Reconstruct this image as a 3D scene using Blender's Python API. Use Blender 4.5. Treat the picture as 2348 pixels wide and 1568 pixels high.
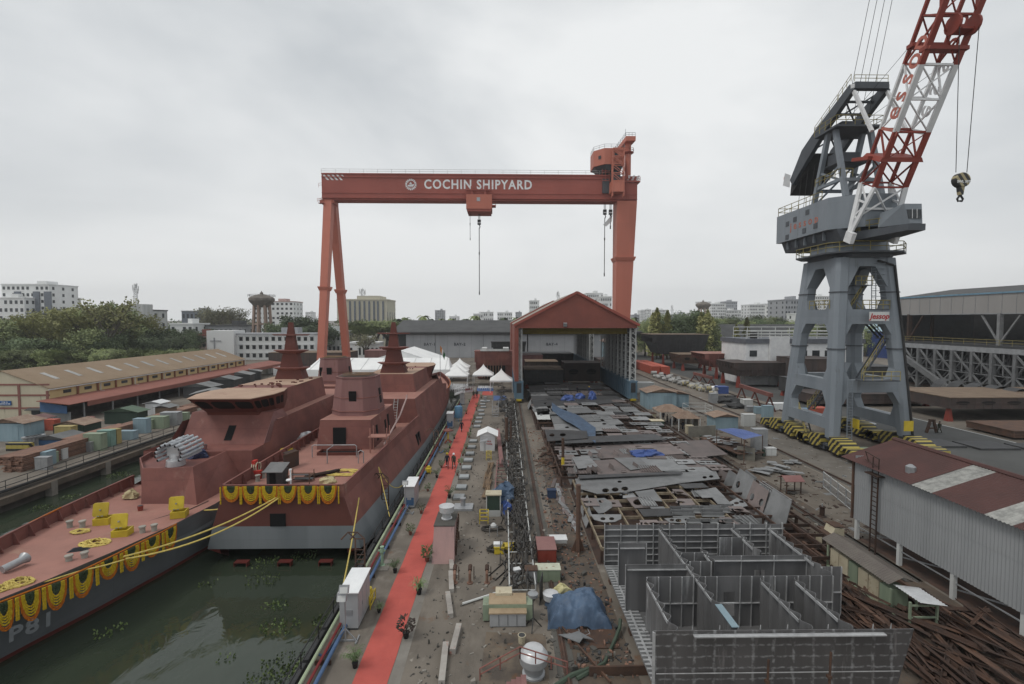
import bpy,bmesh,math,random
from mathutils import Vector,Matrix,Euler
random.seed(7)
R=math.radians
for o in list(bpy.data.objects):bpy.data.objects.remove(o)
scene=bpy.context.scene
COL=scene.collection
# ---------------------------------------------------------------- camera
F,CX,CY,H=1100.0,1173.5,784.0,17.0
cam_d=bpy.data.cameras.new('camera');cam=bpy.data.objects.new('camera',cam_d);COL.objects.link(cam)
cam_d.sensor_width=36;cam_d.lens=36*F/2347;cam_d.clip_start=.5;cam_d.clip_end=9000
cam.location=(0,0,H);cam.rotation_euler=Euler((R(90-2.655),0,R(-0.911)))
scene.camera=cam
# ---------------------------------------------------------------- sky
world=bpy.data.worlds.new("World");scene.world=world;world.use_nodes=True
nt=world.node_tree;N=nt.nodes;L=nt.links;N.clear()
SUN_EL,SUN_AZ=58,-115
out=N.new('ShaderNodeOutputWorld');bg=N.new('ShaderNodeBackground')
sky=N.new('ShaderNodeTexSky');sky.sky_type='NISHITA';sky.sun_disc=False
sky.sun_elevation=R(SUN_EL);sky.sun_rotation=R(SUN_AZ);sky.air_density=1;sky.dust_density=4
skm=N.new('ShaderNodeMixRGB');skm.blend_type='MULTIPLY';skm.inputs[0].default_value=1
skm.inputs[2].default_value=(.06,.06,.06,1);L.new(sky.outputs[0],skm.inputs[1])
tc=N.new('ShaderNodeTexCoord');mp=N.new('ShaderNodeMapping');mp.inputs['Scale'].default_value=(1.1,1.1,2.6)
mp.inputs['Location'].default_value=(.35,.2,.4)
L.new(tc.outputs['Generated'],mp.inputs[0])
n1=N.new('ShaderNodeTexNoise');n1.inputs['Scale'].default_value=1.0;n1.inputs['Detail'].default_value=5;n1.inputs['Roughness'].default_value=.52
n1.inputs['Distortion'].default_value=.3
L.new(mp.outputs[0],n1.inputs[0])
cr=N.new('ShaderNodeValToRGB');cr.color_ramp.elements[0].position=.36;cr.color_ramp.elements[1].position=.64
cr.color_ramp.elements[0].color=(.395,.42,.442,1);cr.color_ramp.elements[1].color=(.655,.667,.67,1)
L.new(n1.outputs[0],cr.inputs[0])
sx=N.new('ShaderNodeSeparateXYZ');L.new(tc.outputs['Generated'],sx.inputs[0])
hz=N.new('ShaderNodeMapRange');hz.inputs[1].default_value=0;hz.inputs[2].default_value=.38;hz.inputs[3].default_value=.6;hz.inputs[4].default_value=0
hz.interpolation_type='SMOOTHSTEP'
L.new(sx.outputs['Z'],hz.inputs[0])
mh=N.new('ShaderNodeMixRGB');mh.inputs[2].default_value=(.61,.618,.618,1)
L.new(hz.outputs[0],mh.inputs[0]);L.new(cr.outputs[0],mh.inputs[1])
ms=N.new('ShaderNodeMixRGB');ms.inputs[0].default_value=.05
L.new(mh.outputs[0],ms.inputs[1]);L.new(skm.outputs[0],ms.inputs[2])
L.new(ms.outputs[0],bg.inputs[0]);bg.inputs[1].default_value=1.0
L.new(bg.outputs[0],out.inputs[0])
# ---------------------------------------------------------------- sun through cloud, exposure
sun_d=bpy.data.lights.new('sun','SUN');sun_d.energy=.9;sun_d.angle=R(16);sun_d.color=(1,.96,.9)
sun=bpy.data.objects.new('sun',sun_d);COL.objects.link(sun)
_az=R(SUN_AZ);_el=R(SUN_EL)
_dir=Vector((math.sin(_az)*math.cos(_el),math.cos(_az)*math.cos(_el),math.sin(_el)))
sun.rotation_euler=_dir.to_track_quat('Z','Y').to_euler();sun.location=(0,0,150)
vs=scene.view_settings;scene.display_settings.display_device='sRGB'
vs.view_transform='Standard';vs.look='None';vs.exposure=.46;vs.gamma=1
scene.cycles.max_bounces=6;scene.cycles.diffuse_bounces=2;scene.cycles.glossy_bounces=2
scene.cycles.transparent_max_bounces=8;scene.cycles.volume_bounces=0
scene.cycles.use_denoising=True
# ---------------------------------------------------------------- pixel (of the 2347 px wide view) -> place
_M=cam.rotation_euler.to_matrix()
def ray(u,v):return _M@Vector(((u-CX)/F,-(v-CY)/F,-1))
def G(u,v,z=0.0):
 d=ray(u,v);t=(z-H)/d.z;return Vector((d.x*t,d.y*t,z))
def P(u,v,Y):
 d=ray(u,v);t=Y/d.y;return Vector((d.x*t,Y,H+d.z*t))
 # ---------------------------------------------------------------- materials
MATS={}
def pm(name,c1,c2=None,sc=1.0,rough=.75,metal=0.0,bump=0.0,streak=0,rand=.12,dirt=None,damt=.5,dsc=None,corr=None,lo=.38,hi=.62,spec=.35):
 if name in MATS:return MATS[name]
 m=bpy.data.materials.new(name);MATS[name]=m;m.use_nodes=True
 t=m.node_tree;n=t.nodes;l=t.links;b=n['Principled BSDF']
 b.inputs['Roughness'].default_value=rough;b.inputs['Metallic'].default_value=metal
 b.inputs['Specular IOR Level'].default_value=spec
 c2=c2 or tuple(x*.78 for x in c1)
 tc=n.new('ShaderNodeTexCoord');mp=n.new('ShaderNodeMapping')
 mp.inputs['Scale'].default_value=(sc,sc,sc/(10 if streak else 1))
 l.new(tc.outputs['Object'],mp.inputs[0])
 nz=n.new('ShaderNodeTexNoise');nz.inputs['Scale'].default_value=1;nz.inputs['Detail'].default_value=8;nz.inputs['Roughness'].default_value=.62
 l.new(mp.outputs[0],nz.inputs[0])
 mr=n.new('ShaderNodeMapRange');mr.inputs[1].default_value=lo;mr.inputs[2].default_value=hi
 l.new(nz.outputs[0],mr.inputs[0])
 mx=n.new('ShaderNodeMixRGB');mx.inputs[1].default_value=(*c1,1);mx.inputs[2].default_value=(*c2,1)
 l.new(mr.outputs[0],mx.inputs[0]);col=mx.outputs[0]
 if dirt:
  mp2=n.new('ShaderNodeMapping');ds=dsc or sc*2.3
  mp2.inputs['Scale'].default_value=(ds,ds,ds/(8 if streak else 1));mp2.inputs['Location'].default_value=(3.1,7.7,1.3)
  l.new(tc.outputs['Object'],mp2.inputs[0])
  nz2=n.new('ShaderNodeTexNoise');nz2.inputs['Scale'].default_value=1;nz2.inputs['Detail'].default_value=9;nz2.inputs['Roughness'].default_value=.68
  l.new(mp2.outputs[0],nz2.inputs[0])
  mr2=n.new('ShaderNodeMapRange');mr2.inputs[1].default_value=.72-.3*damt;mr2.inputs[2].default_value=.82-.24*damt
  l.new(nz2.outputs[0],mr2.inputs[0])
  mx2=n.new('ShaderNodeMixRGB');mx2.inputs[2].default_value=(*dirt,1)
  l.new(col,mx2.inputs[1]);l.new(mr2.outputs[0],mx2.inputs[0]);col=mx2.outputs[0]
 if rand:
  oi=n.new('ShaderNodeObjectInfo');rr=n.new('ShaderNodeMapRange');rr.inputs[3].default_value=1-rand;rr.inputs[4].default_value=1+rand
  l.new(oi.outputs['Random'],rr.inputs[0])
  mm=n.new('ShaderNodeVectorMath');mm.operation='SCALE'
  l.new(col,mm.inputs[0]);l.new(rr.outputs[0],mm.inputs['Scale']);col=mm.outputs[0]
 l.new(col,b.inputs['Base Color'])
 hgt=None
 if corr:
  ax,fr,st=corr
  wv=n.new('ShaderNodeTexWave');wv.bands_direction=ax;wv.inputs['Scale'].default_value=fr;wv.inputs['Distortion'].default_value=0
  l.new(tc.outputs['Object'],wv.inputs[0])
  bp=n.new('ShaderNodeBump');bp.inputs['Strength'].default_value=st;bp.inputs['Distance'].default_value=.05
  l.new(wv.outputs[1],bp.inputs['Height']);hgt=bp
 if bump:
  nb=n.new('ShaderNodeTexNoise');nb.inputs['Scale'].default_value=sc*6;nb.inputs['Detail'].default_value=5
  l.new(tc.outputs['Object'],nb.inputs[0])
  bp=n.new('ShaderNodeBump');bp.inputs['Strength'].default_value=bump;bp.inputs['Distance'].default_value=.05
  l.new(nb.outputs[0],bp.inputs['Height'])
  if hgt:l.new(hgt.outputs[0],bp.inputs['Normal'])
  hgt=bp
 if hgt:l.new(hgt.outputs[0],b.inputs['Normal'])
 return m
primer=pm('red_primer',(.225,.09,.074),(.17,.068,.058),.35,.7,dirt=(.27,.155,.125),damt=.42,dsc=.45,bump=.05,rand=0,lo=.42,hi=.58)
primer_d=pm('red_primer_dark',(.125,.036,.026),(.10,.032,.025),.5,.65,dirt=(.16,.06,.045),damt=.3,rand=0)
primer_p=pm('pinkish_primer',(.25,.13,.12),(.205,.10,.095),.5,.7,dirt=(.15,.06,.05),damt=.3,streak=1,rand=0)
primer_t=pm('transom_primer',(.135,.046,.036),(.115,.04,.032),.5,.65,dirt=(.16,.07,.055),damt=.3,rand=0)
deckred=pm('deck_primer',(.335,.165,.132),(.285,.142,.114),.6,.8,dirt=(.34,.22,.16),damt=.5,dsc=.35,rand=0)
roofdeck=pm('dusty_roof',(.42,.295,.215),(.36,.245,.18),.5,.85,dirt=(.27,.15,.11),damt=.5,dsc=.4,rand=0)
hullgrey=pm('hull_grey',(.20,.215,.225),(.165,.18,.19),.5,.55,rand=0,dirt=(.12,.13,.135),damt=.3,streak=1)
hulldark=pm('hull_dark_grey',(.15,.16,.17),(.125,.135,.143),.4,.55,rand=0,dirt=(.14,.145,.15),damt=.3)
antifoul=pm('antifoul_red',(.11,.02,.016),(.08,.018,.015),1,.6,rand=0)
def panels(m,w,h,dark=.82):
 t=m.node_tree;n=t.nodes;l=t.links;b=n['Principled BSDF'];src=b.inputs['Base Color'].links[0].from_socket
 tc=n.new('ShaderNodeTexCoord');sp=n.new('ShaderNodeSeparateXYZ');l.new(tc.outputs['Object'],sp.inputs[0])
 ad=n.new('ShaderNodeMath');ad.operation='ADD';l.new(sp.outputs['X'],ad.inputs[0]);l.new(sp.outputs['Y'],ad.inputs[1])
 cb=n.new('ShaderNodeCombineXYZ');l.new(ad.outputs[0],cb.inputs[0]);l.new(sp.outputs['Z'],cb.inputs[1])
 br=n.new('ShaderNodeTexBrick');br.inputs['Scale'].default_value=1;br.inputs['Brick Width'].default_value=w;br.inputs['Row Height'].default_value=h;br.inputs['Mortar Size'].default_value=.03;br.inputs['Mortar Smooth'].default_value=.6
 br.inputs['Color1'].default_value=(1,1,1,1);br.inputs['Color2'].default_value=(.91,.92,.92,1);br.inputs['Mortar'].default_value=(dark,dark,dark,1);l.new(cb.outputs[0],br.inputs['Vector'])
 x=n.new('ShaderNodeMixRGB');x.blend_type='MULTIPLY';x.inputs[0].default_value=1;l.new(src,x.inputs[1]);l.new(br.outputs[0],x.inputs[2]);l.new(x.outputs[0],b.inputs['Base Color'])
doorm_=pm('bay_door_grey',(.43,.445,.465),(.38,.395,.415),.15,.6,rand=.03,dirt=(.2,.21,.22),damt=.2,streak=1)
black=pm('open_black',(.006,.006,.007),rough=.9,rand=0)
crane_o=pm('crane_orange',(.47,.155,.105),(.42,.135,.092),.12,.6,rand=0,dirt=(.36,.12,.085),damt=.35,streak=1)
crane_r=pm('crane_beam_red',(.33,.088,.066),(.29,.076,.057),.12,.6,rand=0)
crane_g=pm('crane_grey',(.225,.252,.28),(.185,.21,.235),.35,.55,rand=0,dirt=(.10,.105,.11),damt=.35,streak=1)
crane_dk=pm('crane_dark_grey',(.075,.085,.097),(.06,.066,.075),.5,.55,rand=0)
jib_red=pm('jib_red',(.26,.05,.034),(.22,.045,.032),.5,.6,rand=0)
white=pm('white_paint',(.72,.73,.73),(.62,.63,.64),.8,.55)
whiteold=pm('old_white',(.55,.56,.55),(.42,.43,.42),.5,.7,dirt=(.2,.19,.17),damt=.4,streak=1)
cream=pm('cream_wall',(.52,.47,.36),(.44,.40,.30),.4,.85,dirt=(.16,.14,.11),damt=.42,streak=1)
yellowwall=pm('yellow_wall',(.55,.44,.23),(.48,.37,.18),.4,.85,dirt=(.2,.15,.08),damt=.3,streak=1)
yellow=pm('yellow_paint',(.55,.42,.035),(.46,.34,.03),1.5,.5,dirt=(.2,.12,.04),damt=.3)
yrail=pm('yellow_rail',(.28,.235,.085),(.22,.185,.07),2,.6)
blackp=pm('black_paint',(.02,.02,.021),(.03,.03,.03),1,.6)
galv=pm('galvanised',(.36,.37,.38),(.28,.29,.30),1.2,.4,metal=.35)
silver=pm('silver_paint',(.62,.63,.64),(.5,.51,.52),1.4,.35,metal=.3)
rust=pm('rusty_steel',(.11,.062,.042),(.068,.045,.036),1.2,.85,dirt=(.17,.09,.05),damt=.4,rand=.3)
rustd=pm('dark_rust',(.075,.042,.03),(.045,.032,.027),1.2,.85,dirt=(.13,.065,.035),damt=.35,rand=.3)
steel=pm('mill_steel',(.25,.255,.258),(.185,.19,.192),.7,.5,metal=.25,dirt=(.12,.085,.065),damt=.35,dsc=.6,rand=.25)
steel_p=pm('primed_plate',(.185,.15,.142),(.14,.12,.115),.7,.7,dirt=(.10,.06,.045),damt=.35,rand=.25)
steeldk=pm('dark_steel',(.055,.057,.06),(.042,.042,.043),.7,.6,dirt=(.09,.065,.05),damt=.4,rand=.2)
brownblk=pm('brown_block',(.085,.062,.055),(.06,.05,.048),.4,.75,dirt=(.13,.07,.05),damt=.45,streak=1,rand=.2)
wood=pm('timber',(.30,.20,.12),(.22,.14,.09),1.5,.85,rand=.2)
plank=pm('reddish_plank',(.24,.135,.095),(.17,.10,.075),1.5,.85,rand=.25)
concrete=pm('concrete',(.235,.22,.195),(.18,.165,.145),.6,.9,dirt=(.11,.10,.085),damt=.4,bump=.15)
concdark=pm('wet_concrete',(.10,.095,.085),(.07,.067,.06),.5,.9,dirt=(.15,.13,.11),damt=.35,streak=1)
blue_l=pm('pale_blue_paint',(.25,.34,.385),(.19,.27,.31),.8,.65,dirt=(.18,.11,.07),damt=.35,streak=1)
blue_s=pm('shelter_blue',(.115,.185,.245),(.09,.15,.20),.4,.6,rand=0,dirt=(.05,.08,.11),damt=.3,streak=1)
blue_t=pm('blue_tank',(.12,.27,.42),(.09,.21,.34),.8,.45)
blue_tarp=pm('blue_tarp',(.055,.10,.30),(.04,.075,.22),2,.5,bump=.3)
navy_tarp=pm('worn_blue_tarp',(.075,.12,.19),(.055,.085,.135),1.2,.55,bump=.3,dirt=(.12,.13,.15),damt=.3)
green_l=pm('pale_green_paint',(.26,.31,.22),(.2,.25,.18),.8,.65,dirt=(.16,.13,.08),damt=.35,streak=1)
green_d=pm('dark_green_paint',(.035,.06,.045),(.03,.05,.038),.8,.7,dirt=(.08,.07,.05),damt=.3)
beige=pm('beige_paint',(.50,.45,.33),(.40,.35,.25),.8,.7,dirt=(.2,.12,.07),damt=.45)
tent=pm('tent_fabric',(.82,.83,.82),(.74,.75,.75),.3,.6,rand=.02)
carpet_m=pm('red_carpet',(.47,.10,.08),(.40,.085,.07),.5,.95,rand=0,dirt=(.33,.085,.07),damt=.42,dsc=1.6,bump=.3)
hose_m=pm('black_hose',(.022,.021,.02),(.05,.045,.04),2,.6,rand=.4)
orange_m=pm('marigold_orange',(.55,.17,.012),(.45,.12,.01),8,.9,bump=1,rand=.05)
yflower=pm('marigold_yellow',(.62,.44,.02),(.52,.34,.015),8,.9,bump=1,rand=.05)
leafdark=pm('garland_leaf',(.04,.06,.028),(.055,.075,.035),8,.9,bump=1)
yrope=pm('yellow_rope',(.62,.50,.15),(.5,.38,.10),5,.8,rand=.1)
tarroof=pm('dark_sheet_roof',(.075,.077,.078),(.055,.056,.057),.25,.9,rand=.15,dirt=(.13,.125,.12),damt=.3)
redroof=pm('red_sheet',(.24,.075,.055),(.20,.065,.05),.3,.7,rand=0,corr=('X',2.2,.5))
glass_d=pm('dark_window',(.03,.034,.038),(.045,.05,.055),2,.15,rand=.3)
asphalt=pm('asphalt',(.085,.087,.085),(.07,.071,.069),.25,.9,rand=0,bump=.1)
panels(primer,4.3,1.9);panels(hullgrey,5.5,1.6,.88);panels(hulldark,5.5,1.3,.88);panels(primer_p,1.6,2.1,.9);panels(crane_g,3.1,2.9,.9);panels(crane_r,9.0,4.1,.88);panels(crane_o,7.0,6.1,.88);panels(brownblk,2.2,1.7,.8);panels(doorm_,3.2,2.6,.93)
# ---------------------------------------------------------------- mesh builder
class MB:
 def __init__(s):s.v=[];s.f=[];s.m=[];s.cur=0
 def mat(s,i):s.cur=i;return s
 def add(s,vs,fs):
  n=len(s.v);s.v+=[tuple(p)for p in vs];s.f+=[tuple(n+i for i in f)for f in fs];s.m+=[s.cur]*len(fs);return s
 def hexa(s,b,t):
  return s.add(list(b)+list(t),[(3,2,1,0),(4,5,6,7),(0,1,5,4),(1,2,6,5),(2,3,7,6),(3,0,4,7)])
 def box(s,a,b):
  (x0,y0,z0),(x1,y1,z1)=a,b
  return s.hexa([(x0,y0,z0),(x1,y0,z0),(x1,y1,z0),(x0,y1,z0)],[(x0,y0,z1),(x1,y0,z1),(x1,y1,z1),(x0,y1,z1)])
 def cb(s,c,sz,rz=0,rx=0,ry=0):
  M=Euler((rx,ry,rz)).to_matrix();c=Vector(c);h=[x/2 for x in sz]
  q=[c+M@Vector((a*h[0],b*h[1],d*h[2]))for d in(-1,1)for a,b in((-1,-1),(1,-1),(1,1),(-1,1))]
  return s.hexa(q[:4],q[4:])
 def bar(s,p,q,w,h=None,up=(0,0,1)):
  p=Vector(p);q=Vector(q);d=(q-p)
  if d.length<1e-6:return s
  d.normalize();h=h or w;u=Vector(up)
  if abs(d.dot(u))>.98:u=Vector((0,1,0))
  a=d.cross(u).normalized()*w/2;b=a.cross(d).normalized()*h/2
  return s.hexa([p-a-b,p+a-b,p+a+b,p-a+b],[q-a-b,q+a-b,q+a+b,q-a+b])
 def taper(s,p,q,w0,d0,w1,d1):
  p=Vector(p);q=Vector(q)
  c=lambda o,w,d:[o+Vector((x*w/2,y*d/2,0))for x,y in((-1,-1),(1,-1),(1,1),(-1,1))]
  return s.hexa(c(p,w0,d0),c(q,w1,d1))
 def tube(s,pts,r,n=6,cap=True):
  pts=[Vector(p)for p in pts];k=len(pts)
  rs=r if isinstance(r,(list,tuple))else[r]*k
  rings=[];pa=None
  for i,p in enumerate(pts):
   d=(pts[min(i+1,k-1)]-pts[max(i-1,0)])
   if d.length<1e-9:d=Vector((0,0,1))
   d.normalize()
   if pa is None:
    u=Vector((0,0,1))if abs(d.z)<.9 else Vector((1,0,0))
    pa=d.cross(u).normalized()
   else:
    pa=(pa-d*pa.dot(d))
    pa=pa.normalized()if pa.length>1e-6 else d.orthogonal().normalized()
   b=d.cross(pa)
   rings.append([p+(pa*math.cos(2*math.pi*j/n)+b*math.sin(2*math.pi*j/n))*rs[i]for j in range(n)])
  return s.loft(rings,cap)
 def loft(s,rings,cap=True,close=True):
  n=len(rings[0]);vs=[p for r in rings for p in r];fs=[]
  for i in range(len(rings)-1):
   for j in range(n if close else n-1):
    a=i*n+j;b=i*n+(j+1)%n;fs.append((a,b,b+n,a+n))
  if cap and close:
   fs.append(tuple(range(n-1,-1,-1)));k=(len(rings)-1)*n;fs.append(tuple(k+j for j in range(n)))
  return s.add(vs,fs)
 def lathe(s,prof,c=(0,0,0),n=14,cap=True):
  c=Vector(c)
  return s.loft([[c+Vector((r*math.cos(2*math.pi*j/n),r*math.sin(2*math.pi*j/n),z))for j in range(n)]for r,z in prof],cap)
 def prism(s,poly,z0,z1):
  return s.loft([[(x,y,z0)for x,y in poly],[(x,y,z1)for x,y in poly]])
 def quad(s,*p):return s.add(p,[tuple(range(len(p)))])
 def plate(s,pts,t):
  pts=[Vector(p)for p in pts];n=(pts[1]-pts[0]).cross(pts[2]-pts[1])
  if n.length<1e-9:n=Vector((0,0,1))
  n=n.normalized()*t;return s.loft([pts,[p+n for p in pts]])
 def build(s,name,mat,parent=None,w=False,smooth=False,label=None,cat=None,group=None,kind=None,loc=None,rz=0,rot=None):
  me=bpy.data.meshes.new(name);me.from_pydata(s.v,[],s.f)
  for m in(mat if isinstance(mat,(list,tuple))else[mat]):me.materials.append(m)
  if any(s.m):me.polygons.foreach_set('material_index',s.m)
  bm=bmesh.new();bm.from_mesh(me);bmesh.ops.recalc_face_normals(bm,faces=bm.faces);bm.to_mesh(me);bm.free()
  if smooth:
   me.polygons.foreach_set('use_smooth',[True]*len(me.polygons))
   try:me.set_sharp_from_angle(angle=R(38))
   except Exception:pass
  o=bpy.data.objects.new(name,me);COL.objects.link(o)
  if parent is not None:
   o.parent=parent
   if w:
    q=parent;off=Vector((0,0,0))
    while q is not None:off+=q.location;q=q.parent
    o.location=-off
  if loc is not None:o.location=loc
  if rz:o.rotation_euler=(0,0,rz)
  if rot:o.rotation_euler=rot
  return tag(o,label,cat,group,kind)
def tag(o,label=None,cat=None,group=None,kind=None):
 if label:o['label']=label
 if cat and not kind:kind='thing'
 if cat:o['category']=cat
 if group:o['group']=group
 if kind:o['kind']=kind
 return o
def thing(name,label,cat,loc=(0,0,0),rz=0,group=None):
 o=bpy.data.objects.new(name,None);o.empty_display_size=.3;COL.objects.link(o)
 o.location=loc;o.rotation_euler=(0,0,rz);return tag(o,label,cat,group)
def dup(root,loc=None,rz=None,label=None,group=None,scale=None):
 def cp(o,par):
  c=o.copy();COL.objects.link(c);c.parent=par
  for ch in list(o.children):cp(ch,c)
  return c
 r=cp(root,None)
 if loc is not None:r.location=loc
 if rz is not None:r.rotation_euler=(0,0,rz)
 if scale is not None:r.scale=scale if isinstance(scale,tuple)else(scale,)*3
 if label:r['label']=label
 if group:r['group']=group
 return r
def textobj(txt,size,mat,parent,M,name='lettering',bold=0.0,depth=.02,spacing=1.0,align='CENTER',shear=0):
 cu=bpy.data.curves.new('t','FONT');cu.body=txt;cu.size=size;cu.extrude=depth/2;cu.offset=bold;cu.space_character=spacing
 cu.align_x=align;cu.align_y='CENTER';cu.shear=shear;cu.resolution_u=3
 t=bpy.data.objects.new('t',cu);COL.objects.link(t)
 me=bpy.data.meshes.new_from_object(t);bpy.data.objects.remove(t);bpy.data.curves.remove(cu)
 me.materials.clear();me.materials.append(mat)
 me.transform(M)
 o=bpy.data.objects.new(name,me);COL.objects.link(o);o.parent=parent
 q=parent;off=Vector((0,0,0))
 while q is not None:off+=q.location;q=q.parent
 o.location=-off
 return o
def frameM(o,x,y):
 x=Vector(x).normalized();y=Vector(y);z=x.cross(y).normalized();y=z.cross(x)
 return Matrix(((x.x,y.x,z.x,o[0]),(x.y,y.y,z.y,o[1]),(x.z,y.z,z.z,o[2]),(0,0,0,1)))
def railing(m,pts,h=1.0,r=.025,step=1.8,mids=1,n=4):
 pts=[Vector(p)for p in pts]
 for a,b in zip(pts,pts[1:]):
  k=max(1,round((b-a).length/step))
  for i in range(k+1):
   p=a.lerp(b,i/k);m.tube([p,p+Vector((0,0,h))],r,n)
  for j in range(mids+1):
   z=Vector((0,0,h*(j+1)/(mids+1)));m.tube([a+z,b+z],r,n)
 return m
def sag(p,q,d,n=14):
 p=Vector(p);q=Vector(q);return[p.lerp(q,i/n)-Vector((0,0,d*4*(i/n)*(1-i/n)))for i in range(n+1)]
ORD='first second third fourth fifth sixth seventh eighth ninth tenth eleventh twelfth thirteenth fourteenth fifteenth sixteenth seventeenth eighteenth nineteenth twentieth'.split()
ORD+=['twenty-'+o for o in ORD[:9]]+['thirtieth']+['thirty-'+o for o in ORD[:9]]+['fortieth']+['forty-'+o for o in ORD[:9]]
# ---------------------------------------------------------------- ground, basin, water
QR,QL,YB=-9.6,-49.0,124.0
def ground_mat():
 m=pm('yard_ground',(.190,.166,.138),(.128,.112,.094),.16,.92,rand=0,dirt=(.24,.215,.185),damt=.42,dsc=.55,bump=.25)
 t=m.node_tree;n=t.nodes;l=t.links;b=n['Principled BSDF']
 src=b.inputs['Base Color'].links[0].from_socket
 tc=n.new('ShaderNodeTexCoord')
 def layer(src,sc,a,bb,colr,seed):
  mp=n.new('ShaderNodeMapping');mp.inputs['Scale'].default_value=sc;mp.inputs['Location'].default_value=(seed,seed*2,0)
  l.new(tc.outputs['Object'],mp.inputs[0])
  z=n.new('ShaderNodeTexNoise');z.inputs['Scale'].default_value=1;z.inputs['Detail'].default_value=9;z.inputs['Roughness'].default_value=.65
  l.new(mp.outputs[0],z.inputs[0])
  r=n.new('ShaderNodeMapRange');r.inputs[1].default_value=a;r.inputs[2].default_value=bb
  l.new(z.outputs[0],r.inputs[0])
  x=n.new('ShaderNodeMixRGB');x.inputs[2].default_value=(*colr,1);l.new(src,x.inputs[1]);l.new(r.outputs[0],x.inputs[0])
  return x.outputs[0]
 src=layer(src,(.35,.12,1),.52,.68,(.085,.072,.060),4)
 src=layer(src,(.5,.5,1),.60,.70,(.15,.085,.05),9)
 src=layer(src,(1.6,1.6,1),.66,.72,(.34,.31,.27),14)
 l.new(src,b.inputs['Base Color']);return m
g=MB()
g.quad((QR,-120,0),(5000,-120,0),(5000,7000,0),(QR,7000,0))
g.quad((-5000,YB,0),(QR,YB,0),(QR,7000,0),(-5000,7000,0))
g.quad((-5000,-120,0),(QL,-120,0),(QL,YB,0),(-5000,YB,0))
g.build('ground',ground_mat(),kind='structure')
wq=MB();wq.box((QR,-120,-8),(QR+1.2,YB,-.004));wq.build('quay_wall',concdark,kind='structure')
wq=MB();wq.box((QL-1.2,-120,-8),(QL,YB,-.004));wq.build('quay_wall',concdark,kind='structure')
wq=MB();wq.box((QL,YB,-8),(QR,YB+1.2,-.004));wq.build('quay_wall',concdark,kind='structure')
wm=pm('dock_water',(.030,.040,.027),(.037,.048,.032),.2,.045,rand=0,spec=.5)
_n=wm.node_tree.nodes;_l=wm.node_tree.links
_tc=_n.new('ShaderNodeTexCoord');_mp=_n.new('ShaderNodeMapping');_mp.inputs['Scale'].default_value=(1.2,.8,1)
_l.new(_tc.outputs['Object'],_mp.inputs[0])
_nz=_n.new('ShaderNodeTexNoise');_nz.inputs['Scale'].default_value=.8;_nz.inputs['Detail'].default_value=3;_nz.inputs['Distortion'].default_value=.8
_l.new(_mp.outputs[0],_nz.inputs[0])
_b=_n.new('ShaderNodeBump');_b.inputs['Strength'].default_value=.10;_b.inputs['Distance'].default_value=.25
_l.new(_nz.outputs[0],_b.inputs['Height']);_l.new(_b.outputs[0],_n['Principled BSDF'].inputs['Normal'])
WZ=-1.8
w_=MB();w_.quad((QL,-120,WZ),(QR,-120,WZ),(QR,YB,WZ),(QL,YB,WZ));w_.build('water',wm,kind='structure')
r_=MB();r_.quad((54,-60,.004),(71,-60,.004),(71,230,.004),(54,230,.004));r_.build('road',asphalt,kind='structure')
r_=MB();r_.quad((28,38,.004),(34.9,38,.004),(34.9,190,.004),(28,190,.004));r_.build('concrete_path',pm('worn_slab',(.155,.135,.112),(.115,.098,.08),.3,.9,rand=0,dirt=(.09,.065,.05),damt=.45,dsc=.5,bump=.2),kind='structure')
r_=MB();r_.quad((36.5,38,.004),(41.0,38,.004),(41.0,230,.004),(36.5,230,.004));r_.build('concrete_path',pm('grey_slab',(.165,.152,.135),(.12,.108,.093),.3,.9,rand=0,dirt=(.085,.07,.058),damt=.42,dsc=.6,bump=.2),kind='structure')
r_=MB();r_.quad((70.6,-60,.008),(70.85,-60,.008),(70.85,230,.008),(70.6,230,.008));r_.build('road_marking',whiteold,kind='structure')
# concrete shoulder strip beside the carpet
r_=MB();r_.quad((-5.45,-20,.004),(-4.9,-20,.004),(-4.9,60,.004),(-5.45,60,.004));r_.build('concrete_path',concrete,kind='structure')
# crane rails set in concrete strips
for i,(x,y0,y1,lab)in enumerate(((3.0,6,250,'rusty shelter rail between the hose rack and the steel plates'),(26.5,30,250,'rusty shelter rail along the outer edge of the steel plates'),(35.7,30,250,'worn crane rail in the slabs between the plate yard and the grey crane'),(41.8,30,250,'rail under the near bogies of the grey crane'),(51.8,30,250,'rail under the far bogies of the grey crane'),(-56.6,60,250,'gantry crane rail on the far quay behind the cabinets'))):
 t=thing('crane_rail',lab,'rail',(x,y0,0))
 m=MB();m.box((x-.45,y0,0),(x+.45,y1,.03));m.build('rail_bed',concdark,t,w=True)
 m=MB();m.box((x-.16,y0,.03),(x+.16,y1,.07));m.box((x-.05,y0,.07),(x+.05,y1,.17));m.build('rail_head',rustd,t,w=True)
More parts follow.
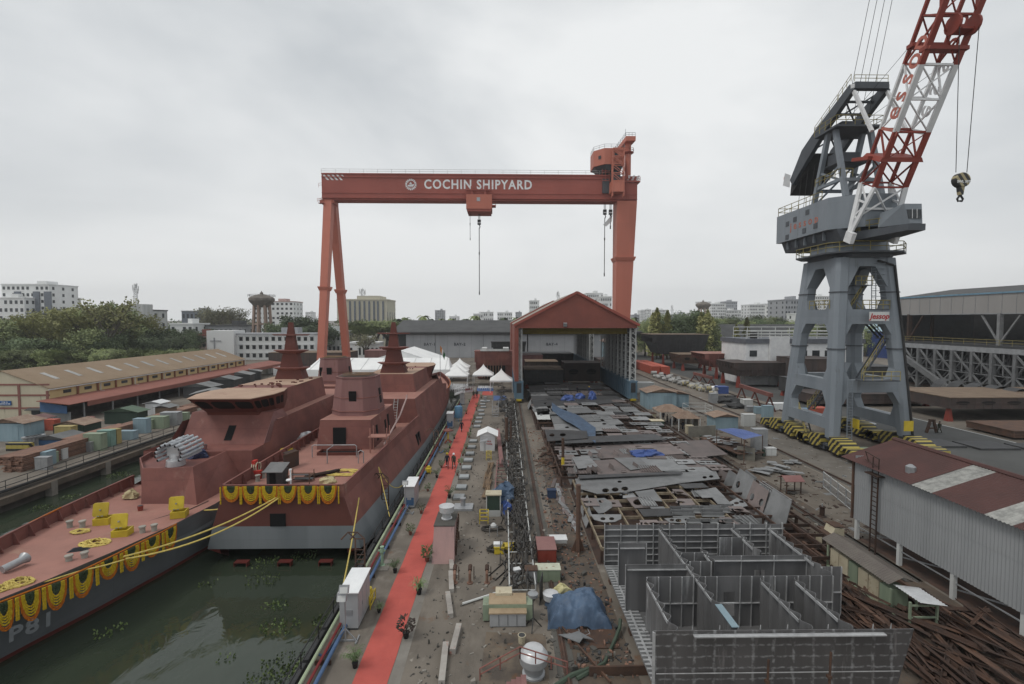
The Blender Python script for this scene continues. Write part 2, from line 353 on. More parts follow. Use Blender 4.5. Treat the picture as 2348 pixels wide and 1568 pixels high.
 # ================================================================ warships
def poly_edge(rows,z):return rows
def warship(center,label):
 """station d is metres aft of the mast; a is metres towards +X"""
 if center:Yf=lambda d:72-d;Ax=lambda d:-17.1+.016*(72-d-36.7);zf=2.8;za=3.3
 else:Yf=lambda d:64.8+d;Ax=lambda d:-28.6;zf=2.0;za=3.3
 S=lambda d,a,z:Vector((Ax(d)+a,Yf(d),z))
 t=thing('warship',label,'warship',(Ax(0),Yf(0),WZ))
 def bd(m,name,mat,par=None,**k):return m.build(name,mat,par or t,w=True,**k)
 # ---- hull: d, then half width at z for five levels
 #        d     wl(-2.6) low(-.6)  knuckle zk  top ztop
 st=[(35.3,4.9,-.75,5.4,-.72,5.42,1.05,4.72,za),(35.25,4.9,-1.1,5.9,-.75,5.45,1.05,4.72,za),(33,4.9,-2.6,6.45,-.8,5.55,1.0,4.78,za),(25,5.5,-2.6,6.6,-.8,5.75,.9,4.95,za),(12,5.7,-2.6,6.6,-.8,5.95,.7,5.2,za),(8.5,5.7,-2.6,6.55,-.8,6.0,.65,5.3,za),(-5,5.5,-2.6,6.1,-.6,5.85,.6,5.25,za),(-15,5.0,-2.6,5.6,-.6,5.5,.7,5.2,2.6),(-21.2,4.6,-2.6,5.0,-.6,5.15,.7,5.15,zf),(-26,4.1,-2.6,4.4,-.6,4.75,.7,4.95,zf),(-30,3.3,-2.6,3.6,-.6,4.15,.8,4.5,zf+.1),(-34,2.3,-2.6,2.6,-.6,3.2,.9,3.7,zf+.2),(-38,1.2,-2.6,1.6,-.6,2.1,1.0,2.65,zf+.3),(-42,.4,-2.6,.65,-.6,1.0,1.1,1.45,zf+.45),(-44.6,.05,-2.6,.1,-.6,.3,1.2,.55,zf+.5),(-45.9,.03,-2.6,.03,-.6,.05,1.2,.06,zf+.55)]
 if not center:st=[(r[0],r[1],r[2],r[1]+(r[3]-r[1])*.35,-1.55 if r[4]>-1 and r[0]<33 else r[4])+r[5:]for r in st]
 rake=lambda d,k:d+(45.9+d<8)*0-(0 if d>-38 else 0)
 def rows(lo,hi,mat_of,name,mat):
  m=MB()
  for s in(-1,1):
   A=[]
   for r in st:
    d,wl,zw,lw,zl,kw,zk,tw,zt=r
    bow=max(0,(-d-36))/10
    pts=[S(d+bow*3.2,s*wl,zw),S(d+bow*2.2,s*lw,zl),S(d+bow*1.2,s*kw,zk),S(d,s*tw,zt)]
    pts.insert(2,pts[1].lerp(pts[2],.55));pts.insert(4,pts[3].lerp(pts[4],.5))
    A.append(pts)
   for i in range(len(A)-1):
    for k in range(lo,hi):m.quad(A[i][k],A[i+1][k],A[i+1][k+1],A[i][k+1])
  return m,A
 m,A=rows(0,1,None,'',None);bd(m,'underwater_hull',antifoul,smooth=True)
 m,_=rows(1,3,None,'',None)
 # transom below the paint line, overhanging the water
 m.quad(S(35.3,-5.4,-.72),S(35.3,5.4,-.72),S(35.3,5.42,1.05),S(35.3,-5.42,1.05))
 m.quad(S(35.3,-5.4,-.73),S(35.3,5.4,-.73),S(33,5.2,-1.2),S(33,-5.2,-1.2))
 bd(m,'hull_side',hullgrey if center else hulldark,smooth=True)
 m=MB()
 for s in(-1,1):
  for i in range(len(st)-1):
   d0,d1=st[i][0],st[i+1][0]
   f=lambda r:(lambda bow:(S(r[0]+bow*1.2,s*r[5],r[6]),S(r[0]+bow*.6,s*(r[5]+r[7])/2,(r[6]+r[8])/2),S(r[0],s*r[7],r[8])))(max(0,(-r[0]-36))/10)
   a,b=f(st[i]),f(st[i+1])
   m.mat(1 if(d1<-21.2 and not center)else 0)
   for k in(0,1):m.quad(a[k],b[k],b[k+1],a[k+1])
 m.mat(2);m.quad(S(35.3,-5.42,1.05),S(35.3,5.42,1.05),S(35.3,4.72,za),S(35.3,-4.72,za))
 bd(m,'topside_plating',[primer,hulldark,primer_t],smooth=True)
 if center:
  m=MB();m.cb(S(35.32,2.2-2.6,1.55),(1.2,.06,1.0));bd(m,'stern_hatch_opening',black)
 else:
  m=MB()
  for s in(1,):
   for i in range(8,len(st)-2):
    f=lambda r:(lambda bow:(S(r[0]+bow*1.2,s*(r[5]+.03),r[6]),S(r[0]+bow*1.25,s*(r[5]+.03-.1*(1 if r[0]<-26 else 0)),r[6]-.35)))(max(0,(-r[0]-36))/10)
    a,b=f(st[i]),f(st[i+1]);m.quad(a[0],b[0],b[1],a[1])
  bd(m,'knuckle_stripe',hullgrey)
  # ---- decks
 m=MB()
 fr=[r for r in st if r[0]<=-21.2]
 for a,b in zip(fr,fr[1:]):m.quad(S(a[0],-a[7],a[8]),S(a[0],a[7],a[8]),S(b[0],b[7],b[8]),S(b[0],-b[7],b[8]))
 bd(m,'foredeck',deckred)
 m=MB();ar=[r for r in st if r[0]>=8.5]
 for a,b in zip(ar,ar[1:]):m.quad(S(a[0],-a[7],za+.002),S(a[0],a[7],za+.002),S(b[0],b[7],za+.002),S(b[0],-b[7],za+.002))
 bd(m,'afterdeck',deckred)
 # ---- bulwarks with frames
 def bulwark(path,h,lean,name,inner=1,step=1.2):
  m=MB()
  for p,q in zip(path,path[1:]):
   n=(q-p).cross(Vector((0,0,1))).normalized()*inner
   up=Vector((0,0,h))+n*lean;th=n*.07
   m.hexa([p,q,q+th,p+th],[p+up,q+up,q+up+th,p+up+th])
   k=max(1,int((q-p).length/step))
   for i in range(k):
    c=p.lerp(q,(i+.5)/k);a=n*.07;dd=(q-p).normalized()*.03
    m.hexa([c+a-dd,c+a+dd,c+a+n*.38+dd,c+a+n*.38-dd],[c+a+up*.92-dd,c+a+up*.92+dd,c+a+up*.92+n*.1+dd,c+a+up*.92+n*.1-dd])
   m.bar(p+up+th*.5+Vector((0,0,.03)),q+up+th*.5+Vector((0,0,.03)),.16,.05)
  return bd(m,name,primer)
 ed=lambda s,ds:[S(r[0],s*r[7],r[8])for r in st if ds(r[0])]
 bulwark(ed(-1,lambda d:d<=-21.2)[::1],.85,0,'bow_bulwark',1 if center else-1)
 if center:bulwark(ed(1,lambda d:d<=-21.2),.85,0,'bow_bulwark',-1)
 aft_l=ed(-1,lambda d:d>=8.5 and d!=35.25);aft_r=ed(1,lambda d:d>=8.5 and d!=35.25)
 k=1 if center else-1
 bulwark(aft_l,.95,.05,'stern_bulwark',k);bulwark(aft_r,.95,.05,'stern_bulwark',-k)
 bulwark([S(35.3,-4.72,za),S(35.3,4.72,za)],.95,.02,'transom_bulwark',-k,9)
 # ---- full-beam block (level one), top at z1
 z1,z2=6.5,9.1
 R4=lambda d0,d1,a0,a1,z:[S(d0,-a0,z),S(d0,a0,z),S(d1,a1,z),S(d1,-a1,z)]
 m=MB();m.mat(0)
 lo=[r for r in st if-16<=r[0]<=8.5]+[(-16.5,0,0,0,0,0,0,5.15,2.4),(-20.1,0,0,0,0,0,0,5.15,zf)]
 for s in(-1,1):
  for a,b in zip(lo,lo[1:]):
   ta=4.8 if a[0]<-15.5 else z1;tb=4.8 if b[0]<-15.5 else z1
   ka,kb=(4.75 if a[0]>-15.5 else 5.0),(4.75 if b[0]>-15.5 else 5.0)
   m.quad(S(a[0],s*a[7],a[8]),S(b[0],s*b[7],b[8]),S(b[0],s*kb,tb),S(a[0],s*ka,ta))
 m.quad(S(8.5,-5.3,za),S(8.5,5.3,za),S(8.4,4.75,z1),S(8.4,-4.75,z1))
 for a0,a1 in((-5.15,-4.1),(2.4,5.15)):m.quad(S(-20.1,a0,zf),S(-20.1,a1,zf),S(-20.1,a1*.97,4.8),S(-20.1,a0*.97,4.8))
 m.quad(S(-20.1,-5,4.3),S(-20.1,5,4.3),S(-14,4.8,4.3),S(-14,-4.8,4.3))
 # sloping face up to the bridge
 m.quad(S(-15.8,-4.5,4.3),S(-15.8,4.0,4.3),S(-13.9,4.2,7.25),S(-13.9,-4.4,7.25))
 m.quad(S(-15.8,-4.5,4.3),S(-13.9,-4.4,7.25),S(-12.4,-4.6,6.5),S(-14,-4.75,4.8))
 m.quad(S(-13.9,-4.4,7.25),S(-13.9,4.2,7.25),S(-12,3.8,7.25),S(-12,-3.8,7.25))
 m.quad(S(-15.8,4.0,4.3),S(-13.9,4.2,7.25),S(-12.4,4.6,6.5),S(-14,4.75,4.8))
 bd(m,'lower_superstructure',primer)
 m=MB();m.quad(S(8.4,-4.75,z1+.004),S(8.4,4.75,z1+.004),S(-14,4.72,z1+.004),S(-14,-4.72,z1+.004));bd(m,'upper_deck',deckred)
 # wing plate beside the bridge
 m=MB();m.plate([S(-15.9,4.05,4.4),S(-14.0,4.25,7.3),S(-12.6,4.45,7.35),S(-12.0,4.8,6.4),S(-14.6,4.95,4.5)],.06);bd(m,'bridge_wing_plate',primer_p)
 # level two, roof z2
 m=MB();m.loft([[S(2.4,-3.6,z1),S(2.4,3.6,z1),S(-12.5,3.6,z1),S(-12.5,-3.6,z1)],[S(2.1,-3.25,z2-.02),S(2.1,3.25,z2-.02),S(-12.5,3.25,z2-.02),S(-12.5,-3.25,z2-.02)]])
 bd(m,'upper_superstructure',primer)
 # bridge: flared band, octagonal front
 def ring(z,f):
  l=lambda a,b:a+(b-a)*f
  h,c,dd,de=l(2.7,3.15),l(3.55,4.05),l(-14.2,-16.5),l(-12.2,-13.6)
  return[S(dd,-h,z),S(dd,h,z),S(de,c,z),S(l(-10.2,-11.2),c,z),S(-9,3.4,z),S(-9,-3.4,z),S(l(-10.2,-11.2),-c,z),S(de,-c,z)]
 m=MB();m.loft([ring(6.6,-.1),ring(7.25,0),ring(z2-.08,1)])
 bridge=bd(m,'bridge',primer_d)
 m=MB();r1=[p+Vector((0,0,0))for p in ring(z2-.06,1.06)];m.loft([r1,[p+Vector((0,0,.08))for p in r1]])
 m.loft([[S(2.1,-3.25,z2-.02),S(2.1,3.25,z2-.02),S(-6.5,3.4,z2-.02),S(-6.5,-3.4,z2-.02)],[S(2.1,-3.25,z2+.03),S(2.1,3.25,z2+.03),S(-6.5,3.4,z2+.03),S(-6.5,-3.4,z2+.03)]])
 bd(m,'roof',roofdeck)
 lo_,hi_=ring(7.25,0),ring(z2-.08,1)
 def win(i,j,f0,f1,v0=.3,v1=.82):
  q=lambda f,v:lo_[i].lerp(lo_[j],f).lerp(hi_[i].lerp(hi_[j],f),v)
  c=.12*(f1-f0);e=.1
  pts=[q(f0+c,v0),q(f1-c,v0),q(f1,v0+e),q(f1,v1-e),q(f1-c,v1),q(f0+c,v1),q(f0,v1-e),q(f0,v0+e)]
  n=(pts[2]-pts[0]).cross(pts[5]-pts[0]).normalized()
  cc=sum((p for p in lo_),Vector())/8
  if n.dot(pts[0]-cc)<0:n=-n
  m=MB();m.loft([[p-n*.02 for p in pts],[p+n*.015 for p in pts]]);bd(m,'window',black,bridge)
 for i,j,fs in((0,1,((.03,.24),(.29,.64),(.69,.97))),(1,2,((.05,.3),(.36,.68),(.74,.95))),(2,3,((.15,.55),(.62,.9))),(7,0,((.08,.32),(.4,.68),(.74,.95))),(6,7,((.1,.38),(.45,.85)))):
  for f in fs:win(i,j,*f)
  # doors and openings in the sloping front
 if not center:
  m=MB();p=[S(-15.6,-.2,4.62),S(-15.6,.55,4.62),S(-14.72,.65,5.98),S(-14.72,-.1,5.98)];n=Vector((0,-.85,.5));m.loft([[q+n*.015 for q in p],[q+n*.04 for q in p]]);bd(m,'door_opening',black)
  # mast
 def sect(z,w,dd=0):return[S(dd-w*.55,-w,z),S(dd-w*.55,w,z),S(dd+w*.55,w,z),S(dd+w*.55,-w,z)]
 m=MB()
 for a,b in(((9.1,1.85),(10.6,1.45)),((10.6,1.28),(12.9,.86)),((12.9,.78),(15.0,.52)),((15.0,.48),(16.65,.28))):
  m.loft([sect(a[0],a[1]),sect(b[0],b[1])])
 mast=bd(m,'mast',primer_d)
 for z,w,th in((15.0,2.45,.12),(12.9,2.2,.42),(10.6,2.35,.45)):
  oc=lambda w,z:[S(.55*w*y,w*x,z)for x,y in((-1,-.35),(-.55,-1),(.55,-1),(1,-.35),(1,.35),(.55,1),(-.55,1),(-1,.35))]if th>.2 else[S(.3*y,w*x,z)for x,y in((-1,-.4),(-.2,-1.6),(.2,-1.6),(1,-.4),(1,.4),(.2,1.6),(-.2,1.6),(-1,.4))]
  m=MB();m.loft([oc(w*(.55 if th>.2 else .9),z-th),oc(w,z),oc(w,z+.06)]);bd(m,'mast_platform',primer,mast)
  # after deckhouse and octagonal tower
 m=MB();m.loft([R4(21.6,11.4,2.95,2.95,za),R4(21.3,11.7,2.65,2.65,6.37)]);dh=bd(m,'deckhouse',primer)
 m=MB();m.loft([R4(21.32,11.68,2.68,2.68,6.37),R4(21.32,11.68,2.68,2.68,6.40)]);bd(m,'deckhouse_roof',deckred)
 if center:
  m=MB();m.cb(S(21.5,-.55,4.75),(1.35,.12,1.75));bd(m,'door_opening',black,dh)
  for d,z,h in((19.4,4.6,1.7),(14.6,4.7,2.0),(15.9,4.5,1.6)):
   m=MB();m.cb(S(d,2.80,z),(.12,.6,h),0,0,R(-5));bd(m,'door_opening',black,dh)
 else:
  m=MB();m.cb(S(11.4,.4,5.0),(1.0,.15,1.9));bd(m,'door_opening',black,dh)
 def octr(w,z,c=.5):return[S(16.7+w*y,w*x,z)for x,y in((-1,-c),(-c,-1),(c,-1),(1,-c),(1,c),(c,1),(-c,1),(-1,c))]
 m=MB();m.loft([octr(2.62,6.4),octr(2.6,6.75),octr(2.15,10.45),octr(2.22,10.5),octr(2.22,10.62)]);tw=bd(m,'exhaust_tower',primer_p)
 m=MB();m.loft([octr(2.0,10.625),octr(2.0,10.66)]);bd(m,'tower_cover',rustd,tw)
 m=MB()
 for k in range(9):m.bar(S(15+.4*k,-1.6+.2*(k%3),10.75+.06*k%.2),S(15.4+.3*k,1.5-.3*(k%2),10.8),.07)
 bd(m,'scaffold_pole',wood,tw)
 for z,w in((6.85,2.66),(8.3,2.44)):
  m=MB();m.loft([octr(w,z),octr(w+.03,z+.04),octr(w-.01,z+.1)]);bd(m,'tower_band',primer,tw)
 for x,dd,nm in((.1,1,'a'),(2.32,0,'b'))if center else((-.2,-1,'a'),(2.32,0,'b'),(-1.7,-.85,'c')):
  m=MB()
  if nm=='b':m.cb(S(16.6,2.38,8.3),(.14,.75,1.7),0,0,R(-6.5))
  else:m.cb(S(16.7+2.40*dd*(1 if nm=='a' else .95),x,8.25),(.8 if nm=='a' else .5,.16,1.75),0,R(7)*dd*(1 if center else-1))
  bd(m,'tower_opening',black,tw)
  # gun house forward
 if not center:
  bot=[S(-25.9,-1.0,1.9),S(-25.9,2.2,1.9),S(-26.2,3.7,1.9),S(-20.1,4.2,1.9),S(-20.1,-4.6,1.9),S(-22.2,-3.7,1.9)]
  mid=[S(-25.2,-1.3,4.75),S(-25.2,1.4,4.75),S(-24.9,2.6,4.75),S(-20.1,2.6,4.75),S(-20.1,-4.3,4.75),S(-22.2,-3.8,4.75)]
  m=MB();m.loft([bot,mid],cap=False);
  inn=[p.lerp(S(-22.4,-.5,4.75),.035)for p in mid];flo=[Vector((p.x,p.y,4.3))for p in inn]
  m.loft([mid,inn,flo],cap=False);m.quad(*flo);bd(m,'gun_deck_house',primer)
  # ---- side door slots (right side)
 if center:
  m=MB()
  for d in(10.2,11.4):m.cb(S(d,5.62,1.75),(.25,.75,1.45),0,0,R(-9))
  bd(m,'side_opening',black)
  # wall ladder
  m=MB()
  for dx in(-.25,.25):m.bar(S(8.9,2.1+dx,za),S(8.45,2.1+dx+.2,z1),.06)
  for i in range(9):m.bar(S(8.9-.05*i,1.85+.022*i,za+.35*i),S(8.9-.05*i,2.35+.022*i,za+.35*i),.04)
  bd(m,'ladder',whiteold)
  # boarding platform and pale pipe
  m=MB();m.cb(S(22.4,3.9,4.95),(2.0,1.4,.08));
  for dd,aa in((21.8,3.1),(23,3.1),(21.8,4.8),(23,4.8)):m.bar(S(dd,aa,za),S(dd,aa,5.9),.09)
  for i in range(5):m.cb(S(21.2-.25*i,4.2,4.8-.3*i),(1.0,.25,.05))
  bd(m,'boarding_platform',deckred)
  m=MB();m.tube([S(23.2,4.6,4.3),S(15,4.3,5.6),S(10.5,4.1,6.9),S(10.2,4.1,7.3)],.1,8);bd(m,'fender_pipe',pm('dull_pink',(.42,.30,.28),rand=0))
  # three red shaft brackets below the stern
  for a in(-3.0,.3,3.4):
   m=MB();m.box(S(36.0,a-.5,-2.4),S(35.6,a-.44,-1.52));m.box(S(36.0,a+.44,-2.4),S(35.6,a+.5,-1.52));m.box(S(36.0,a-.5,-1.52),S(35.5,a+.5,-1.46));bd(m,'shaft_bracket',antifoul)
   # wind-rail frames on the after deck
  m=MB()
  for a0,a1,d0 in((-2.2,2.2,24.5),):
   m.tube([S(d0,a0,za),S(d0,a0,za+1.15),S(d0,a0+.15,za+1.25),S(d0,0,za+1.25),S(d0,a1-.15,za+1.25),S(d0,a1,za+1.1),S(d0,a1,za)],.05,6)
   m.tube([S(d0+2,.05,za),S(d0+2,.05,za+1.3)],.05,6);m.tube([S(d0+2,3.0,za),S(d0+2,3.0,za+1.1),S(d0+2,3.25,za+1.25),S(d0+2,3.5,za+1.1),S(d0+2,3.5,za)],.05,6)
   m.tube([S(d0,-.05,za+1.25),S(d0+2,.05,za+1.3)],.045,6)
  bd(m,'deck_rail',galv)
  m=MB()
  for a,b in((S(22.4,-2,za),S(22.4,2,za)),(S(23.8,-2,za),S(23.8,2,za)),(S(22.4,-2,za),S(23.8,-2,za)),(S(22.4,2,za),S(23.8,2,za))):m.bar(a+Vector((0,0,.15)),b+Vector((0,0,.15)),.08,.3)
  bd(m,'hatch_coaming',primer_d)
  m=MB();m.cb(S(23.1,0,za+.05),(3.9,1.3,.06));bd(m,'hatch_opening',black)
  # bollards
 spots=[(-30.5,-2.6),(-30.5,-1.7),(-31.5,3.3),(-31.2,3.9),(-35.2,2.5),(-35.6,1.9)]if not center else[(31.5,-3.9),(30.6,-3.9),(26.5,-3.7),(25.6,-3.7)]
 for d,a in spots:
  z=zf+.05 if d<0 else za
  m=MB();m.lathe([(.2,0),(.17,.1),(.17,.42),(.22,.46),(.22,.55),(.1,.58)],S(d,a,z),12);bd(m,'bollard',pm('bollard_grey',(.34,.32,.28),rand=0),smooth=True)
  # garland-free small deck clutter welded on
 m=MB()
 for k in range(26):
  d=random.uniform(-9,1.5);a=random.uniform(-2.8,2.8)
  if abs(a)<2.3 and abs(d)<1.4:continue
  m=MB();m.cb(S(d,a,z2+.1),(random.uniform(.1,.5),random.uniform(.1,.4),random.uniform(.08,.22)),random.random()*3);bd(m,'roof_fitting',primer_d)
 return t,S
stern_ship,SC=warship(True,'red primer warship with grey lower hull, its square stern hung with garlands')
bow_ship,SL=warship(False,'red primer warship with dark grey bow pointing at the viewer, yellow hatches open')
za=3.3
# hatches on the bow ship's foredeck
for i,(u,v,rz)in enumerate(((238,1200,.2),(281,1228,.2),(412,1184,.25))):
 c=G(u,v,2.1);M=Euler((0,0,rz)).to_matrix()
 q=lambda x,y,z:c+M@Vector((x,y,z))
 m=MB()
 o=[q(-.5,-.4,0),q(.5,-.4,0),q(.5,.4,0),q(-.5,.4,0)];up=Vector((0,0,.5))
 inn=[q(-.42,-.32,.5),q(.42,-.32,.5),q(.42,.32,.5),q(-.42,.32,.5)]
 m.loft([o,[p+up for p in o],inn,[p-up*.8 for p in inn]],cap=False);m.quad(*[p-up*.8 for p in inn])
 h=m.build('deck_hatch',yellow,bow_ship,w=True)
 m=MB();a=[q(x,y-.08*0,z)for x,y,z in((-.5,.42,.62),(-.42,.42,.52),(.42,.42,.52),(.5,.42,.62),(.5,.60,1.38),(.42,.62,1.46),(-.42,.62,1.46),(-.5,.60,1.38))]
 a=[p+M@Vector((-.25,-.3,0))for p in a]
 m.plate(a,.07);m.build('lid',yellow,h,w=True)
 m=MB();m.lathe([(.06,0),(.06,.08)],q(-.25,.08,.95),8);m.bar(q(-.45,.06,.55),q(-.3,.06,.55),.06);m.bar(q(-.2,.06,.55),q(-.05,.06,.55),.06);m.build('hinge',galv,h,w=True)
 # rocket launcher on the gun deck
c=G(403,1066,4.32);t=thing('rocket_launcher','silver multi-barrel rocket launcher on the gun deck of the bow-on warship','launcher',c)
m=MB();m.lathe([(.75,0),(.7,.5),(.5,.6),(.45,1.0)],(0,0,0),14);m.box((-.5,-.35,.9),(.5,.5,1.6));m.build('pedestal',silver,t,smooth=True)
for k in range(12):
 a=R(-35+250*k/11);x,z=-1.05*math.cos(a)*1.05,1.25+math.sin(a)*.85
 m=MB();y0=-.9
 m.tube([(x,y0,z-.1),(x+.25,y0+.5,z),(x+.7,y0+1.9,z+.28)],[.135,.12,.12],10)
 for f in(.2,.5,.8):m.tube([(x+.7*f-.02,y0+1.9*f-.05,z-.1+.38*f),(x+.7*f+.02,y0+1.9*f+.05,z-.1+.38*f+.02)],.16,10)
 b=m.build('barrel',pm('launcher_grey',(.40,.42,.44),(.30,.32,.34),2,.45,rand=.1),t,smooth=True)
 m=MB();m.tube([(x-.005,y0-.02,z-.1),(x,y0+.01,z-.1)],.11,10);m.build('muzzle',black,b)
def crumple(name,label,cat,c,sz,mat,seed=1,n=18,amp=.18,group=None,rz=0):
 rnd=random.Random(seed);m=MB();rings=[]
 ph=[rnd.random()*6.28 for _ in range(8)]
 for i in range(8):
  f=i/7;r=math.cos(f*1.5)**.7 if i<7 else .02;z=math.sin(f*1.57)
  rings.append([((r*(1+amp*math.sin(3*a+ph[0]+i)+amp*.8*math.sin(7*a+ph[1]+i*.7)+rnd.uniform(-.07,.07)))*math.cos(a)*sz[0]/2,(r*(1+amp*math.sin(4*a+ph[2]-i)+amp*.7*math.sin(6*a+ph[3])+rnd.uniform(-.07,.07)))*math.sin(a)*sz[1]/2,max(0,z*sz[2]*(1+amp*math.sin(2*a+ph[4])+rnd.uniform(-.05,.05))if i else 0))for a in[2*math.pi*j/n for j in range(n)]])
 m.loft(rings);return m.build(name,mat,None,label=label,cat=cat,group=group,loc=c,rz=rz)
crumple('tarpaulin','crumpled dark blue sheet beside the silver rocket launcher','tarpaulin',G(452,1048,4.32),(1.9,1.2,.8),pm('navy_sheet',(.03,.04,.10),(.02,.03,.07),3,.6),3)
crumple('sack','cream cloth sack slumped against the bulwark of the bow-on warship','sack',G(300,1140,2.1),(1.2,.8,.6),pm('cream_cloth',(.5,.44,.26),(.4,.34,.2),3,.9),5)
def bucket(u,v,z,label,mat):
 t=thing('paint_bucket',label,'bucket',G(u,v,z));m=MB();m.lathe([(.17,0),(.2,.4),(.22,.42)],(0,0,0),12);m.build('tub',mat,t);m=MB();m.lathe([(.18,.41),(.18,.425)],(0,0,0),12);m.build('contents',steeldk,t)
bucket(322,1171,2.0,'small red paint bucket on the foredeck near the gun deck house',jib_red)
bucket(470,1029,4.35,'small pink bucket on the gun deck behind the blue sheet',primer_p)
def coil(name,label,c,rx,ry,n,r,mat,seed,cat='rope',group=None,flat=.35):
 rnd=random.Random(seed);pts=[]
 for i in range(n*14):
  a=2*math.pi*i/14;k=.45+.55*rnd.random()if i%5==0 else None
  rr=.35+.65*abs(math.sin(i*.37+seed));pts.append((rx*rr*math.cos(a)+rnd.uniform(-.05,.05),ry*rr*math.sin(a)+rnd.uniform(-.05,.05),r+flat*(1-rr)*rnd.random()+rnd.random()*.05))
 m=MB();m.tube(pts,r,5);return m.build(name,mat,None,label=label,cat=cat,group=group,loc=c)
coil('rope_coil','big heap of yellow rope before the middle yellow hatch',G(218,1247,2.15),.95,.6,9,.045,yrope,2)
coil('rope_coil','flat ring of yellow rope near the bulwark of the bow-on warship',G(183,1220,2.15),.65,.35,4,.045,yrope,4,flat=.1)
coil('rope_coil','bundle of yellow rope on the foredeck by the grey air duct',G(42,1338,2.3),.75,.55,8,.045,yrope,6)
coil('rope_coil','yellow rope bundle cut off by the edge of the view on the bow',G(4,1352,2.3),.5,.4,7,.045,yrope,8)
m=MB();m.tube([G(5,1306,2.55),G(48,1285,2.65),G(58,1278,2.7)],[.22,.22,.36],12);m.build('air_duct',galv,smooth=True,label='grey round air duct lying on the foredeck between rope bundles',cat='duct')
m=MB()
for k in range(10):
 a=G(155+k*4.5,1268-k*.6,2.2);b=G(172+k*4.5,1256-k*.6,2.2);m.bar(a,b,.16,.05)
m.build('slatted_panel',pm('dark_slat',(.05,.052,.065),rand=0),label='dark slatted panel lying flat on the foredeck',cat='panel')
def rope(label,pts,r=.05,mat=None,name='mooring_rope',cat='rope',group=None):
 m=MB();m.tube(pts,r,6);return m.build(name,mat or yrope,label=label,cat=cat,group=group)
hole=SC(35.4,-.35,3.4)
rope('upper yellow mooring rope crossing from the square stern to the bow ship',sag(hole,G(283,1276,2.4),.45,20),.055)
rope('lower yellow mooring rope crossing from the square stern to the bow ship',sag(hole+Vector((.15,0,-.05)),G(288,1281,2.3),.75,20),.055)
rope('yellow mooring rope running from the square stern behind the dark bow',sag(SC(35.4,-1.9,3.3),SL(-27,4.5,1.9),.25),.05)
rope('long yellow mooring rope from the stern quarter down to the quay ladder',sag(SC(33.6,5.3,2.6),G(786,1345,.8),.25),.05)
rope('slanting yellow rope from the hull side down to the quay pipes',[SC(27.5,5.2,3.2),G(893,1184,.6)],.035)
rope('slack yellow rope from the hull side to the tall grey cabinet',sag(SC(27.5,5.2,3.25),G(925,1110,1.2),1.0),.035)
rope('yellow rope snaking across the foredeck from a bollard to the rope ring',[G(120,1295,2.1),G(152,1275,2.1),G(180,1254,2.1),G(195,1232,2.1),G(207,1226,2.1)],.045)
rope('yellow rope lying along the deck edge of the bow-on warship',[G(20,1350,2.3),G(110,1332,2.2),G(180,1310,2.15),G(240,1296,2.1),G(285,1283,2.1)],.045)
rope('black cable curving across the foredeck between the yellow hatches',[G(300,1222,2.06),G(340,1195,2.06),G(395,1178,2.06),G(425,1172,2.06),G(478,1148,2.06)],.03,hose_m,'cable','cable')
# garlands
def garland(pl,pr,drop,n_y,label,name,outn,leafy=True):
 """hangs between two points; strands in nested loops, outer two orange"""
 drop*=random.uniform(.86,1.12);sk=random.uniform(-.12,.12)
 t=thing(name,label,'garland',(pl+pr)/2);c=(pl+pr)/2;ax=(pr-pl);w=ax.length/2;ax.normalize()
 def strand(k,r,mat,nm):
  f=k;pts=[]
  for i in range(19):
   a=math.pi*i/18;x=-math.cos(a)*w*f;z=-math.sin(a)**.8*drop*(f**1.25)
   pts.append(c+ax*(x+sk*z*.5+random.uniform(-.012,.012))+Vector((0,0,z))+outn*(.04+.01*(i%2)))
  rs=[r*(1.12 if i%2 else .88)for i in range(19)]
  m=MB();m.tube(pts,rs,6);m.build(nm,mat,t,w=True)
 for k in(1.0,.93):strand(k,.05,orange_m,'orange_strand')
 for k in(.84,.75,.66,.57)[:n_y]:strand(k,.048,yflower,'yellow_strand')
 if leafy:
  m=MB()
  for k in(.40,.32,.22,.12):
   pts=[c+ax*(-math.cos(math.pi*i/10)*w*k)+Vector((0,0,-math.sin(math.pi*i/10)**.8*drop*(k**1.1)*.98))+outn*.04 for i in range(11)]
   m.tube(pts,[.05*(1.3 if i%2 else .8)for i in range(11)],5)
  m.build('leaf_strand',leafdark,t,w=True)
 return t
def drop_strand(p,ln,label,outn):
 m=MB();n=12;m.tube([p+outn*.05-Vector((0,0,ln*i/n))for i in range(n+1)],[.05*(1.15 if i%2 else .85)for i in range(n+1)],6)
 return m.build('garland_strand',yflower,label=label,cat='garland',group='single yellow flower strands hanging between garlands')
nrm=Vector((0,-1,0))
for i,a in enumerate((-3.85,-2.35,-.95,.5,2.05,3.55)):
 where=('at the far end of the square stern beside the dark bow','on the square stern, second from the dark bow','on the square stern where the yellow ropes come out','on the square stern, fourth from the dark bow','on the square stern, second from the quay side','on the square stern at its quay side')[i]
 garland(SC(35.42,a-.62,za+.95),SC(35.42,a+.62,za+.95),1.3,4,'looped marigold garland '+where,'flower_garland',nrm)
for a in(-4.65,-3.15,-3.05,-1.68,-1.58,-.25,-.12,1.28,1.4,2.75,2.88,4.35):drop_strand(SC(35.42,a,za+.9),1.35,'single yellow flower strand hanging on the square stern between looped garlands',nrm)
bowpts=[(402,1203),(365,1223),(318,1245),(268,1270),(212,1297),(152,1325),(92,1347),(30,1370),(-30,1393)]
bp=[G(u,v,2.15)for u,v in bowpts]
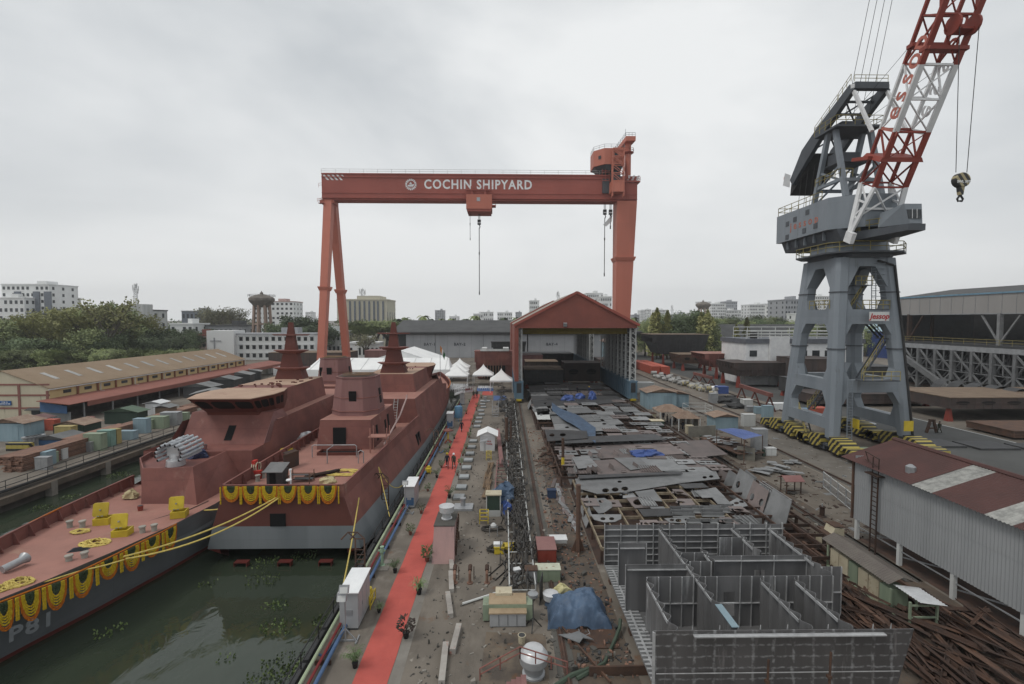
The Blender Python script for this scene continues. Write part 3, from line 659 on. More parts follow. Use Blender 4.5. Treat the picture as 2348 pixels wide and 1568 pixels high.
for i in range(8):
 p,q=bp[i],bp[i+1];o=(p-q).normalized().cross(Vector((0,0,1)));o=o if o.x>0 else-o
 p2=p.lerp(q,.08)+o*.12;q2=p.lerp(q,.82)+o*.12
 where=('closest to the square stern','second from the square stern','third from the square stern','under the yellow mooring ropes','fifth from the square stern','beside the hull number','above the hull number','cut by the edge of the view')[i]
 garland(p2,q2,1.4,4,'looped marigold garland on the dark bow side, '+where,'flower_garland',o)
 for f in(.88,.95):drop_strand(p.lerp(q,f)+o*.12,1.25,'single yellow flower strand hanging on the dark bow between looped garlands',o).__setitem__('group','single yellow flower strands hanging on the dark bow')
rope('orange flower rope along the deck edge of the dark bow',[p+Vector((.08,0,.06))for p in bp],.05,orange_m,'flower_rope','garland')
rope('orange flower rope on top of the far bulwark of the bow ship',[SL(d,-w,2.0+z)for d,w,z in((-29,4.55,.98),(-33,3.95,1.02),(-36.5,3.05,1.1),(-40,2.05,1.2))],.05,orange_m,'flower_rope','garland')
rope('orange flower rope along the far bow rail of the stern-on warship',[SC(d,w,2.8+z)for d,w,z in((-21.5,5.2,.95),(-26,5.0,.95),(-30,4.55,1.0),(-34,3.75,1.05),(-38,2.7,1.15))],.07,orange_m,'flower_rope','garland')
# hull number on the bow
pn=bp[6]*.55+bp[7]*.45;dx=(bp[5]-bp[7]).normalized();dx.z=0
textobj('P81',1.15,pm('number_grey',(.20,.21,.22),(.16,.17,.18),1.2,.6,rand=0),bow_ship,frameM(Vector((pn.x+.12,pn.y,.2)),-dx*-1,(.16,-.03,1)),'hull_number',.03,.03,1.15)
# after-deck objects of the stern ship
def on_aft(u,v):return G(u,v,3.31)
t=thing('sheet_metal_hut','little hut of dark sheets with sloping roof on the stern deck','hut',on_aft(636,1110))
m=MB();m.box((-.65,-.5,0),(.65,.6,1.25));m.build('wall',steeldk,t)
m=MB();m.plate([(-.85,-.75,1.2),(.75,-.75,1.2),(.75,.7,1.62),(-.85,.7,1.62)],.05);m.build('roof',pm('hut_sheet',(.20,.20,.20),corr=('X',5,.6),rand=0),t)
m=MB();m.box((-.4,-.53,0),(.1,-.5,1.1));m.build('door_opening',black,t)
t=thing('light_mast','white camera and lamp post rising over the square stern','lamp',SC(34.9,.45,3.3))
m=MB();m.tube([(0,0,0),(0,0,2.0)],.06,8);m.build('pole',white,t)
m=MB();m.lathe([(.05,0),(.22,.05),(.2,.12)],(-.1,-.1,1.2),10);m.lathe([(.05,0),(.2,.05),(.2,.12)],(-.1,-.1,.55),10);m.lathe([(.1,0),(.1,.1)],(0,0,2.0),10);m.build('lamp_head',white,t)
m=MB()
for k in range(46):
 a=random.uniform(-.5,.5);m.bar((-.9+a*.5,-1.2+random.random()*.6,.05+.25*random.random()),(.5+a*.5,1.0+random.random()*.6,.05+.3*random.random()),.06,.05)
m.build('plank_bundle',rustd,label='dark bundle of thin boards lying beside the tangled yellow rope',cat='boards',loc=on_aft(738,1093),rz=-.4)
coil('rope_coil','tangled yellow rope spread on the stern deck beside the boards',on_aft(790,1085),1.9,.9,6,.05,yrope,12,flat=.1)
crumple('sack','pale yellow cloth sack on the stern deck by the transom','sack',on_aft(752,1106),(1.3,.9,.45),pm('cream_cloth',(.5,.44,.26)),8)
t=thing('cable_reel','yellow cable reel lying flat near the stern bulwark','reel',on_aft(657,1042))
m=MB();m.lathe([(.6,0),(.6,.1)],(0,0,0),16);m.lathe([(.6,.5),(.6,.6)],(0,0,0),16);m.build('flange',yellow,t)
m=MB();m.lathe([(.5,.1),(.55,.3),(.5,.5)],(0,0,0),16);m.build('wound_rope',yrope,t)
crumple('tarpaulin','long silver wrapped bundle beside the deckhouse','tarpaulin',on_aft(702,1008),(1.5,2.6,.8),silver,9)
crumple('tarpaulin','crumpled white sheet on the stern deck behind the yellow reel','tarpaulin',on_aft(676,1024),(1.0,1.6,.5),whiteold,10)
t=thing('fire_hose_stand','red hose stand with coiled pale hose by the stern bulwark','hose stand',on_aft(585,1094))
m=MB();m.box((-.15,-.25,0),(.15,.25,1.5));m.box((.1,-.5,0),(.7,-.1,.7));m.build('frame',pm('bright_red',(.4,.03,.02),rand=0),t)
m=MB();m.tube([(-.2+.02*k,.35*math.cos(k*.7),.9+.4*math.sin(k*.7))for k in range(30)],.05,5);m.build('hose',cream,t)
t=thing('workbench_frame','rusty pipe trestle with steel offcuts on the stern deck','trestle',on_aft(690,1105))
m=MB()
for x in(-.9,.9):
 for y in(-.5,.5):m.bar((x,y,0),(x,y,.95),.06)
for y in(-.5,.5):m.bar((-1,y,.6),(1,y,.6),.06)
for x in(-.9,.9):m.bar((x,-.6,.6),(x,.6,.6),.06)
m.build('frame',rust,t);m=MB();m.cb((0,-.1,.66),(1.4,.3,.04));m.cb((.1,.3,.2),(1.6,.5,.05));m.build('steel_offcut',steeldk,t)
m=MB();m.cb((0,0,.7),(.1,1.8,1.4));m.cb((-.3,.3,1.35),(.6,1.4,.06),0,0,.3);m.build('steel_screen',rustd,label='dark rusty steel screen leaning on the stern deck behind the hut',cat='screen',loc=on_aft(668,1072),rz=-.35)
# ================================================================ gantry crane
YG=161.0
gantry=thing('gantry_crane','huge orange-red gantry crane with white lettering on its beam','crane',(-8.5,YG,0))
AG=R(.4)
def gp(x,y,z):
 dx=x+8.5;return Vector((-8.5+dx*math.cos(AG)-y*math.sin(AG),YG+dx*math.sin(AG)+y*math.cos(AG),z))
def gb(m,x0,x1,y0,y1,z0,z1):
 return m.hexa([gp(x0,y0,z0),gp(x1,y0,z0),gp(x1,y1,z0),gp(x0,y1,z0)],[gp(x0,y0,z1),gp(x1,y0,z1),gp(x1,y1,z1),gp(x0,y1,z1)])
bz0,bz1=56.35,63.95
def B(m,name,mat=crane_r,par=None,**k):return m.build(name,mat,par or gantry,w=True,**k)
XL,XR=-59.0,43.6
m=MB();gb(m,XL,XR,-2.5,2.5,bz0,bz1);B(m,'main_beam')
m=MB();gb(m,XL,XR-6,-2.75,2.75,bz1,bz1+.35);gb(m,XL,XR-2,-2.75,-2.5,bz1-1.0,bz1-.8);gb(m,XL,XR,-2.85,2.85,bz0-.02,bz0+.15);gb(m,XL,XR,-2.65,-2.5,bz0+1.6,bz0+1.8);B(m,'beam_flange')
m=MB();gb(m,XL,XR,-2.3,2.3,bz0-.5,bz0-.02);B(m,'lower_flange',crane_r)
m=MB();railing(m,[gp(XL,-2.6,bz1+.35),gp(XR-8,-2.6,bz1+.35)],1.3,.05,4.5,1,4);B(m,'handrail',whiteold)
for k in range(5):
 x=XL+.3+k*1.45
 m=MB();m.hexa([gp(x,-2.53,bz1-.35),gp(x+.75,-2.53,bz1-.35),gp(x+.75,-2.5,bz1-.35),gp(x,-2.5,bz1-.35)],[gp(x,-2.53,bz1-.3),gp(x+.75,-2.53,bz1-.3),gp(x+.75,-2.5,bz1-.3),gp(x,-2.5,bz1-.3)])
 m=MB();m.loft([[gp(x,-2.535,bz1-.2),gp(x+.7,-2.535,bz1-.2),gp(x+2.2-.9*(k==4),-2.535,bz1-1.9+.9*(k==4)),gp(x+1.5-.2*(k==4),-2.535,bz1-1.9+.9*(k==4))],[gp(x,-2.5,bz1-.2),gp(x+.7,-2.5,bz1-.2),gp(x+2.2-.9*(k==4),-2.5,bz1-1.9+.9*(k==4)),gp(x+1.5-.2*(k==4),-2.5,bz1-1.9+.9*(k==4))]]);B(m,'white_stripe',white)
tx=Vector((math.cos(AG),math.sin(AG),0))
textobj('COCHIN SHIPYARD',4.1,white,gantry,frameM(gp(-8.5,-2.52,60.8),tx,(0,0,1))@Matrix.Diagonal((.86,1,1,1)),'lettering',.10,.03,1.16)
# gear emblem with a ship
m=MB();cx,cz=-30.3,60.8
def ringq(m,r0,r1,a0,a1):
 q=lambda r,a:gp(cx+r*math.cos(a),-2.53,cz+r*math.sin(a));m.quad(q(r0,a0),q(r1,a0),q(r1,a1),q(r0,a1))
for k in range(24):ringq(m,1.28,1.5,2*math.pi*k/24,2*math.pi*(k+1)/24)
for k in range(18):a=2*math.pi*k/18;ringq(m,1.5,1.85,a,a+.2)
for pl in([(-1.1,-.2),(1.1,.15),(.75,-.6),(-.8,-.6)],[(-.5,.05),(.3,.1),(.3,.45),(-.5,.4)],[(-.2,.4),(.1,.4),(.1,.8),(-.2,.8)],[(-.9,-.75),(.9,-.75),(.8,-.9),(-.8,-.9)],[(-1.0,.6),(-.3,.95),(-.3,1.02),(-1.0,.7)]):
 m.quad(*[gp(cx+x,-2.53,cz+z)for x,z in pl])
B(m,'gear_emblem_logo',white)
# fixed right leg (box, narrower downwards)
def leg(name,x0,w0,y0,d0,z0,x1,w1,y1,d1,z1,mat=crane_o):
 m=MB();f=lambda x,w,y,d,z:[gp(x-w/2,y-d/2,z),gp(x+w/2,y-d/2,z),gp(x+w/2,y+d/2,z),gp(x-w/2,y+d/2,z)]
 m.loft([f(x0,w0,y0,d0,z0),f(x1,w1,y1,d1,z1)]);l=B(m,name,mat)
 for fr in(.66 if x0>0 else .46,):
  a=z0+(z1-z0)*fr;x=x0+(x1-x0)*fr;w=w0+(w1-w0)*fr;y=y0+(y1-y0)*fr;d=d0+(d1-d0)*fr
  m=MB();m.loft([f(x,w+.3,y,d+.3,a-1.2),f(x,w+1.1,y,d+1.1,a-.1),f(x,w+1.1,y,d+1.1,a+.15)]);B(m,'leg_collar',crane_o,l)
 return l
leg('leg',39.0,4.3,0,4.2,2.2,40.2,6.5,0,6.0,bz0-.5)
leg('leg',-56.6,2.1,-12,2.5,3.0,-57.2,2.6,-1.0,2.9,bz0-.5)
leg('leg',-56.6,2.1,12.5,2.5,3.0,-57.0,2.5,2.0,2.9,bz0-.5)
for x,ys in((39.0,(-9,9)),(-56.6,(-11.5,11.5))):
 m=MB();gb(m,x-1.3,x+1.3,-13,13,2.0,4.0);B(m,'sill_beam',crane_o)
 for y in ys:
  m=MB();gb(m,x-.9,x+.9,y-4.5,y+4.5,.9,2.0)
  for k in range(4):gb(m,x-.5,x+.5,y-4+2.2*k,y-2.6+2.2*k,.17,.9)
  B(m,'bogie',crane_o)
m=MB();gb(m,-59.8,-55.4,-2.2,2.6,bz0-1.5,bz0-.5);railing(m,[gp(-60.2,-3.2,bz0-1.5),gp(-59,-3.2,bz0-1.5)],1.2,.05);B(m,'leg_hinge',crane_o)
m=MB();railing(m,[gp(-60,-2.4,bz0-1.6),gp(-58,-3.4,bz0-1.6)],1.3,.05,1);railing(m,[gp(-60,-2.4,bz0+3.4),gp(-58.8,-2.9,bz0+3.4)],1.3,.05,1);m.bar(gp(-60,-2.2,bz0-1.7),gp(-58,-2.8,bz0-1.7),1.2,.12);B(m,'service_platform',crane_r)
# lower trolley under the beam
m=MB();gb(m,-12.3,-4.0,-4.2,3.5,52.8,57.4);tro=B(m,'lower_trolley',crane_o)
m=MB();gb(m,-12.0,-4.3,-4.0,3.3,52.0,52.8);B(m,'trolley_base',crane_r,tro)
m=MB();gb(m,-8.9,-7.8,-4.26,-4.2,55.2,56.4);B(m,'window',galv,tro)
m=MB();gb(m,-12.4,-4.0,-3.6,-2.9,58.8,59.1);
for x in(-10.5,-6.2):gb(m,x-.35,x+.35,-3.4,-2.9,57.4,60.2)
B(m,'trolley_hanger',crane_r,tro)
m=MB();gb(m,-4,-2.8,-4.0,-1,53.8,54.1);railing(m,[gp(-3.9,-4,54.1),gp(-2.8,-4,54.1),gp(-2.8,-1,54.1)],1.3,.05);B(m,'trolley_platform',crane_r,tro)
def hook(x,ztop,zend,y=-.5,thin=False,name='hoist_hook'):
 m=MB()
 if not thin:
  for dx in(-.3,-.1,.1,.3):m.tube([gp(x+dx,y,ztop),gp(x+dx,y,ztop-2)],.05,4)
  m.mat(1);gb(m,x-.55,x+.55,y-.4,y+.4,ztop-3.6,ztop-2);m.mat(2);gb(m,x-.5,x+.5,y-.45,y+.45,ztop-3.2,ztop-2.8);m.mat(1);m.tube([gp(x,y,ztop-3.6),gp(x+.3,y,ztop-4.3),gp(x,y,ztop-4.9)],.16,5)
  m.mat(0);m.tube([gp(x,y,ztop-4.6),gp(x,y,zend)],.13,5);m.mat(1);m.tube([gp(x,y,zend+.8),gp(x,y,zend-.3)],.2,6);m.tube([gp(x,y,(ztop+zend)/2+.6),gp(x,y,(ztop+zend)/2-.2)],.22,6)
 else:m.tube([gp(x,y,ztop),gp(x,y,zend)],.07,4);m.tube([gp(x,y,zend+.5),gp(x,y,zend-.2)],.13,5);m.tube([gp(x,y,ztop-3),gp(x,y,ztop-3.8)],.14,5)
 return B(m,name,[steeldk,blackp,white])
hook(-8.3,52.0,25.6);hook(-11.3,52.0,43.5,thin=True)
hook(35.3,55.5,47.5);hook(33.4,55.5,31.8)
m=MB();m.loft([[gp(x-1.3,y,z)for x,z in((34.2,48.6),(37.2,52.0),(37.0,49.6),(35.2,48.0))]for y in(-.6,-.4)]);B(m,'lifting_beam',white)
gp0=gp
gp=lambda x,y,z:gp0(x-1.2,y,z-.7-.13*max(0,z-66))
# upper machinery house, shaft frame, jib mast at the right end
def oct_house(z0,z1,x0,x1,y0,y1,c,sl=0):
 return[gp(x0+c,y0,z0),gp(x1,y0,z0),gp(x1,y1,z0),gp(x0+c,y1,z0),gp(x0,y1-3,z0),gp(x0,y0+3,z0)]
m=MB();m.loft([oct_house(67.8,0,30.3,39.8,-5.5,6,3.0),oct_house(73.6,0,30.3,39.8,-5.5,6,3.0)]);hs=B(m,'machinery_house',crane_o)
m=MB();m.loft([oct_house(66.0,0,32.3,39.0,-4,5,2.5),oct_house(67.8,0,30.6,39.5,-5.2,5.5,3.0)]);B(m,'house_underside',crane_dk,hs)
m=MB();railing(m,[gp(30.4,3,73.6),gp(30.4,-2.5,73.6),gp(33.3,-5.4,73.6),gp(39.7,-5.4,73.6)],1.3,.05,2);B(m,'roof_rail',galv,hs)
for x,z in((36.5,70.6),(32.0,70.5)):
 m=MB();gb(m,x,x+1.0,-5.56+.4*(x<33)*3,-5.5+.4*(x<33)*3,z,z+1.2)if x>33 else m.loft([[gp(31.6,-4.0,70),gp(32.3,-4.7,70),gp(32.3,-4.7,71.2),gp(31.6,-4.0,71.2)],[gp(31.57,-4.03,70),gp(32.27,-4.73,70),gp(32.27,-4.73,71.2),gp(31.57,-4.03,71.2)]]);B(m,'window',glass_d,hs)
 # lift shaft frame
m=MB();x0,x1,y0,y1=35.6,39.2,-7.2,-5.7
for x in(x0,x1):
 for y in(y0,y1):m.bar(gp(x,y,57),gp(x,y,73.0),.28)
for k in range(6):
 z=58.5+2.9*k
 for y in(y0,y1):m.bar(gp(x0,y,z),gp(x1,y,z),.2)
 if k<5:
  for y in(y0,y1):m.bar(gp(x0,y,z+2.9),gp(x1,y,z),.18)
 for x in(x0,x1):m.bar(gp(x,y0,z),gp(x,y1,z),.18)
B(m,'lift_shaft_frame',crane_o)
m=MB();gb(m,35.4,39.4,-7.3,-3,58.6,62.0);B(m,'operator_cabin',crane_o)
m=MB();gb(m,33.2,35.4,-3.1,-2.6,59,63.6);gb(m,35.9,39,-3.4,-2.7,62,67.5);B(m,'shaft_recess',crane_dk)
m=MB();gb(m,33.0,35.0,-3.6,-3.4,65.5,65.7)
for z in(62.8,64.4,66):m.bar(gp(32.8,-3.8,z),gp(35.3,-3.8,z),.15)
for x in(32.9,34,35.2):m.bar(gp(x,-3.8,62.6),gp(x,-3.8,66.6),.15)
B(m,'side_gallery',crane_r)
m=MB();
for dx in(0,.7):m.bar(gp(40.2+dx+1.2,-3.6,57),gp(40+dx,-3.6,70),.12)
for k in range(26):m.bar(gp(41.4-.046*k,-3.6,57+.5*k),gp(42.1-.046*k,-3.6,57+.5*k),.08)
B(m,'ladder',crane_r)
m=MB();gb(m,40.2,45.6,-3.2,3,62.6,63.0);railing(m,[gp(40.2,-3.1,63),gp(45.6,-3.1,63),gp(45.6,2.9,63)],1.3,.06,1.3);B(m,'end_platform',crane_r)
for k in range(3):
 x=41.2+k*1.5;m=MB();m.loft([[gp(x,-2.58,63.3),gp(x+.7,-2.58,63.3),gp(x+1.4,-2.58,64.9),gp(x+.7,-2.58,64.9)],[gp(x,-2.5,63.3),gp(x+.7,-2.5,63.3),gp(x+1.4,-2.5,64.9),gp(x+.7,-2.5,64.9)]]);B(m,'white_stripe',white)
m=MB();c0=gp(42.4,.5,65);m.lathe([(1.0,0),(1.0,11.5),(1.15,11.5),(1.15,12)],c0,14);B(m,'jib_post',crane_o,smooth=True)
m=MB();c1=gp(42.4,.5,73.6);m.lathe([(1.2,0),(1.9,.5),(1.9,.65)],c1,8);railing(m,[c1+Vector((1.9*math.cos(a*.785),1.9*math.sin(a*.785),.65))for a in range(9)],1.2,.05);B(m,'post_platform',crane_r)
m=MB();q=lambda x,y,z:gp(42.4+x,.5+y,77+z)
m.loft([[q(-1.5,-3,0.6),q(1.7,-3,.6),q(1.7,-3,2.3),q(-1.5,-3,2.3)],[q(-2.4,12,-.2),q(0,12,-.2),q(0,12,1.6),q(-2.4,12,1.6)]]);B(m,'service_jib',crane_o)
m=MB();railing(m,[q(-1.5,-2.8,2.3),q(1.6,-2.8,2.3)],1.2,.05,1.2);railing(m,[q(-1.5,-2.8,2.3),q(-2.4,12,1.6)],1.2,.05,1.8);m.bar(q(-1.6,-2.6,2.3),q(-1.6,-2.6,5),.08);B(m,'jib_rail',crane_dk)
# ================================================================ level-luffing crane on its portal
crane=thing('portal_crane','grey portal crane with red and white lattice jib and lettered machinery house','crane',(46.8,65,0))
def C(m,name,mat=crane_g,par=None,**k):return m.build(name,mat,par or crane,w=True,**k)
foot={'a':Vector((41.8,69.6,2.0)),'b':Vector((41.8,59.9,2.0)),'c':Vector((51.8,60.6,2.0)),'d':Vector((51.8,69.8,2.0))}
top={'a':Vector((43.7,67.9,25)),'b':Vector((43.7,62.2,25)),'c':Vector((49.8,62.3,25)),'d':Vector((49.8,67.9,25))}
at=lambda k,z:foot[k].lerp(top[k],(z-2)/23)
for k in 'abcd':
 m=MB();cx_=lambda z,w:[at(k,z)+Vector((x*w/2,y*w/2,0))for x,y in((-1,-.55),(-.55,-1),(.55,-1),(1,-.55),(1,.55),(.55,1),(-.55,1),(-1,.55))]
 m.loft([cx_(2,1.45),cx_(8,1.65),cx_(17,1.75),cx_(25,1.8)]);l=C(m,'portal_leg')
 for z in(13.2,20.5):m=MB();m.loft([cx_(z,1.95),cx_(z+.14,1.95)]);C(m,'leg_flange',crane_dk,l)
def tie(a,b,z,h,w,hn=1.8,up=True,dn=True):
 p,q=at(a,z),at(b,z);d=(q-p).normalized();m=MB();m.bar(p,q,w,h)
 n=d.cross(Vector((0,0,1))).normalized()*w/2
 for e,s,k in((p,1,a),(q,-1,b)):
  for sg in([1]if up else[])+([-1]if dn else[]):
   z0=z+sg*h/2;f=at(k,z0);g_=at(k,z0+sg*hn);o=d*s*.85
   tri=[f+o*.95+d*s*hn*.5,f+o*.5,g_+o*.5,g_+o*.95]
   m.loft([[x-n for x in tri],[x+n for x in tri]])
 return C(m,'portal_tie')
for a,b in(('a','b'),('b','c'),('c','d'),('d','a')):
 tie(a,b,17.4,1.9,1.1,1.5);tie(a,b,8.5,1.6,1.1,1.5);tie(a,b,24.5,1.2,1.4,2.6,up=False)
tie('a','b',3.7,1.5,1.1,1.2,dn=False);tie('c','d',3.7,1.5,1.1,1.2,dn=False)
m=MB();oc=lambda w,z:[Vector((46.8+w*x,65+w*y,z))for x,y in((-1,-.6),(-.6,-1),(.6,-1),(1,-.6),(1,.6),(.6,1),(-.6,1),(-1,.6))]
m.loft([oc(4.0,25),oc(4.2,25.4),oc(5.3,25.5),oc(5.3,25.7)]);C(m,'ring_platform',crane_dk)
m=MB();m.loft([oc(3.9,25.7),oc(3.7,27.2)]);C(m,'slewing_ring')
m=MB();pr=oc(5.25,25.7);railing(m,pr+[pr[0]],1.15,.05,1.8);C(m,'platform_rail',yrail)
m=MB();m.box((46.2,60.05,16.85),(48.7,60.15,18.0));sg=C(m,'sign_board',whiteold)
textobj('Jessop',.95,pm('sign_red',(.42,.03,.03),rand=0),crane,frameM((47.45,60.03,17.42),(1,0,0),(0,0,1)),'sign_lettering',.02,.02,1.0,shear=.25)
# stairs, ladders, yellow rails inside the portal
m=MB()
def flight(m,p,q,w=.8,n=10):
 p=Vector(p);q=Vector(q);d=(q-p);s=Vector((-d.y,d.x,0)).normalized()*w/2
 for sg in(1,-1):m.bar(p+s*sg,q+s*sg,.07,.25)
 for i in range(n+1):
  c=p.lerp(q,i/n);m.bar(c-s,c+s,.22,.04)
flight(m,(46.2,61.5,9.4),(50.2,62.5,14.6));flight(m,(50.2,63.2,14.6),(46.5,63.2,18.4));flight(m,(45.4,62.6,18.4),(47.2,62.4,21.5));flight(m,(43.0,66.2,4.5),(42.8,62.0,8.6));flight(m,(42.0,64.5,.3),(42.0,66.5,4.4))
m.box((46.0,61,18.3),(49.5,63,18.4));m.box((45.2,61.3,21.4),(47.4,63,21.5));m.box((49.6,61.4,14.5),(51,63.6,14.6));m.box((44.6,58.6,9.3),(49.2,60.0,9.45))
C(m,'stairway',crane_dk)
m=MB()
railing(m,[(46.2,61.1,9.4),(50.2,62.1,14.6)],1.0,.05,1.0);railing(m,[(50.2,62.8,14.6),(46.5,62.8,18.4)],1.0,.05,1.0);railing(m,[(46.0,61,18.4),(49.5,61,18.4),(49.5,63,18.4)],1.1,.05,1.0)
railing(m,[(45.2,61.3,21.5),(47.4,61.3,21.5)],1.1,.05,.7);railing(m,[(45.4,62.2,18.4),(47.2,62.0,21.5)],1.0,.05,.7);railing(m,[(44.6,58.6,9.45),(49.2,58.6,9.45)],1.1,.05,1.1);railing(m,[(42.6,66.2,4.5),(42.4,62.0,8.6)],1.0,.05,.8);railing(m,[(41.5,64.5,.3),(41.5,66.5,4.4)],1.0,.05,.8)
railing(m,[(42.2,61.8,18.45),(42.6,66.5,18.45)],1.1,.05,1.2);railing(m,[(43,67,4.5),(43,65.2,4.5)],1.1,.05,.6)
C(m,'stair_rail',yrail)
m=MB()
for dx in(0,.55):m.bar((47.6+dx,61.6,18.4),(47.6+dx,61.9,25.4),.07)
for k in range(22):m.bar((47.6,61.6,18.6+.31*k),(48.15,61.6,18.6+.31*k),.05)
for k in range(8):z=20+.7*k;m.tube([(47.6,61.6,z),(47.8,60.8,z),(48.6,60.8,z),(48.7,61.6,z)],.03,4)
C(m,'ladder',crane_g);m=MB()
for dx in(0,.6):m.bar((42.9+dx,58.8,.3),(42.9+dx,59.0,9.4),.08)
for k in range(26):m.bar((42.9,58.8,.6+.34*k),(43.5,58.8,.6+.34*k),.05)
C(m,'ladder',crane_g)
m=MB();m.tube([at('c',24)+Vector((.2,-1.05,0)),at('c',15)+Vector((.3,-1.0,0)),at('c',3)+Vector((.3,-.85,0)),at('c',1)+Vector((.3,-.8,0))],.14,6);m.tube([at('c',24)+Vector((0,-1.1,0)),(48,61.3,24.6)],.14,6);C(m,'cable_run',blackp)
m=MB();m.cb((44.3,59.4,3.9),(.06,1.4,1.2));m.cb((51.0,59.2,3.6),(1.2,.06,1.3));C(m,'notice_plate',yellow)
# bogies with hazard stripes
hz_m=bpy.data.materials.new('hazard_stripe');hz_m.use_nodes=True
_t=hz_m.node_tree;_n=_t.nodes;_l=_t.links
_tc=_n.new('ShaderNodeTexCoord');_mp=_n.new('ShaderNodeMapping');_mp.inputs['Rotation'].default_value=(R(-38),0,0)
_w=_n.new('ShaderNodeTexWave');_w.bands_direction='Y';_w.inputs['Scale'].default_value=.5;_w.inputs['Distortion'].default_value=0
_c=_n.new('ShaderNodeValToRGB');_c.color_ramp.interpolation='CONSTANT';_c.color_ramp.elements[0].color=(.022,.022,.022,1);_c.color_ramp.elements[1].position=.56;_c.color_ramp.elements[1].color=(.36,.29,.065,1)
_l.new(_tc.outputs['Object'],_mp.inputs[0]);_l.new(_mp.outputs[0],_w.inputs[0]);_l.new(_w.outputs[1],_c.inputs[0]);_l.new(_c.outputs[0],_n['Principled BSDF'].inputs['Base Color']);_n['Principled BSDF'].inputs['Roughness'].default_value=.6
for x,ys in((41.8,(59.9,69.6)),(51.8,(60.6,69.8))):
 for y in ys:
  m=MB();m.lathe([(.7,0),(.7,.5),(.5,.55)],(x,y,1.75),12);m.box((x-.75,y-2.6,.95),(x+.75,y+2.6,1.2));bg_=C(m,'bogie',crane_dk)
  for s in(-1,1):
   prof=[(y+s*.7,1.1),(y+s*3.2,1.1),(y+s*3.6,1.5),(y+s*2.6,2.1),(y+s*.8,2.3)]
   m=MB();m.loft([[(x-1.0,a,b)for a,b in prof],[(x+1.0,a,b)for a,b in prof]]);C(m,'hazard_cover',hz_m,bg_)
   for c in(1.6,4.3):
    m=MB();yc=y+s*c;m.box((x-.6,yc-1.0,.35),(x+.6,yc+1.0,1.0));C(m,'wheel_truck',crane_dk,bg_)
    m=MB();m.loft([[(x-1.1,yc-s*.6,.7),(x-1.1,yc+s*1.2,.45),(x-1.1,yc+s*1.1,1.5),(x-1.1,yc-s*.2,1.7)],[(x+.9,yc-s*.6,.7),(x+.9,yc+s*1.2,.45),(x+.9,yc+s*1.1,1.5),(x+.9,yc-s*.2,1.7)]]);C(m,'hazard_guard',hz_m,bg_)
    for e in(-.55,.55):m=MB();m.loft([[(x-.14,yc+e+.36*math.cos(a*.524),.50+.33*math.sin(a*.524))for a in range(12)],[(x+.14,yc+e+.36*math.cos(a*.524),.50+.33*math.sin(a*.524))for a in range(12)]]);C(m,'wheel',blackp,bg_)
    # machinery house
hx0,hx1=41.5,48.6
def hp(z):return[Vector((hx0,73.2,z)),Vector((hx0,61.6,z)),Vector((44.6,59.3,z)),Vector((hx1,59.3,z)),Vector((hx1,73.2,z))]
m=MB();m.loft([hp(28.55),hp(32.6)]);house=C(m,'machinery_house')
m=MB();m.loft([[Vector((42.4,72.3,27.0)),Vector((42.6,60.5,27.0)),Vector((48,60.5,27.0)),Vector((48,72.3,27.0))],[Vector((42.1,72.8,28.55)),Vector((42.1,60.8,28.55)),Vector((48.4,60.2,28.55)),Vector((48.4,72.8,28.55))]]);C(m,'underframe',crane_dk,house)
m=MB()
for k in range(5):m.box((41.9,63+k*2.0,27.4),(42.25,63.15+k*2.0,28.5))
C(m,'underframe_rib',crane_g,house)
for y,z in((70.4,31.0),(68.6,31.3),(65.8,31.7),(70.4,29.1),(66.4,29.3),(64.0,29.5)):
 m=MB();m.box((hx0-.04,y-.4,z-.35),(hx0-.005,y+.4,z+.35));C(m,'louvre',crane_dk,house)
textobj('jessop',1.5,pm('house_lettering',(.45,.15,.10),rand=0),house,frameM((hx0-.01,66.6,30.4),(0,-1,0),(0,0,1)),'lettering',.02,.03,1.65)
m=MB();railing(m,[(hx0+.1,73,32.6),(hx0+.1,63,32.6)],1.2,.05,1.8);railing(m,[(hx0+.1,73,32.6),(hx1,73,32.6)],1.2,.05,1.8);C(m,'roof_rail',yrail,house)
# operator cabin on its bracket
m=MB();m.loft([[Vector((45.4,58.2,28.2)),Vector((47.2,55.6,28.2)),Vector((48.6,55.6,28.2)),Vector((48.8,58.4,28.2))],[Vector((45.6,58.2,29.9)),Vector((46.5,55.8,30.5)),Vector((48.6,55.8,30.5)),Vector((48.8,58.4,30.3))]]);cab=C(m,'operator_cabin')
m=MB();m.loft([[Vector((46.95,55.66,28.75)),Vector((48.4,55.58,28.75)),Vector((48.4,55.62,29.8)),Vector((46.75,55.7,29.8))],[Vector((46.95,55.6,28.75)),Vector((48.4,55.52,28.75)),Vector((48.4,55.57,29.8)),Vector((46.75,55.65,29.8))]]);C(m,'window',glass_d,cab)
m=MB();
for x in(47.3,47.85):m.bar((x,55.5,28.75),(x,55.54,29.85),.05)
C(m,'window_frame',white,cab)
m=MB();m.loft([[Vector((43.5,61,26.9)),Vector((46.8,55.5,27.4)),Vector((48.9,55.5,27.4)),Vector((48.4,61,26.9))],[Vector((43.5,61,28.0)),Vector((46.8,55.5,28.15)),Vector((48.9,55.5,28.15)),Vector((48.4,61,28.0))]]);C(m,'cabin_bracket',crane_dk,cab)
m=MB();railing(m,[(44.4,59.8,28.05),(46.6,56.6,28.15)],1.2,.05,.9);railing(m,[(44.4,60.0,28.05),(44.4,60.9,27)],1.2,.05,.6);C(m,'cabin_rail',yrail,cab)
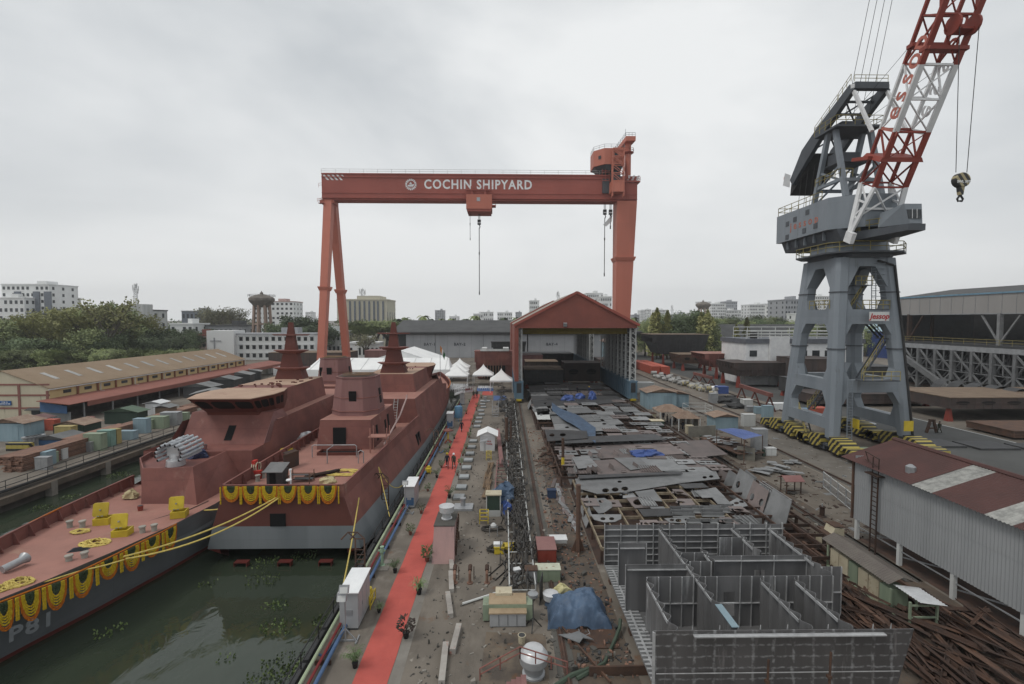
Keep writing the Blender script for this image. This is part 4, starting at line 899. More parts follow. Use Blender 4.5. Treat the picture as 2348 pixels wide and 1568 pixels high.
# jib: four chords; local frame along f from foot, p the depth, x the width
J0=Vector((46.1,58.6,30.6));Jd=Vector((0,-6.0,11.4)).normalized();Jp=Vector((0,Jd.z,-Jd.y));Jp=Vector((0,.88,.47))
def jp(s,x,p):return J0+Jd*s+Vector((x,0,0))+Jp*p
HW=1.85
segs=[(2.5,8.6,jib_red),(8.6,15.2,white),(15.2,33,jib_red)]
for s0,s1,mt in segs:
 for x in(-HW,HW):
  for p,w in((0,.62),(2.5,.5)):
   m=MB();m.bar(jp(s0,x,p),jp(s1,x,p),w if p==0 else .36,.26);C(m,'jib_chord',mt)
 m=MB();n=max(2,round((s1-s0)/4.2))
 for i in range(n):
  a,b=s0+(s1-s0)*i/n,s0+(s1-s0)*(i+1)/n
  for p in(0,2.5):
   m.bar(jp(a,-HW,p),jp(a,HW,p),.2);m.bar(jp(a,HW,p),jp(b,-HW,p),.13);(m.bar(jp(a,-HW,p),jp(b,HW,p),.13)if p==0 and i%2 else None)
  for x in(-HW,HW):m.bar(jp(a,x,0),jp(a,x,2.5),.13);m.bar(jp(a,x,0 if i%2 else 2.5),jp(b,x,2.5 if i%2 else 0),.16)
 for p in(0,2.5):m.bar(jp(s1,-HW,p),jp(s1,HW,p),.22)
 C(m,'jib_lattice',mt)
m=MB()
for x,xf in((-HW,-3.3),(HW,2.2)):
 f=Vector((J0.x+xf,59.5,27.0))
 for p in(0,2.5):m.bar(jp(2.5,x,p),f+Vector((0,0,.3)),.55,.32)
 for k in(.3,.6):m.bar(jp(2.5,x,0).lerp(f,k),jp(2.5,x,2.5).lerp(f,k),.2);
 m.bar(jp(2.5,x,0).lerp(f,.3),jp(2.5,x,2.5).lerp(f,.6),.16);m.bar(jp(2.5,x,2.5),jp(2.5,x,0).lerp(f,.3),.16)
 m.cb(f+Vector((0,-.2,.2)),(.5,1.3,1.3),0,R(25))
m.bar(jp(2.5,-HW,0),jp(-1.5,2.0,.6),.2);m.bar(jp(2.5,HW,0),jp(-1.5,-2.4,.6),.2);m.bar(jp(-.2,-2.2,.5),jp(-.2,2,.5),.25)
C(m,'jib_foot',white)
m=MB()
for x,p in((-HW,0),(HW,0)):pass
m.loft([[jp(5.4,-2.6,-.2),jp(5.4,2.6,-.2),jp(5.4,2.6,2.9),jp(5.4,-2.6,2.9)],[jp(5.9,-2.3,-.1),jp(5.9,2.3,-.1),jp(5.9,2.3,2.8),jp(5.9,-2.3,2.8)]]);m.bar(jp(5.6,-2.8,1.2),jp(5.0,-3.3,3.2),.7,.4)
C(m,'strut_crosshead',jib_red)
m=MB();m.bar(jp(16.6,-2.2,.2),jp(16.6,2.4,.2),.9,.4);m.bar(jp(16.9,-2.2,2.3),jp(16.9,1.8,2.3),.8,.4);m.bar(jp(18.2,.2,-.4),jp(18.2,2.0,-.4),1.2,.2);C(m,'hoist_platform',jib_red)
for x in(-.5,1.5):
 m=MB();cc=jp(18.7,x,-.5);m.loft([[cc+Vector((-.12,.95*math.cos(a),.95*math.sin(a)))for a in[k*.449 for k in range(14)]],[cc+Vector((.12,.95*math.cos(a),.95*math.sin(a)))for a in[k*.449 for k in range(14)]]]);C(m,'rope_sheave',jib_red)
m=MB();m.bar(jp(26.2,-2.6,-.4),jp(26.2,2.6,-.4),.8,.15);C(m,'upper_platform',white)
for k,ch in enumerate('Jessop'):
 s=8.7+k*1.7
 textobj(ch,3.0,pm('jib_lettering',(.50,.17,.13),rand=0),crane,frameM(jp(s,-HW-.06,1.3),-Jd*-1,Vector((0,.88,.47))),'jib_letter',.03,.05)
 textobj(ch,2.8,white if k<4 else jib_red,crane,frameM(jp(8.4+k*2.15,HW+.06,1.3),Jd*1,Vector((0,-.88,-.47))),'jib_letter',.03,.05)
 # hook block on its ropes
hb=Vector((47.2,49.6,31.4))
m=MB();m.tube([jp(18.7,-.5,-1.3),hb+Vector((-.55,0,.8))],.035,5);m.tube([jp(18.7,1.5,-1.3),hb+Vector((.6,0,.8))],.035,5);C(m,'hoist_rope',blackp)
hz2=bpy.data.materials.get('hazard_stripe').copy();hz2.name='hook_stripe'
for nd in hz2.node_tree.nodes:
 if nd.type=='MAPPING':nd.inputs['Rotation'].default_value=(0,R(35),0)
 if nd.type=='TEX_WAVE':nd.bands_direction='X';nd.inputs['Scale'].default_value=.55
 if nd.type=='VALTORGB':nd.color_ramp.elements[1].color=(.34,.29,.17,1)
m=MB();ell=lambda y,k=1:[hb+Vector((.8*k*math.cos(a),y,.75*k*math.sin(a)))for a in[i*.349 for i in range(18)]]
m.loft([ell(-.32,.93),ell(-.25),ell(.25),ell(.32,.93)]);hk=C(m,'hook_block',hz2)
m=MB();m.taper(hb+Vector((0,0,-.7)),hb+Vector((0,0,-1.5)),.5,.45,.35,.35);C(m,'hook_shank',hz2,hk)
m=MB()
for s in(-1,1):m.tube([hb+Vector((s*.05,0,-1.5)),hb+Vector((s*.12,0,-1.65)),hb+Vector((s*.3,0,-1.9)),hb+Vector((s*.2,0,-2.15)),hb+Vector((0,0,-2.1))],[.1,.1,.1,.09,.09],6)
C(m,'hook',blackp,hk)
textobj('SWL 30T',.34,white,hk,frameM(hb+Vector((0,-.34,-.22)),(1,0,0),(0,0,1)),'lettering',.01,.02,1.05)
# counterweight A-frame
for x in(43.4,47.6):
 m=MB();pts=[(Vector((x,72.6,37.6)),.5,1.1),(Vector((x,69.5,40.6)),.6,2.2),(Vector((x,66.0,42.9)),.6,1.7),(Vector((x,60.4,45.9)),.55,1.1)]
 for(p,w,h),(q,w2,h2)in zip(pts,pts[1:]):
  up=Vector((0,.55,.83))
  f=lambda c,w,h:[c+Vector((-w/2,0,0))-up*h/2,c+Vector((w/2,0,0))-up*h/2,c+Vector((w/2,0,0))+up*h/2,c+Vector((-w/2,0,0))+up*h/2]
  m.loft([f(p,w,h),f(q,w2,h2)])
 C(m,'balance_beam',crane_dk)
 m=MB();m.bar((x,60.5,45.8),(x+.1,57.2,39.3),.34,.34);m.lathe([(.3,0),(.3,.5)],(x,60.4,45.7),10);C(m,'tie_strut',white)
m=MB()
for y,z in((60.4,46.0),(62.2,44.9),(63.8,44.0),(65.5,42.9),(67,42)):m.bar((43.4,y,z),(47.6,y,z),.25 if y>61 else .8,.25 if y>61 else .8)
for(y0,z0),(y1,z1)in(((62.2,45.8),(65.5,43.2)),((65.5,43.2),(69,40.8))):m.bar((43.4,y0,z0),(47.6,y1,z1),.16);m.bar((47.6,y0,z0),(43.4,y1,z1),.16)
C(m,'balance_lattice',crane_dk)
m=MB();m.hexa([Vector((43.6,69.5,38.6)),Vector((47.4,69.5,38.6)),Vector((47.4,73.5,35.9)),Vector((43.6,73.5,35.9))],[Vector((43.6,68.6,40.6)),Vector((47.4,68.6,40.6)),Vector((47.4,73.2,38.0)),Vector((43.6,73.2,38.0))]);C(m,'counterweight',blackp)
m=MB();m.plate([Vector((42.4,73.4,37.4)),Vector((43.2,73.0,37.0)),Vector((43.3,73,38.8)),Vector((42.6,73.3,39.2))],.1);cwp=C(m,'warning_plate',white)
for z in(37.7,38.5):m=MB();m.plate([Vector((42.45,73.36,z-.2)),Vector((43.2,72.97,z)),Vector((43.2,72.97,z+.35)),Vector((42.5,73.33,z+.2))],-.04);C(m,'warning_stripe',crane_o,cwp)
m=MB()
for x in(43.2,47.8):
 for y0,y1 in((60.8,63.2),(67.2,64.4)):m.bar((x,y0,32.6),(x,y1,42.0),.55,.55)
 m.bar((x,61.4,35.0),(x,66.6,35.0),.4);m.bar((x,61.8,37),(x,66.6,34.6),.25);m.bar((x,66.0,37),(x,61.2,34.6),.25)
for y in(61.2,66.8):m.bar((43.2,y,34.8),(47.8,y,34.8),.4);m.bar((43.2,y-.2,33),(47.8,y+.8*(-1 if y>64 else 1),38),.22)
C(m,'tower_frame',crane_g)
m=MB();m.box((42.4,61.8,41.7),(48.4,66.2,41.95));m.box((43.5,62.5,37.5),(47.5,66,37.7));m.cb((45.5,64,42.5),(2.5,1.2,1.0));m.cb((45,64,38.3),(3,1.8,1.2));C(m,'winch_platform',crane_dk)
m=MB();railing(m,[(42.4,66.2,41.95),(42.4,61.8,41.95),(48.4,61.8,41.95),(48.4,66,41.95)],1.15,.045,1.1);railing(m,[(42.9,66.5,35.3),(42.9,61.5,35.3),(44.5,61.5,35.3)],1.0,.045,1);railing(m,[(43.1,62.6,45.3),(43.1,60.4,46.6)],.9,.04,1);railing(m,[(43.1,67.3,42.8),(43.1,62.8,45.2)],.9,.04,1.5);railing(m,[(43.4,60.2,46.5),(47.6,60.2,46.5)],.8,.04,1.5)
C(m,'tower_rail',yrail)
m=MB()
for k in range(4):m.tube([(44+1.0*k,62.5,43),(44.2+1.0*k,58.0,60+.6*k)],.035,4)
for k in range(5):m.tube([(43.2+.4*k,70-.8*k,39),(43+.3*k,70.5-.8*k,32.7)],.03,4)
m.tube([(44.6,64,42.5),jp(17,-HW,2.6),jp(24,-HW,2.7)],.03,4);m.tube([(46.6,64,42.5),jp(14.5,HW,2.6),jp(24,HW,2.7)],.03,4)
C(m,'luffing_rope',blackp)
# ================================================================ sheds and halls
def shelter(label,y0,y1):
 t=thing('rolling_shelter',label,'shelter',(14.75,y0,0))
 b=lambda m,n,mt,p=None:m.build(n,mt,p or t,w=True)
 xl,xr,ze,zr=3.0,26.5,16.2,22.6;xm=(xl+xr)/2
 o=1.0
 m=MB();m.loft([[(xl-o,y0-.6,ze-.3),(xm,y0-.6,zr),(xm,y1,zr),(xl-o,y1,ze-.3)],[(xl-o,y0-.6,ze-.15),(xm,y0-.6,zr+.15),(xm,y1,zr+.15),(xl-o,y1,ze-.15)]])
 m.loft([[(xm,y0-.6,zr),(xr+o,y0-.6,ze-.3),(xr+o,y1,ze-.3),(xm,y1,zr)],[(xm,y0-.6,zr+.15),(xr+o,y0-.6,ze-.15),(xr+o,y1,ze-.15),(xm,y1,zr+.15)]])
 b(m,'roof',pm('pale_brown_roof',(.30,.26,.225),(.25,.22,.19),.3,.85,rand=0,corr=('Y',1.2,.3)))
 m=MB();m.plate([(xl-.6,y0-.3,ze-.9),(xr+.6,y0-.3,ze-.9),(xr+.6,y0-.3,ze+.1),(xm,y0-.3,zr-.12),(xl-.6,y0-.3,ze+.1)],.12);b(m,'gable_cladding',redroof)
 m=MB()
 for a,c in(((xl-o-.05,ze-.32),(xm,zr-.02)),((xm,zr-.02),(xr+o+.05,ze-.32))):m.bar((a[0],y0-.62,a[1]),(c[0],y0-.62,c[1]),.2,.5)
 b(m,'verge_trim',crane_r)
 m=MB();m.box((xl-.9,y0,4.4),(xl-.8,y1,ze-.2));m.box((xl-.95,y0-.4,4.4),(xl-.1,y0-.3,ze-.6));b(m,'side_cladding',redroof)
 m=MB();m.box((xr+.8,y0+1.5,4.4),(xr+.9,y1,ze-.2));b(m,'side_cladding',steeldk)
 for x in(xl,xr):
  m=MB();m.box((x-.8,y0-.2,.75),(x+.8,y1,4.35));base=b(m,'base_girder',blue_s)
  m=MB();k=int((y1-y0)/1.8)
  for i in range(k+1):
   for s in(-.92,.82):m.box((x+s,y0+i*1.8,.8),(x+s+.1,y0+i*1.8+.15,4.3))
  m.box((x-.95,y0-.25,4.2),(x+.95,y1,4.4));m.box((x-.95,y0-.25,.75),(x+.95,y1,.95))
  for e in(-.7,.5):m.box((x+e,y0-.3,1.9),(x+e+.2,y0-.2,4.2))
  b(m,'girder_rib',blue_s,base)
  m=MB();m.box((x-.5,y0-.22,2.0),(x+.5,y0-.19,4.0));b(m,'girder_recess',steeldk,base)
  for yy in(y0+.4,y1-1.2):
   m=MB();m.box((x-.55,yy-1.0,.35),(x+.55,yy+.8,.75));m.cb((x,yy-1.2,.6),(.9,.3,.35));bo=b(m,'bogie',yellow)
   for e in(-.5,.4):
    m=MB();m.loft([[(x-.12,yy+e+.3*math.cos(a*.628),.47+.3*math.sin(a*.628))for a in range(10)],[(x+.12,yy+e+.3*math.cos(a*.628),.47+.3*math.sin(a*.628))for a in range(10)]]);b(m,'wheel',blackp,bo)
  n=9
  for i in range(n):
   y=y0+.3+(y1-y0-.8)*i/(n-1);m=MB()
   for dx in(-.6,.6):
    for dy in(0,.5):m.bar((x+dx,y+dy,4.4),(x+dx,y+dy,ze-.4),.13)
   for j in range(11):
    z=4.6+j*1.02
    for dy in(0,.5):m.bar((x-.6,y+dy,z),(x+.6,y+dy,z+1.0)if j%2 else(x+.6,y+dy,z),.07);m.bar((x+.6,y+dy,z),(x-.6,y+dy,z+1.0),.07)
   b(m,'lattice_column',whiteold)
 m=MB()
 for i in range(6):
  y=y0+.4+(y1-y0-1)*i/5
  m.bar((xl,y,ze-.5),(xr,y,ze-.5),.25,.5);m.bar((xl,y,ze-.2),(xm,y,zr-.4),.25,.35);m.bar((xr,y,ze-.2),(xm,y,zr-.4),.25,.35)
  for f in(.25,.5,.75):m.bar((xl+(xr-xl)*f,y,ze-.4),(xl+(xr-xl)*f,y,ze-.2+(zr-ze)*(1-abs(2*f-1))-.3),.15)
 b(m,'roof_truss',steeldk)
 m=MB();m.box((xl+.5,y0+3,14.0),(xr-.5,y0+4,15.2));b(m,'overhead_girder',pm('dull_yellow',(.16,.12,.02),rand=0))
 m=MB();m.cb((xm-2.4,y0-.7,16.0),(.7,.5,.7),0,.4);b(m,'floodlight',galv)
 return t
shelter('red gabled rolling shelter standing nearest, on blue girders over the plate yard',98,128)
shelter('second rolling shelter behind the front one, its columns seen through the opening',145,178)
# workshop hall with numbered bays
hall=thing('workshop_hall','long grey workshop with dark roof and numbered sliding bay doors','workshop',(-5,225,0))
hb_=lambda m,n,mt,p=None:m.build(n,mt,p or hall,w=True)
m=MB();m.box((-49,216.5,0),(60,260,10.6));hb_(m,'wall',steeldk)
m=MB();m.loft([[(-50,213,11.0),(62,213,11.0),(62,238,16.2),(-50,238,16.2)],[(-50,213,11.6),(62,213,11.6),(62,238,16.8),(-50,238,16.8)]]);m.loft([[(-50,238,16.2),(62,238,16.2),(62,263,11),(-50,263,11)],[(-50,238,16.8),(62,238,16.8),(62,263,11.6),(-50,263,11.6)]]);hb_(m,'roof',tarroof)
m=MB();m.box((-50,213.3,10.5),(62,213.6,11.4));hb_(m,'gutter',steeldk)
doorm=pm('bay_door_grey',(.33,.345,.37),(.29,.305,.33),.15,.6,rand=.03,dirt=(.2,.21,.22),damt=.2,streak=1)
for i,(a,b)in enumerate(((-43.9,-30.9),(-30.9,-9.4),(-9.4,10.2),(10.6,32.5),(33,55))):
 m=MB();m.box((a+.06,214.6+.25*(i%2),.05),(b-.06,214.8+.25*(i%2),10.4));d=hb_(m,'bay_door',doorm)
 m=MB()
 for k in range(1,4):m.box((a+(b-a)*k/4-.05,214.56+.25*(i%2),.1),(a+(b-a)*k/4+.05,214.6+.25*(i%2),10.3))
 hb_(m,'door_seam',pm('door_seam_grey',(.27,.285,.31),rand=0),d)
 if i<4:textobj('BAY-%d'%(i+1),1.75,pm('bay_lettering',(.06,.07,.085),rand=0),hall,frameM(((-33.4,-20,.6,21.3)[i],214.5+.25*(i%2),6.0),(1,0,0),(0,0,1)),'bay_lettering',.03,.03,1.15)
m=MB()
for k in range(14):m.box((-46+8*k,213.4,14.6-.35+.0),(-45.2+8*k,213.5,14.7))
def gable(name,label,cat,x0,x1,y0,y1,ze,zr,wallm,roofm,along='Y',over=.5,base=0.0,parts=None):
 t=thing(name,label,cat,((x0+x1)/2,(y0+y1)/2,base))
 if along=='Y':
  xm=(x0+x1)/2
  m=MB();m.loft([[(x0,y0,base),(x1,y0,base),(x1,y0,ze),(xm,y0,zr),(x0,y0,ze)],[(x0,y1,base),(x1,y1,base),(x1,y1,ze),(xm,y1,zr),(x0,y1,ze)]]);m.build('wall',wallm,t,w=True)
  sl=(zr-ze)/(xm-x0);m=MB();th=.12
  for s,xe in((-1,x0),(1,x1)):
   e=(xe+s*over,ze-sl*over+.02);r=[(e[0],y0-over),(xm,y0-over),(xm,y1+over),(e[0],y1+over)]
   m.loft([[(r[0][0],r[0][1],e[1]),(xm,r[1][1],zr+.02),(xm,r[2][1],zr+.02),(r[3][0],r[3][1],e[1])],[(r[0][0],r[0][1],e[1]+th),(xm,r[1][1],zr+.02+th),(xm,r[2][1],zr+.02+th),(r[3][0],r[3][1],e[1]+th)]])
  m.build('roof',roofm,t,w=True)
 else:
  ym=(y0+y1)/2
  m=MB();m.loft([[(x0,y0,base),(x0,y1,base),(x0,y1,ze),(x0,ym,zr),(x0,y0,ze)],[(x1,y0,base),(x1,y1,base),(x1,y1,ze),(x1,ym,zr),(x1,y0,ze)]]);m.build('wall',wallm,t,w=True)
  sl=(zr-ze)/(ym-y0);m=MB();th=.12
  for s,ye in((-1,y0),(1,y1)):
   yy,z=ye+s*over,ze-sl*over+.02
   m.loft([[(x0-over,yy,z),(x1+over,yy,z),(x1+over,ym,zr+.02),(x0-over,ym,zr+.02)],[(x0-over,yy,z+th),(x1+over,yy,z+th),(x1+over,ym,zr+.02+th),(x0-over,ym,zr+.02+th)]])
  m.build('roof',roofm,t,w=True)
 return t
 # long yellow store shed on the far quay
brownroof=pm('brown_sheet_roof',(.27,.20,.135),(.235,.17,.11),.2,.85,rand=0,dirt=(.18,.125,.085),damt=.35,dsc=.25,corr=('Y',1.4,.5))
shed=gable('store_shed','long yellow store shed with brown sheet roof on the far quay','shed',-92.6,-77,82,143,5.35,8.3,yellowwall,brownroof,'Y',.2)
sp=lambda m,n,mt,p=None:m.build(n,mt,p or shed,w=True)
m=MB();m.loft([[(-92.5,81.95,0),(-77.05,81.95,0),(-77.05,81.95,5.3),(-84.8,81.95,8.25),(-92.5,81.95,5.3)],[(-92.5,82.0,0),(-77.05,82.0,0),(-77.05,82.0,5.3),(-84.8,82.0,8.25),(-92.5,82.0,5.3)]]);sp(m,'gable_wall',cream)
bandm=pm('dull_red_band',(.25,.11,.09),(.2,.09,.075),.6,.85,rand=0,dirt=(.15,.08,.06),damt=.4)
m=MB()
for z in(1.9,4.1,5.9):m.box((-92.5,81.88,z),(-76.9,81.95,z+.3))
for x in(-92,-86.5,-82.0,-77.3):m.box((x-.2,81.85,0),(x+.2,81.95,5.0 if x in(-77.3,-92)else 6.1))
sp(m,'wall_band',bandm)
m=MB();m.box((-85.4,81.8,2.55),(-83.3,81.87,3.3));sgn=sp(m,'name_board',pm('sign_blue',(.03,.11,.30),rand=0))
textobj('HEADER STORE',.26,white,shed,frameM((-84.35,81.79,2.8),(1,0,0),(0,0,1)),'sign_lettering',.006,.01,1.0)
textobj('STORE - 08',.2,white,shed,frameM((-84.35,81.79,3.1),(1,0,0),(0,0,1)),'sign_lettering',.006,.01,1.0)
m=MB();m.box((-80.0,81.8,.2),(-78.6,81.87,1.7));sp(m,'window',glass_d)
m=MB();m.plate([(-80.6,81.2,1.75),(-78.0,81.2,1.75),(-78.0,81.9,2.0),(-80.6,81.9,2.0)],.06);sp(m,'window_hood',tarroof)
for i in range(14):
 y=84.5+4.25*i
 m=MB();m.box((-76.98,y,4.2),(-76.93,y+1.5,4.75));sp(m,'window',glass_d)
 m=MB();m.box((-76.98,y+2.6,3.3),(-76.8,y+2.95,5.1));sp(m,'pilaster',pm('rust_brown_post',(.20,.085,.045),rand=.1))
 if i%2:m=MB();m.tube([(-76.6,y+3.2,5.0),(-76.7,y+3.2,4.7),(-76.7,y+3.2,3.6),(-76.0,y+3.2,3.5)],.07,6);sp(m,'downpipe',whiteold)
m=MB();m.box((-76.85,81.7,5.12),(-76.65,143.3,5.27));sp(m,'gutter',whiteold)
for i in range(12):
 y=86+4.7*i;m=MB();
 e=lambda x,y,k=0:(x,y,5.35+(x+77)*(-2.95/7.8)+.16+k)
 m.loft([[e(-79.6,y),e(-79.6,y+.9),e(-82.4,y+.9),e(-82.4,y)],[e(-79.6,y,.03),e(-79.6,y+.9,.03),e(-82.4,y+.9,.03),e(-82.4,y,.03)]]);sp(m,'skylight',pm('skylight_sheet',(.36,.36,.35),(.27,.26,.24),1,.5,rand=.25))
canm=pm('canopy_red',(.26,.10,.075),(.22,.085,.065),.3,.75,rand=0,corr=('Y',2,.4))
m=MB();m.loft([[(-77,79.6,3.55),(-77,158,3.55),(-71.6,158,2.95),(-71.6,79.6,2.95)],[(-77,79.6,3.65),(-77,158,3.65),(-71.6,158,3.05),(-71.6,79.6,3.05)]]);m.box((-71.65,83,2.2),(-71.5,158,3.0));sp(m,'canopy',canm)
for i in range(13):m=MB();m.bar((-72.2,83+6*i,0),(-72.2,83+6*i,3),.18);sp(m,'canopy_post',galv)
m=MB();m.box((-76.9,84,.0),(-76.85,143,3.3));sp(m,'wall_shade_sheet',pm('painted_shade',(.06,.06,.055),(.12,.11,.10),.5,.9,rand=0))  # dark sheet before the wall; the canopy's shade is painted into its colour
m=MB();m.plate([(-77,80.2,1.75),(-77,80.2,3.4),(-72.6,80.2,2.7),(-72.6,80.2,1.4)],.05);sp(m,'blue_screen',pm('blue_sheet',(.06,.13,.26),corr=('Z',3,.5),rand=0))
m=MB();m.box((-76.9,80.6,0),(-72.4,80.7,1.6));sp(m,'sheet_screen',pm('grey_sheet',(.26,.27,.27),corr=('X',3,.5),rand=0))
# near corrugated shed with open foot
cor=pm('corrugated_wall',(.295,.305,.312),(.255,.265,.272),.5,.55,rand=0,dirt=(.11,.055,.035),damt=.14,dsc=1.1,streak=1)
nroof=pm('maroon_sheet_roof',(.088,.042,.038),(.07,.036,.033),.5,.8,rand=0,dirt=(.08,.045,.04),damt=.3)
ns=thing('corrugated_shed','grey corrugated shed on posts with maroon roof, rusty ladder on its side','shed',(31,26,0))
nb=lambda m,n,mt,p=None:m.build(n,mt,p or ns,w=True)
def corrug(m,p0,p1,z0,z1,pitch=.21,amp=.028):
 """a vertical corrugated sheet from p0 to p1"""
 p0=Vector(p0);p1=Vector(p1);d=p1-p0;n=Vector((-d.y,d.x)).normalized();k=int(d.length/pitch*4)
 pts=[p0+d*i/k+n*amp*(0,1,0,-1)[i%4]for i in range(k+1)]
 m.loft([[(p.x,p.y,z0)for p in pts],[(p.x,p.y,z1)for p in pts]],False,False);return m
ys=[37.2,33.2,29.2,25.2,21.2,17.2,13.2,9.2]
for a,b in zip(ys,ys[1:]):
 for z0,z1 in((1.57,4.25),(4.2,6.22)):
  m=MB();corrug(m,(27.2-(.02 if z0>2 else 0),a),(27.2-(.02 if z0>2 else 0),b),z0,z1);nb(m,'wall_sheet',cor)
m=MB();corrug(m,(27.2,37.2),(35,37.2),1.57,6.5);nb(m,'end_wall',cor)
xr_,zr_,xe,ze_=31.0,7.5,26.75,6.15
def roofsheet(y0,y1,x0,z0,x1,z1,mt,name):
 m=MB();k=int(abs(y1-y0)/.21*4)
 A=[(y0+(y1-y0)*i/k,.028*(0,1,0,-1)[i%4])for i in range(k+1)]
 m.loft([[(x0,y,z0+h)for y,h in A],[(x1,y,z1+h)for y,h in A]],False,False);return nb(m,name,mt)
trans=pm('weathered_clear_sheet',(.33,.33,.31),(.20,.20,.19),2.5,.6,rand=.1)
for a,b,mt in((38.2,31.6,nroof),(31.6,30.1,trans),(30.1,26.8,nroof),(26.8,25.3,trans),(25.3,21.9,nroof),(21.9,20.4,trans),(20.4,10,nroof)):
 roofsheet(a,b,xe,ze_,xr_,zr_,mt,'roof_sheet' if mt is nroof else 'clear_roof_sheet')
roofsheet(38.2,10,35.4,6.15,xr_,zr_,nroof,'roof_sheet')
m=MB();m.tube([(xr_,38.2,zr_+.02),(xr_,10,zr_+.02)],.18,6);nb(m,'ridge_cap',nroof)
for y in(33.1,24.5):m=MB();m.lathe([(.3,-.2),(.3,.3),(.1,.45)],(28.0+.6*(y<30),y,6.6+.2*(y<30)),8);nb(m,'roof_vent',galv)
m=MB();m.tube([(29.9,27.5,7.25),(30.5,24,7.45),(30.2,20,7.4),(30.4,15,7.4)],.06,6);nb(m,'roof_conduit',whiteold)
m=MB()
for dy in(0,.55):m.bar((26.8,34.9+dy-.45,-.1),(26.95,34.6+dy,5.6),.08);m.bar((26.95,34.6+dy,5.6),(26.9,34.5+dy,7.0),.05)
for k in range(16):m.bar((26.83+.006*k,34.45+.01*k,.4+.34*k),(26.83+.006*k,35.0+.01*k,.4+.34*k),.05)
m.cb((26.9,34.9,5.75),(.5,1.3,.08));m.bar((26.9,34.5,7.0),(27.2,36.2,7.1),.05);m.bar((27.2,36.2,7.1),(27.3,36,6.4),.05);m.bar((26.9,34.5,6.4),(27.2,36.2,6.5),.04)
nb(m,'ladder',rustd)
for y in ys[:-1]:
 for x in(27.35,34.8):
  m=MB();m.bar((x,y-.2,0),(x,y-.2,6.0),.24);nb(m,'post',whiteold if x<30 else galv)
m=MB()
for a,b in zip(ys,ys[1:]):m.bar((27.6,a,.5),(27.6,b,1.6),.08);m.bar((27.4,a,1.0),(27.4,b,1.0),.07);m.bar((30,a,.2),(31,b,1.6),.09)
nb(m,'brace',galv)
m=MB();m.bar((27.15,37.3,1.6),(27.15,37.3,6.1),.15);nb(m,'corner_trim',rust)
m=MB();m.quad((27.4,37,.012),(35,37,.012),(35,8,.012),(27.4,8,.012));nb(m,'floor_slab',rustd)
ns.location.y-=.9
# big open hall on the right
hal=thing('open_hall','large open-sided hall with grey sheet fascia and blue roof edge','hall',(112,100,0))
ob=lambda m,n,mt,p=None:m.build(n,mt,p or hal,w=True)
fasc=pm('grey_fascia',(.30,.29,.28),(.27,.26,.25),.3,.6,rand=0,dirt=(.2,.18,.17),damt=.25,streak=1)
m=MB();m.box((105.8,60,18.4),(106,129,22.6));ob(m,'fascia',fasc)
m=MB()
for k in range(24):m.box((105.74,60+2.9*k,18.4),(105.8,60.08+2.9*k,22.6))
m.box((105.7,60,18.2),(106.1,129,18.4));ob(m,'fascia_seam',galv)
m=MB();m.box((105.6,60,22.6),(107.4,129.4,22.95));ob(m,'roof_edge',pm('roof_blue',(.17,.30,.40),rand=0))
m=MB();m.plate([(105.9,60,22.7),(122,60,25),(122,129,25),(105.9,129,22.7)],.2);ob(m,'roof',tarroof)
m=MB();m.box((128,60,0),(128.3,129,24));m.box((106,129,0),(128,129.3,23));ob(m,'rear_wall',steeldk)
m=MB();m.box((104,60,11.0),(128,129,11.5));ob(m,'upper_floor',steeldk)
for k in(0,2,4,5):
 y=124-11.5*k;m=MB();m.bar((106,y,11.5),(106,y,18.4),.9,.6);m.bar((106,y,11.8),(106,y-4,18),.3);m.bar((106,y,11.8),(106,y+4,18),.3)if k else None;m.bar((112,y,11.5),(112,y,22),.6,.5);ob(m,'hall_column',steel if k==2 else rustd)
m=MB();railing(m,[(104.1,60,11.5),(104.1,128,11.5)],1.2,.05,2.6);ob(m,'gallery_rail',yrail)
m=MB();m.box((103.6,60,9.9),(104.4,129,11.0));ob(m,'crane_girder',galv)
gl=pm('lattice_grey',(.20,.205,.21),(.15,.155,.16),.6,.55,metal=.2,rand=.05)
for k in range(13):
 y=122-4.5*k
 for x in(103.2,107):
  m=MB();m.bar((x,y,0),(x,y,10),1.0 if k%2 else .6,.6);ob(m,'lattice_post',gl)
 m=MB()
 for x in(103.2,107):
  m.bar((x,y,9.8),(x,y-4.5,5.2),.35,.3);m.bar((x,y,5.2),(x,y-4.5,.6),.3,.3);m.bar((x,y-4.5,5.2),(x,y,.6),.3,.3)
  for z in(3,5.2,7.5):m.bar((x,y,z),(x,y-4.5,z),.2)
  m.bar((x,y-2.2,5),(x,y-2.2,9.8),.2)
 m.bar((103.2,y,9.5),(107,y,5),.3);m.bar((107,y,9.5),(103.2,y,5),.3)
 ob(m,'lattice_brace',gl)
m=MB();m.bar((102.4,126,10),(102.2,108,1.0),.8,1.2);ob(m,'sloping_conveyor',gl)
m=MB();m.box((108,60,0),(127,128,.05));ob(m,'hall_floor',rustd)
# dark hall roofs behind the yard
gable('dark_hall','dark roofed hall behind the grey trees beyond the plate yard','hall',92,150,236,262,8,14.5,steeldk,tarroof,'X')
gable('dark_hall','second dark roofed hall past the portal crane legs','hall',160,220,250,280,9,14.5,whiteold,tarroof,'X')
gable('blue_roof_building','blue gabled building seen through the portal crane legs','building',168,190,205,225,12,17,pm('royal_blue',(.03,.06,.2),rand=0),pm('light_blue_roof',(.35,.48,.56),rand=0),'Y')
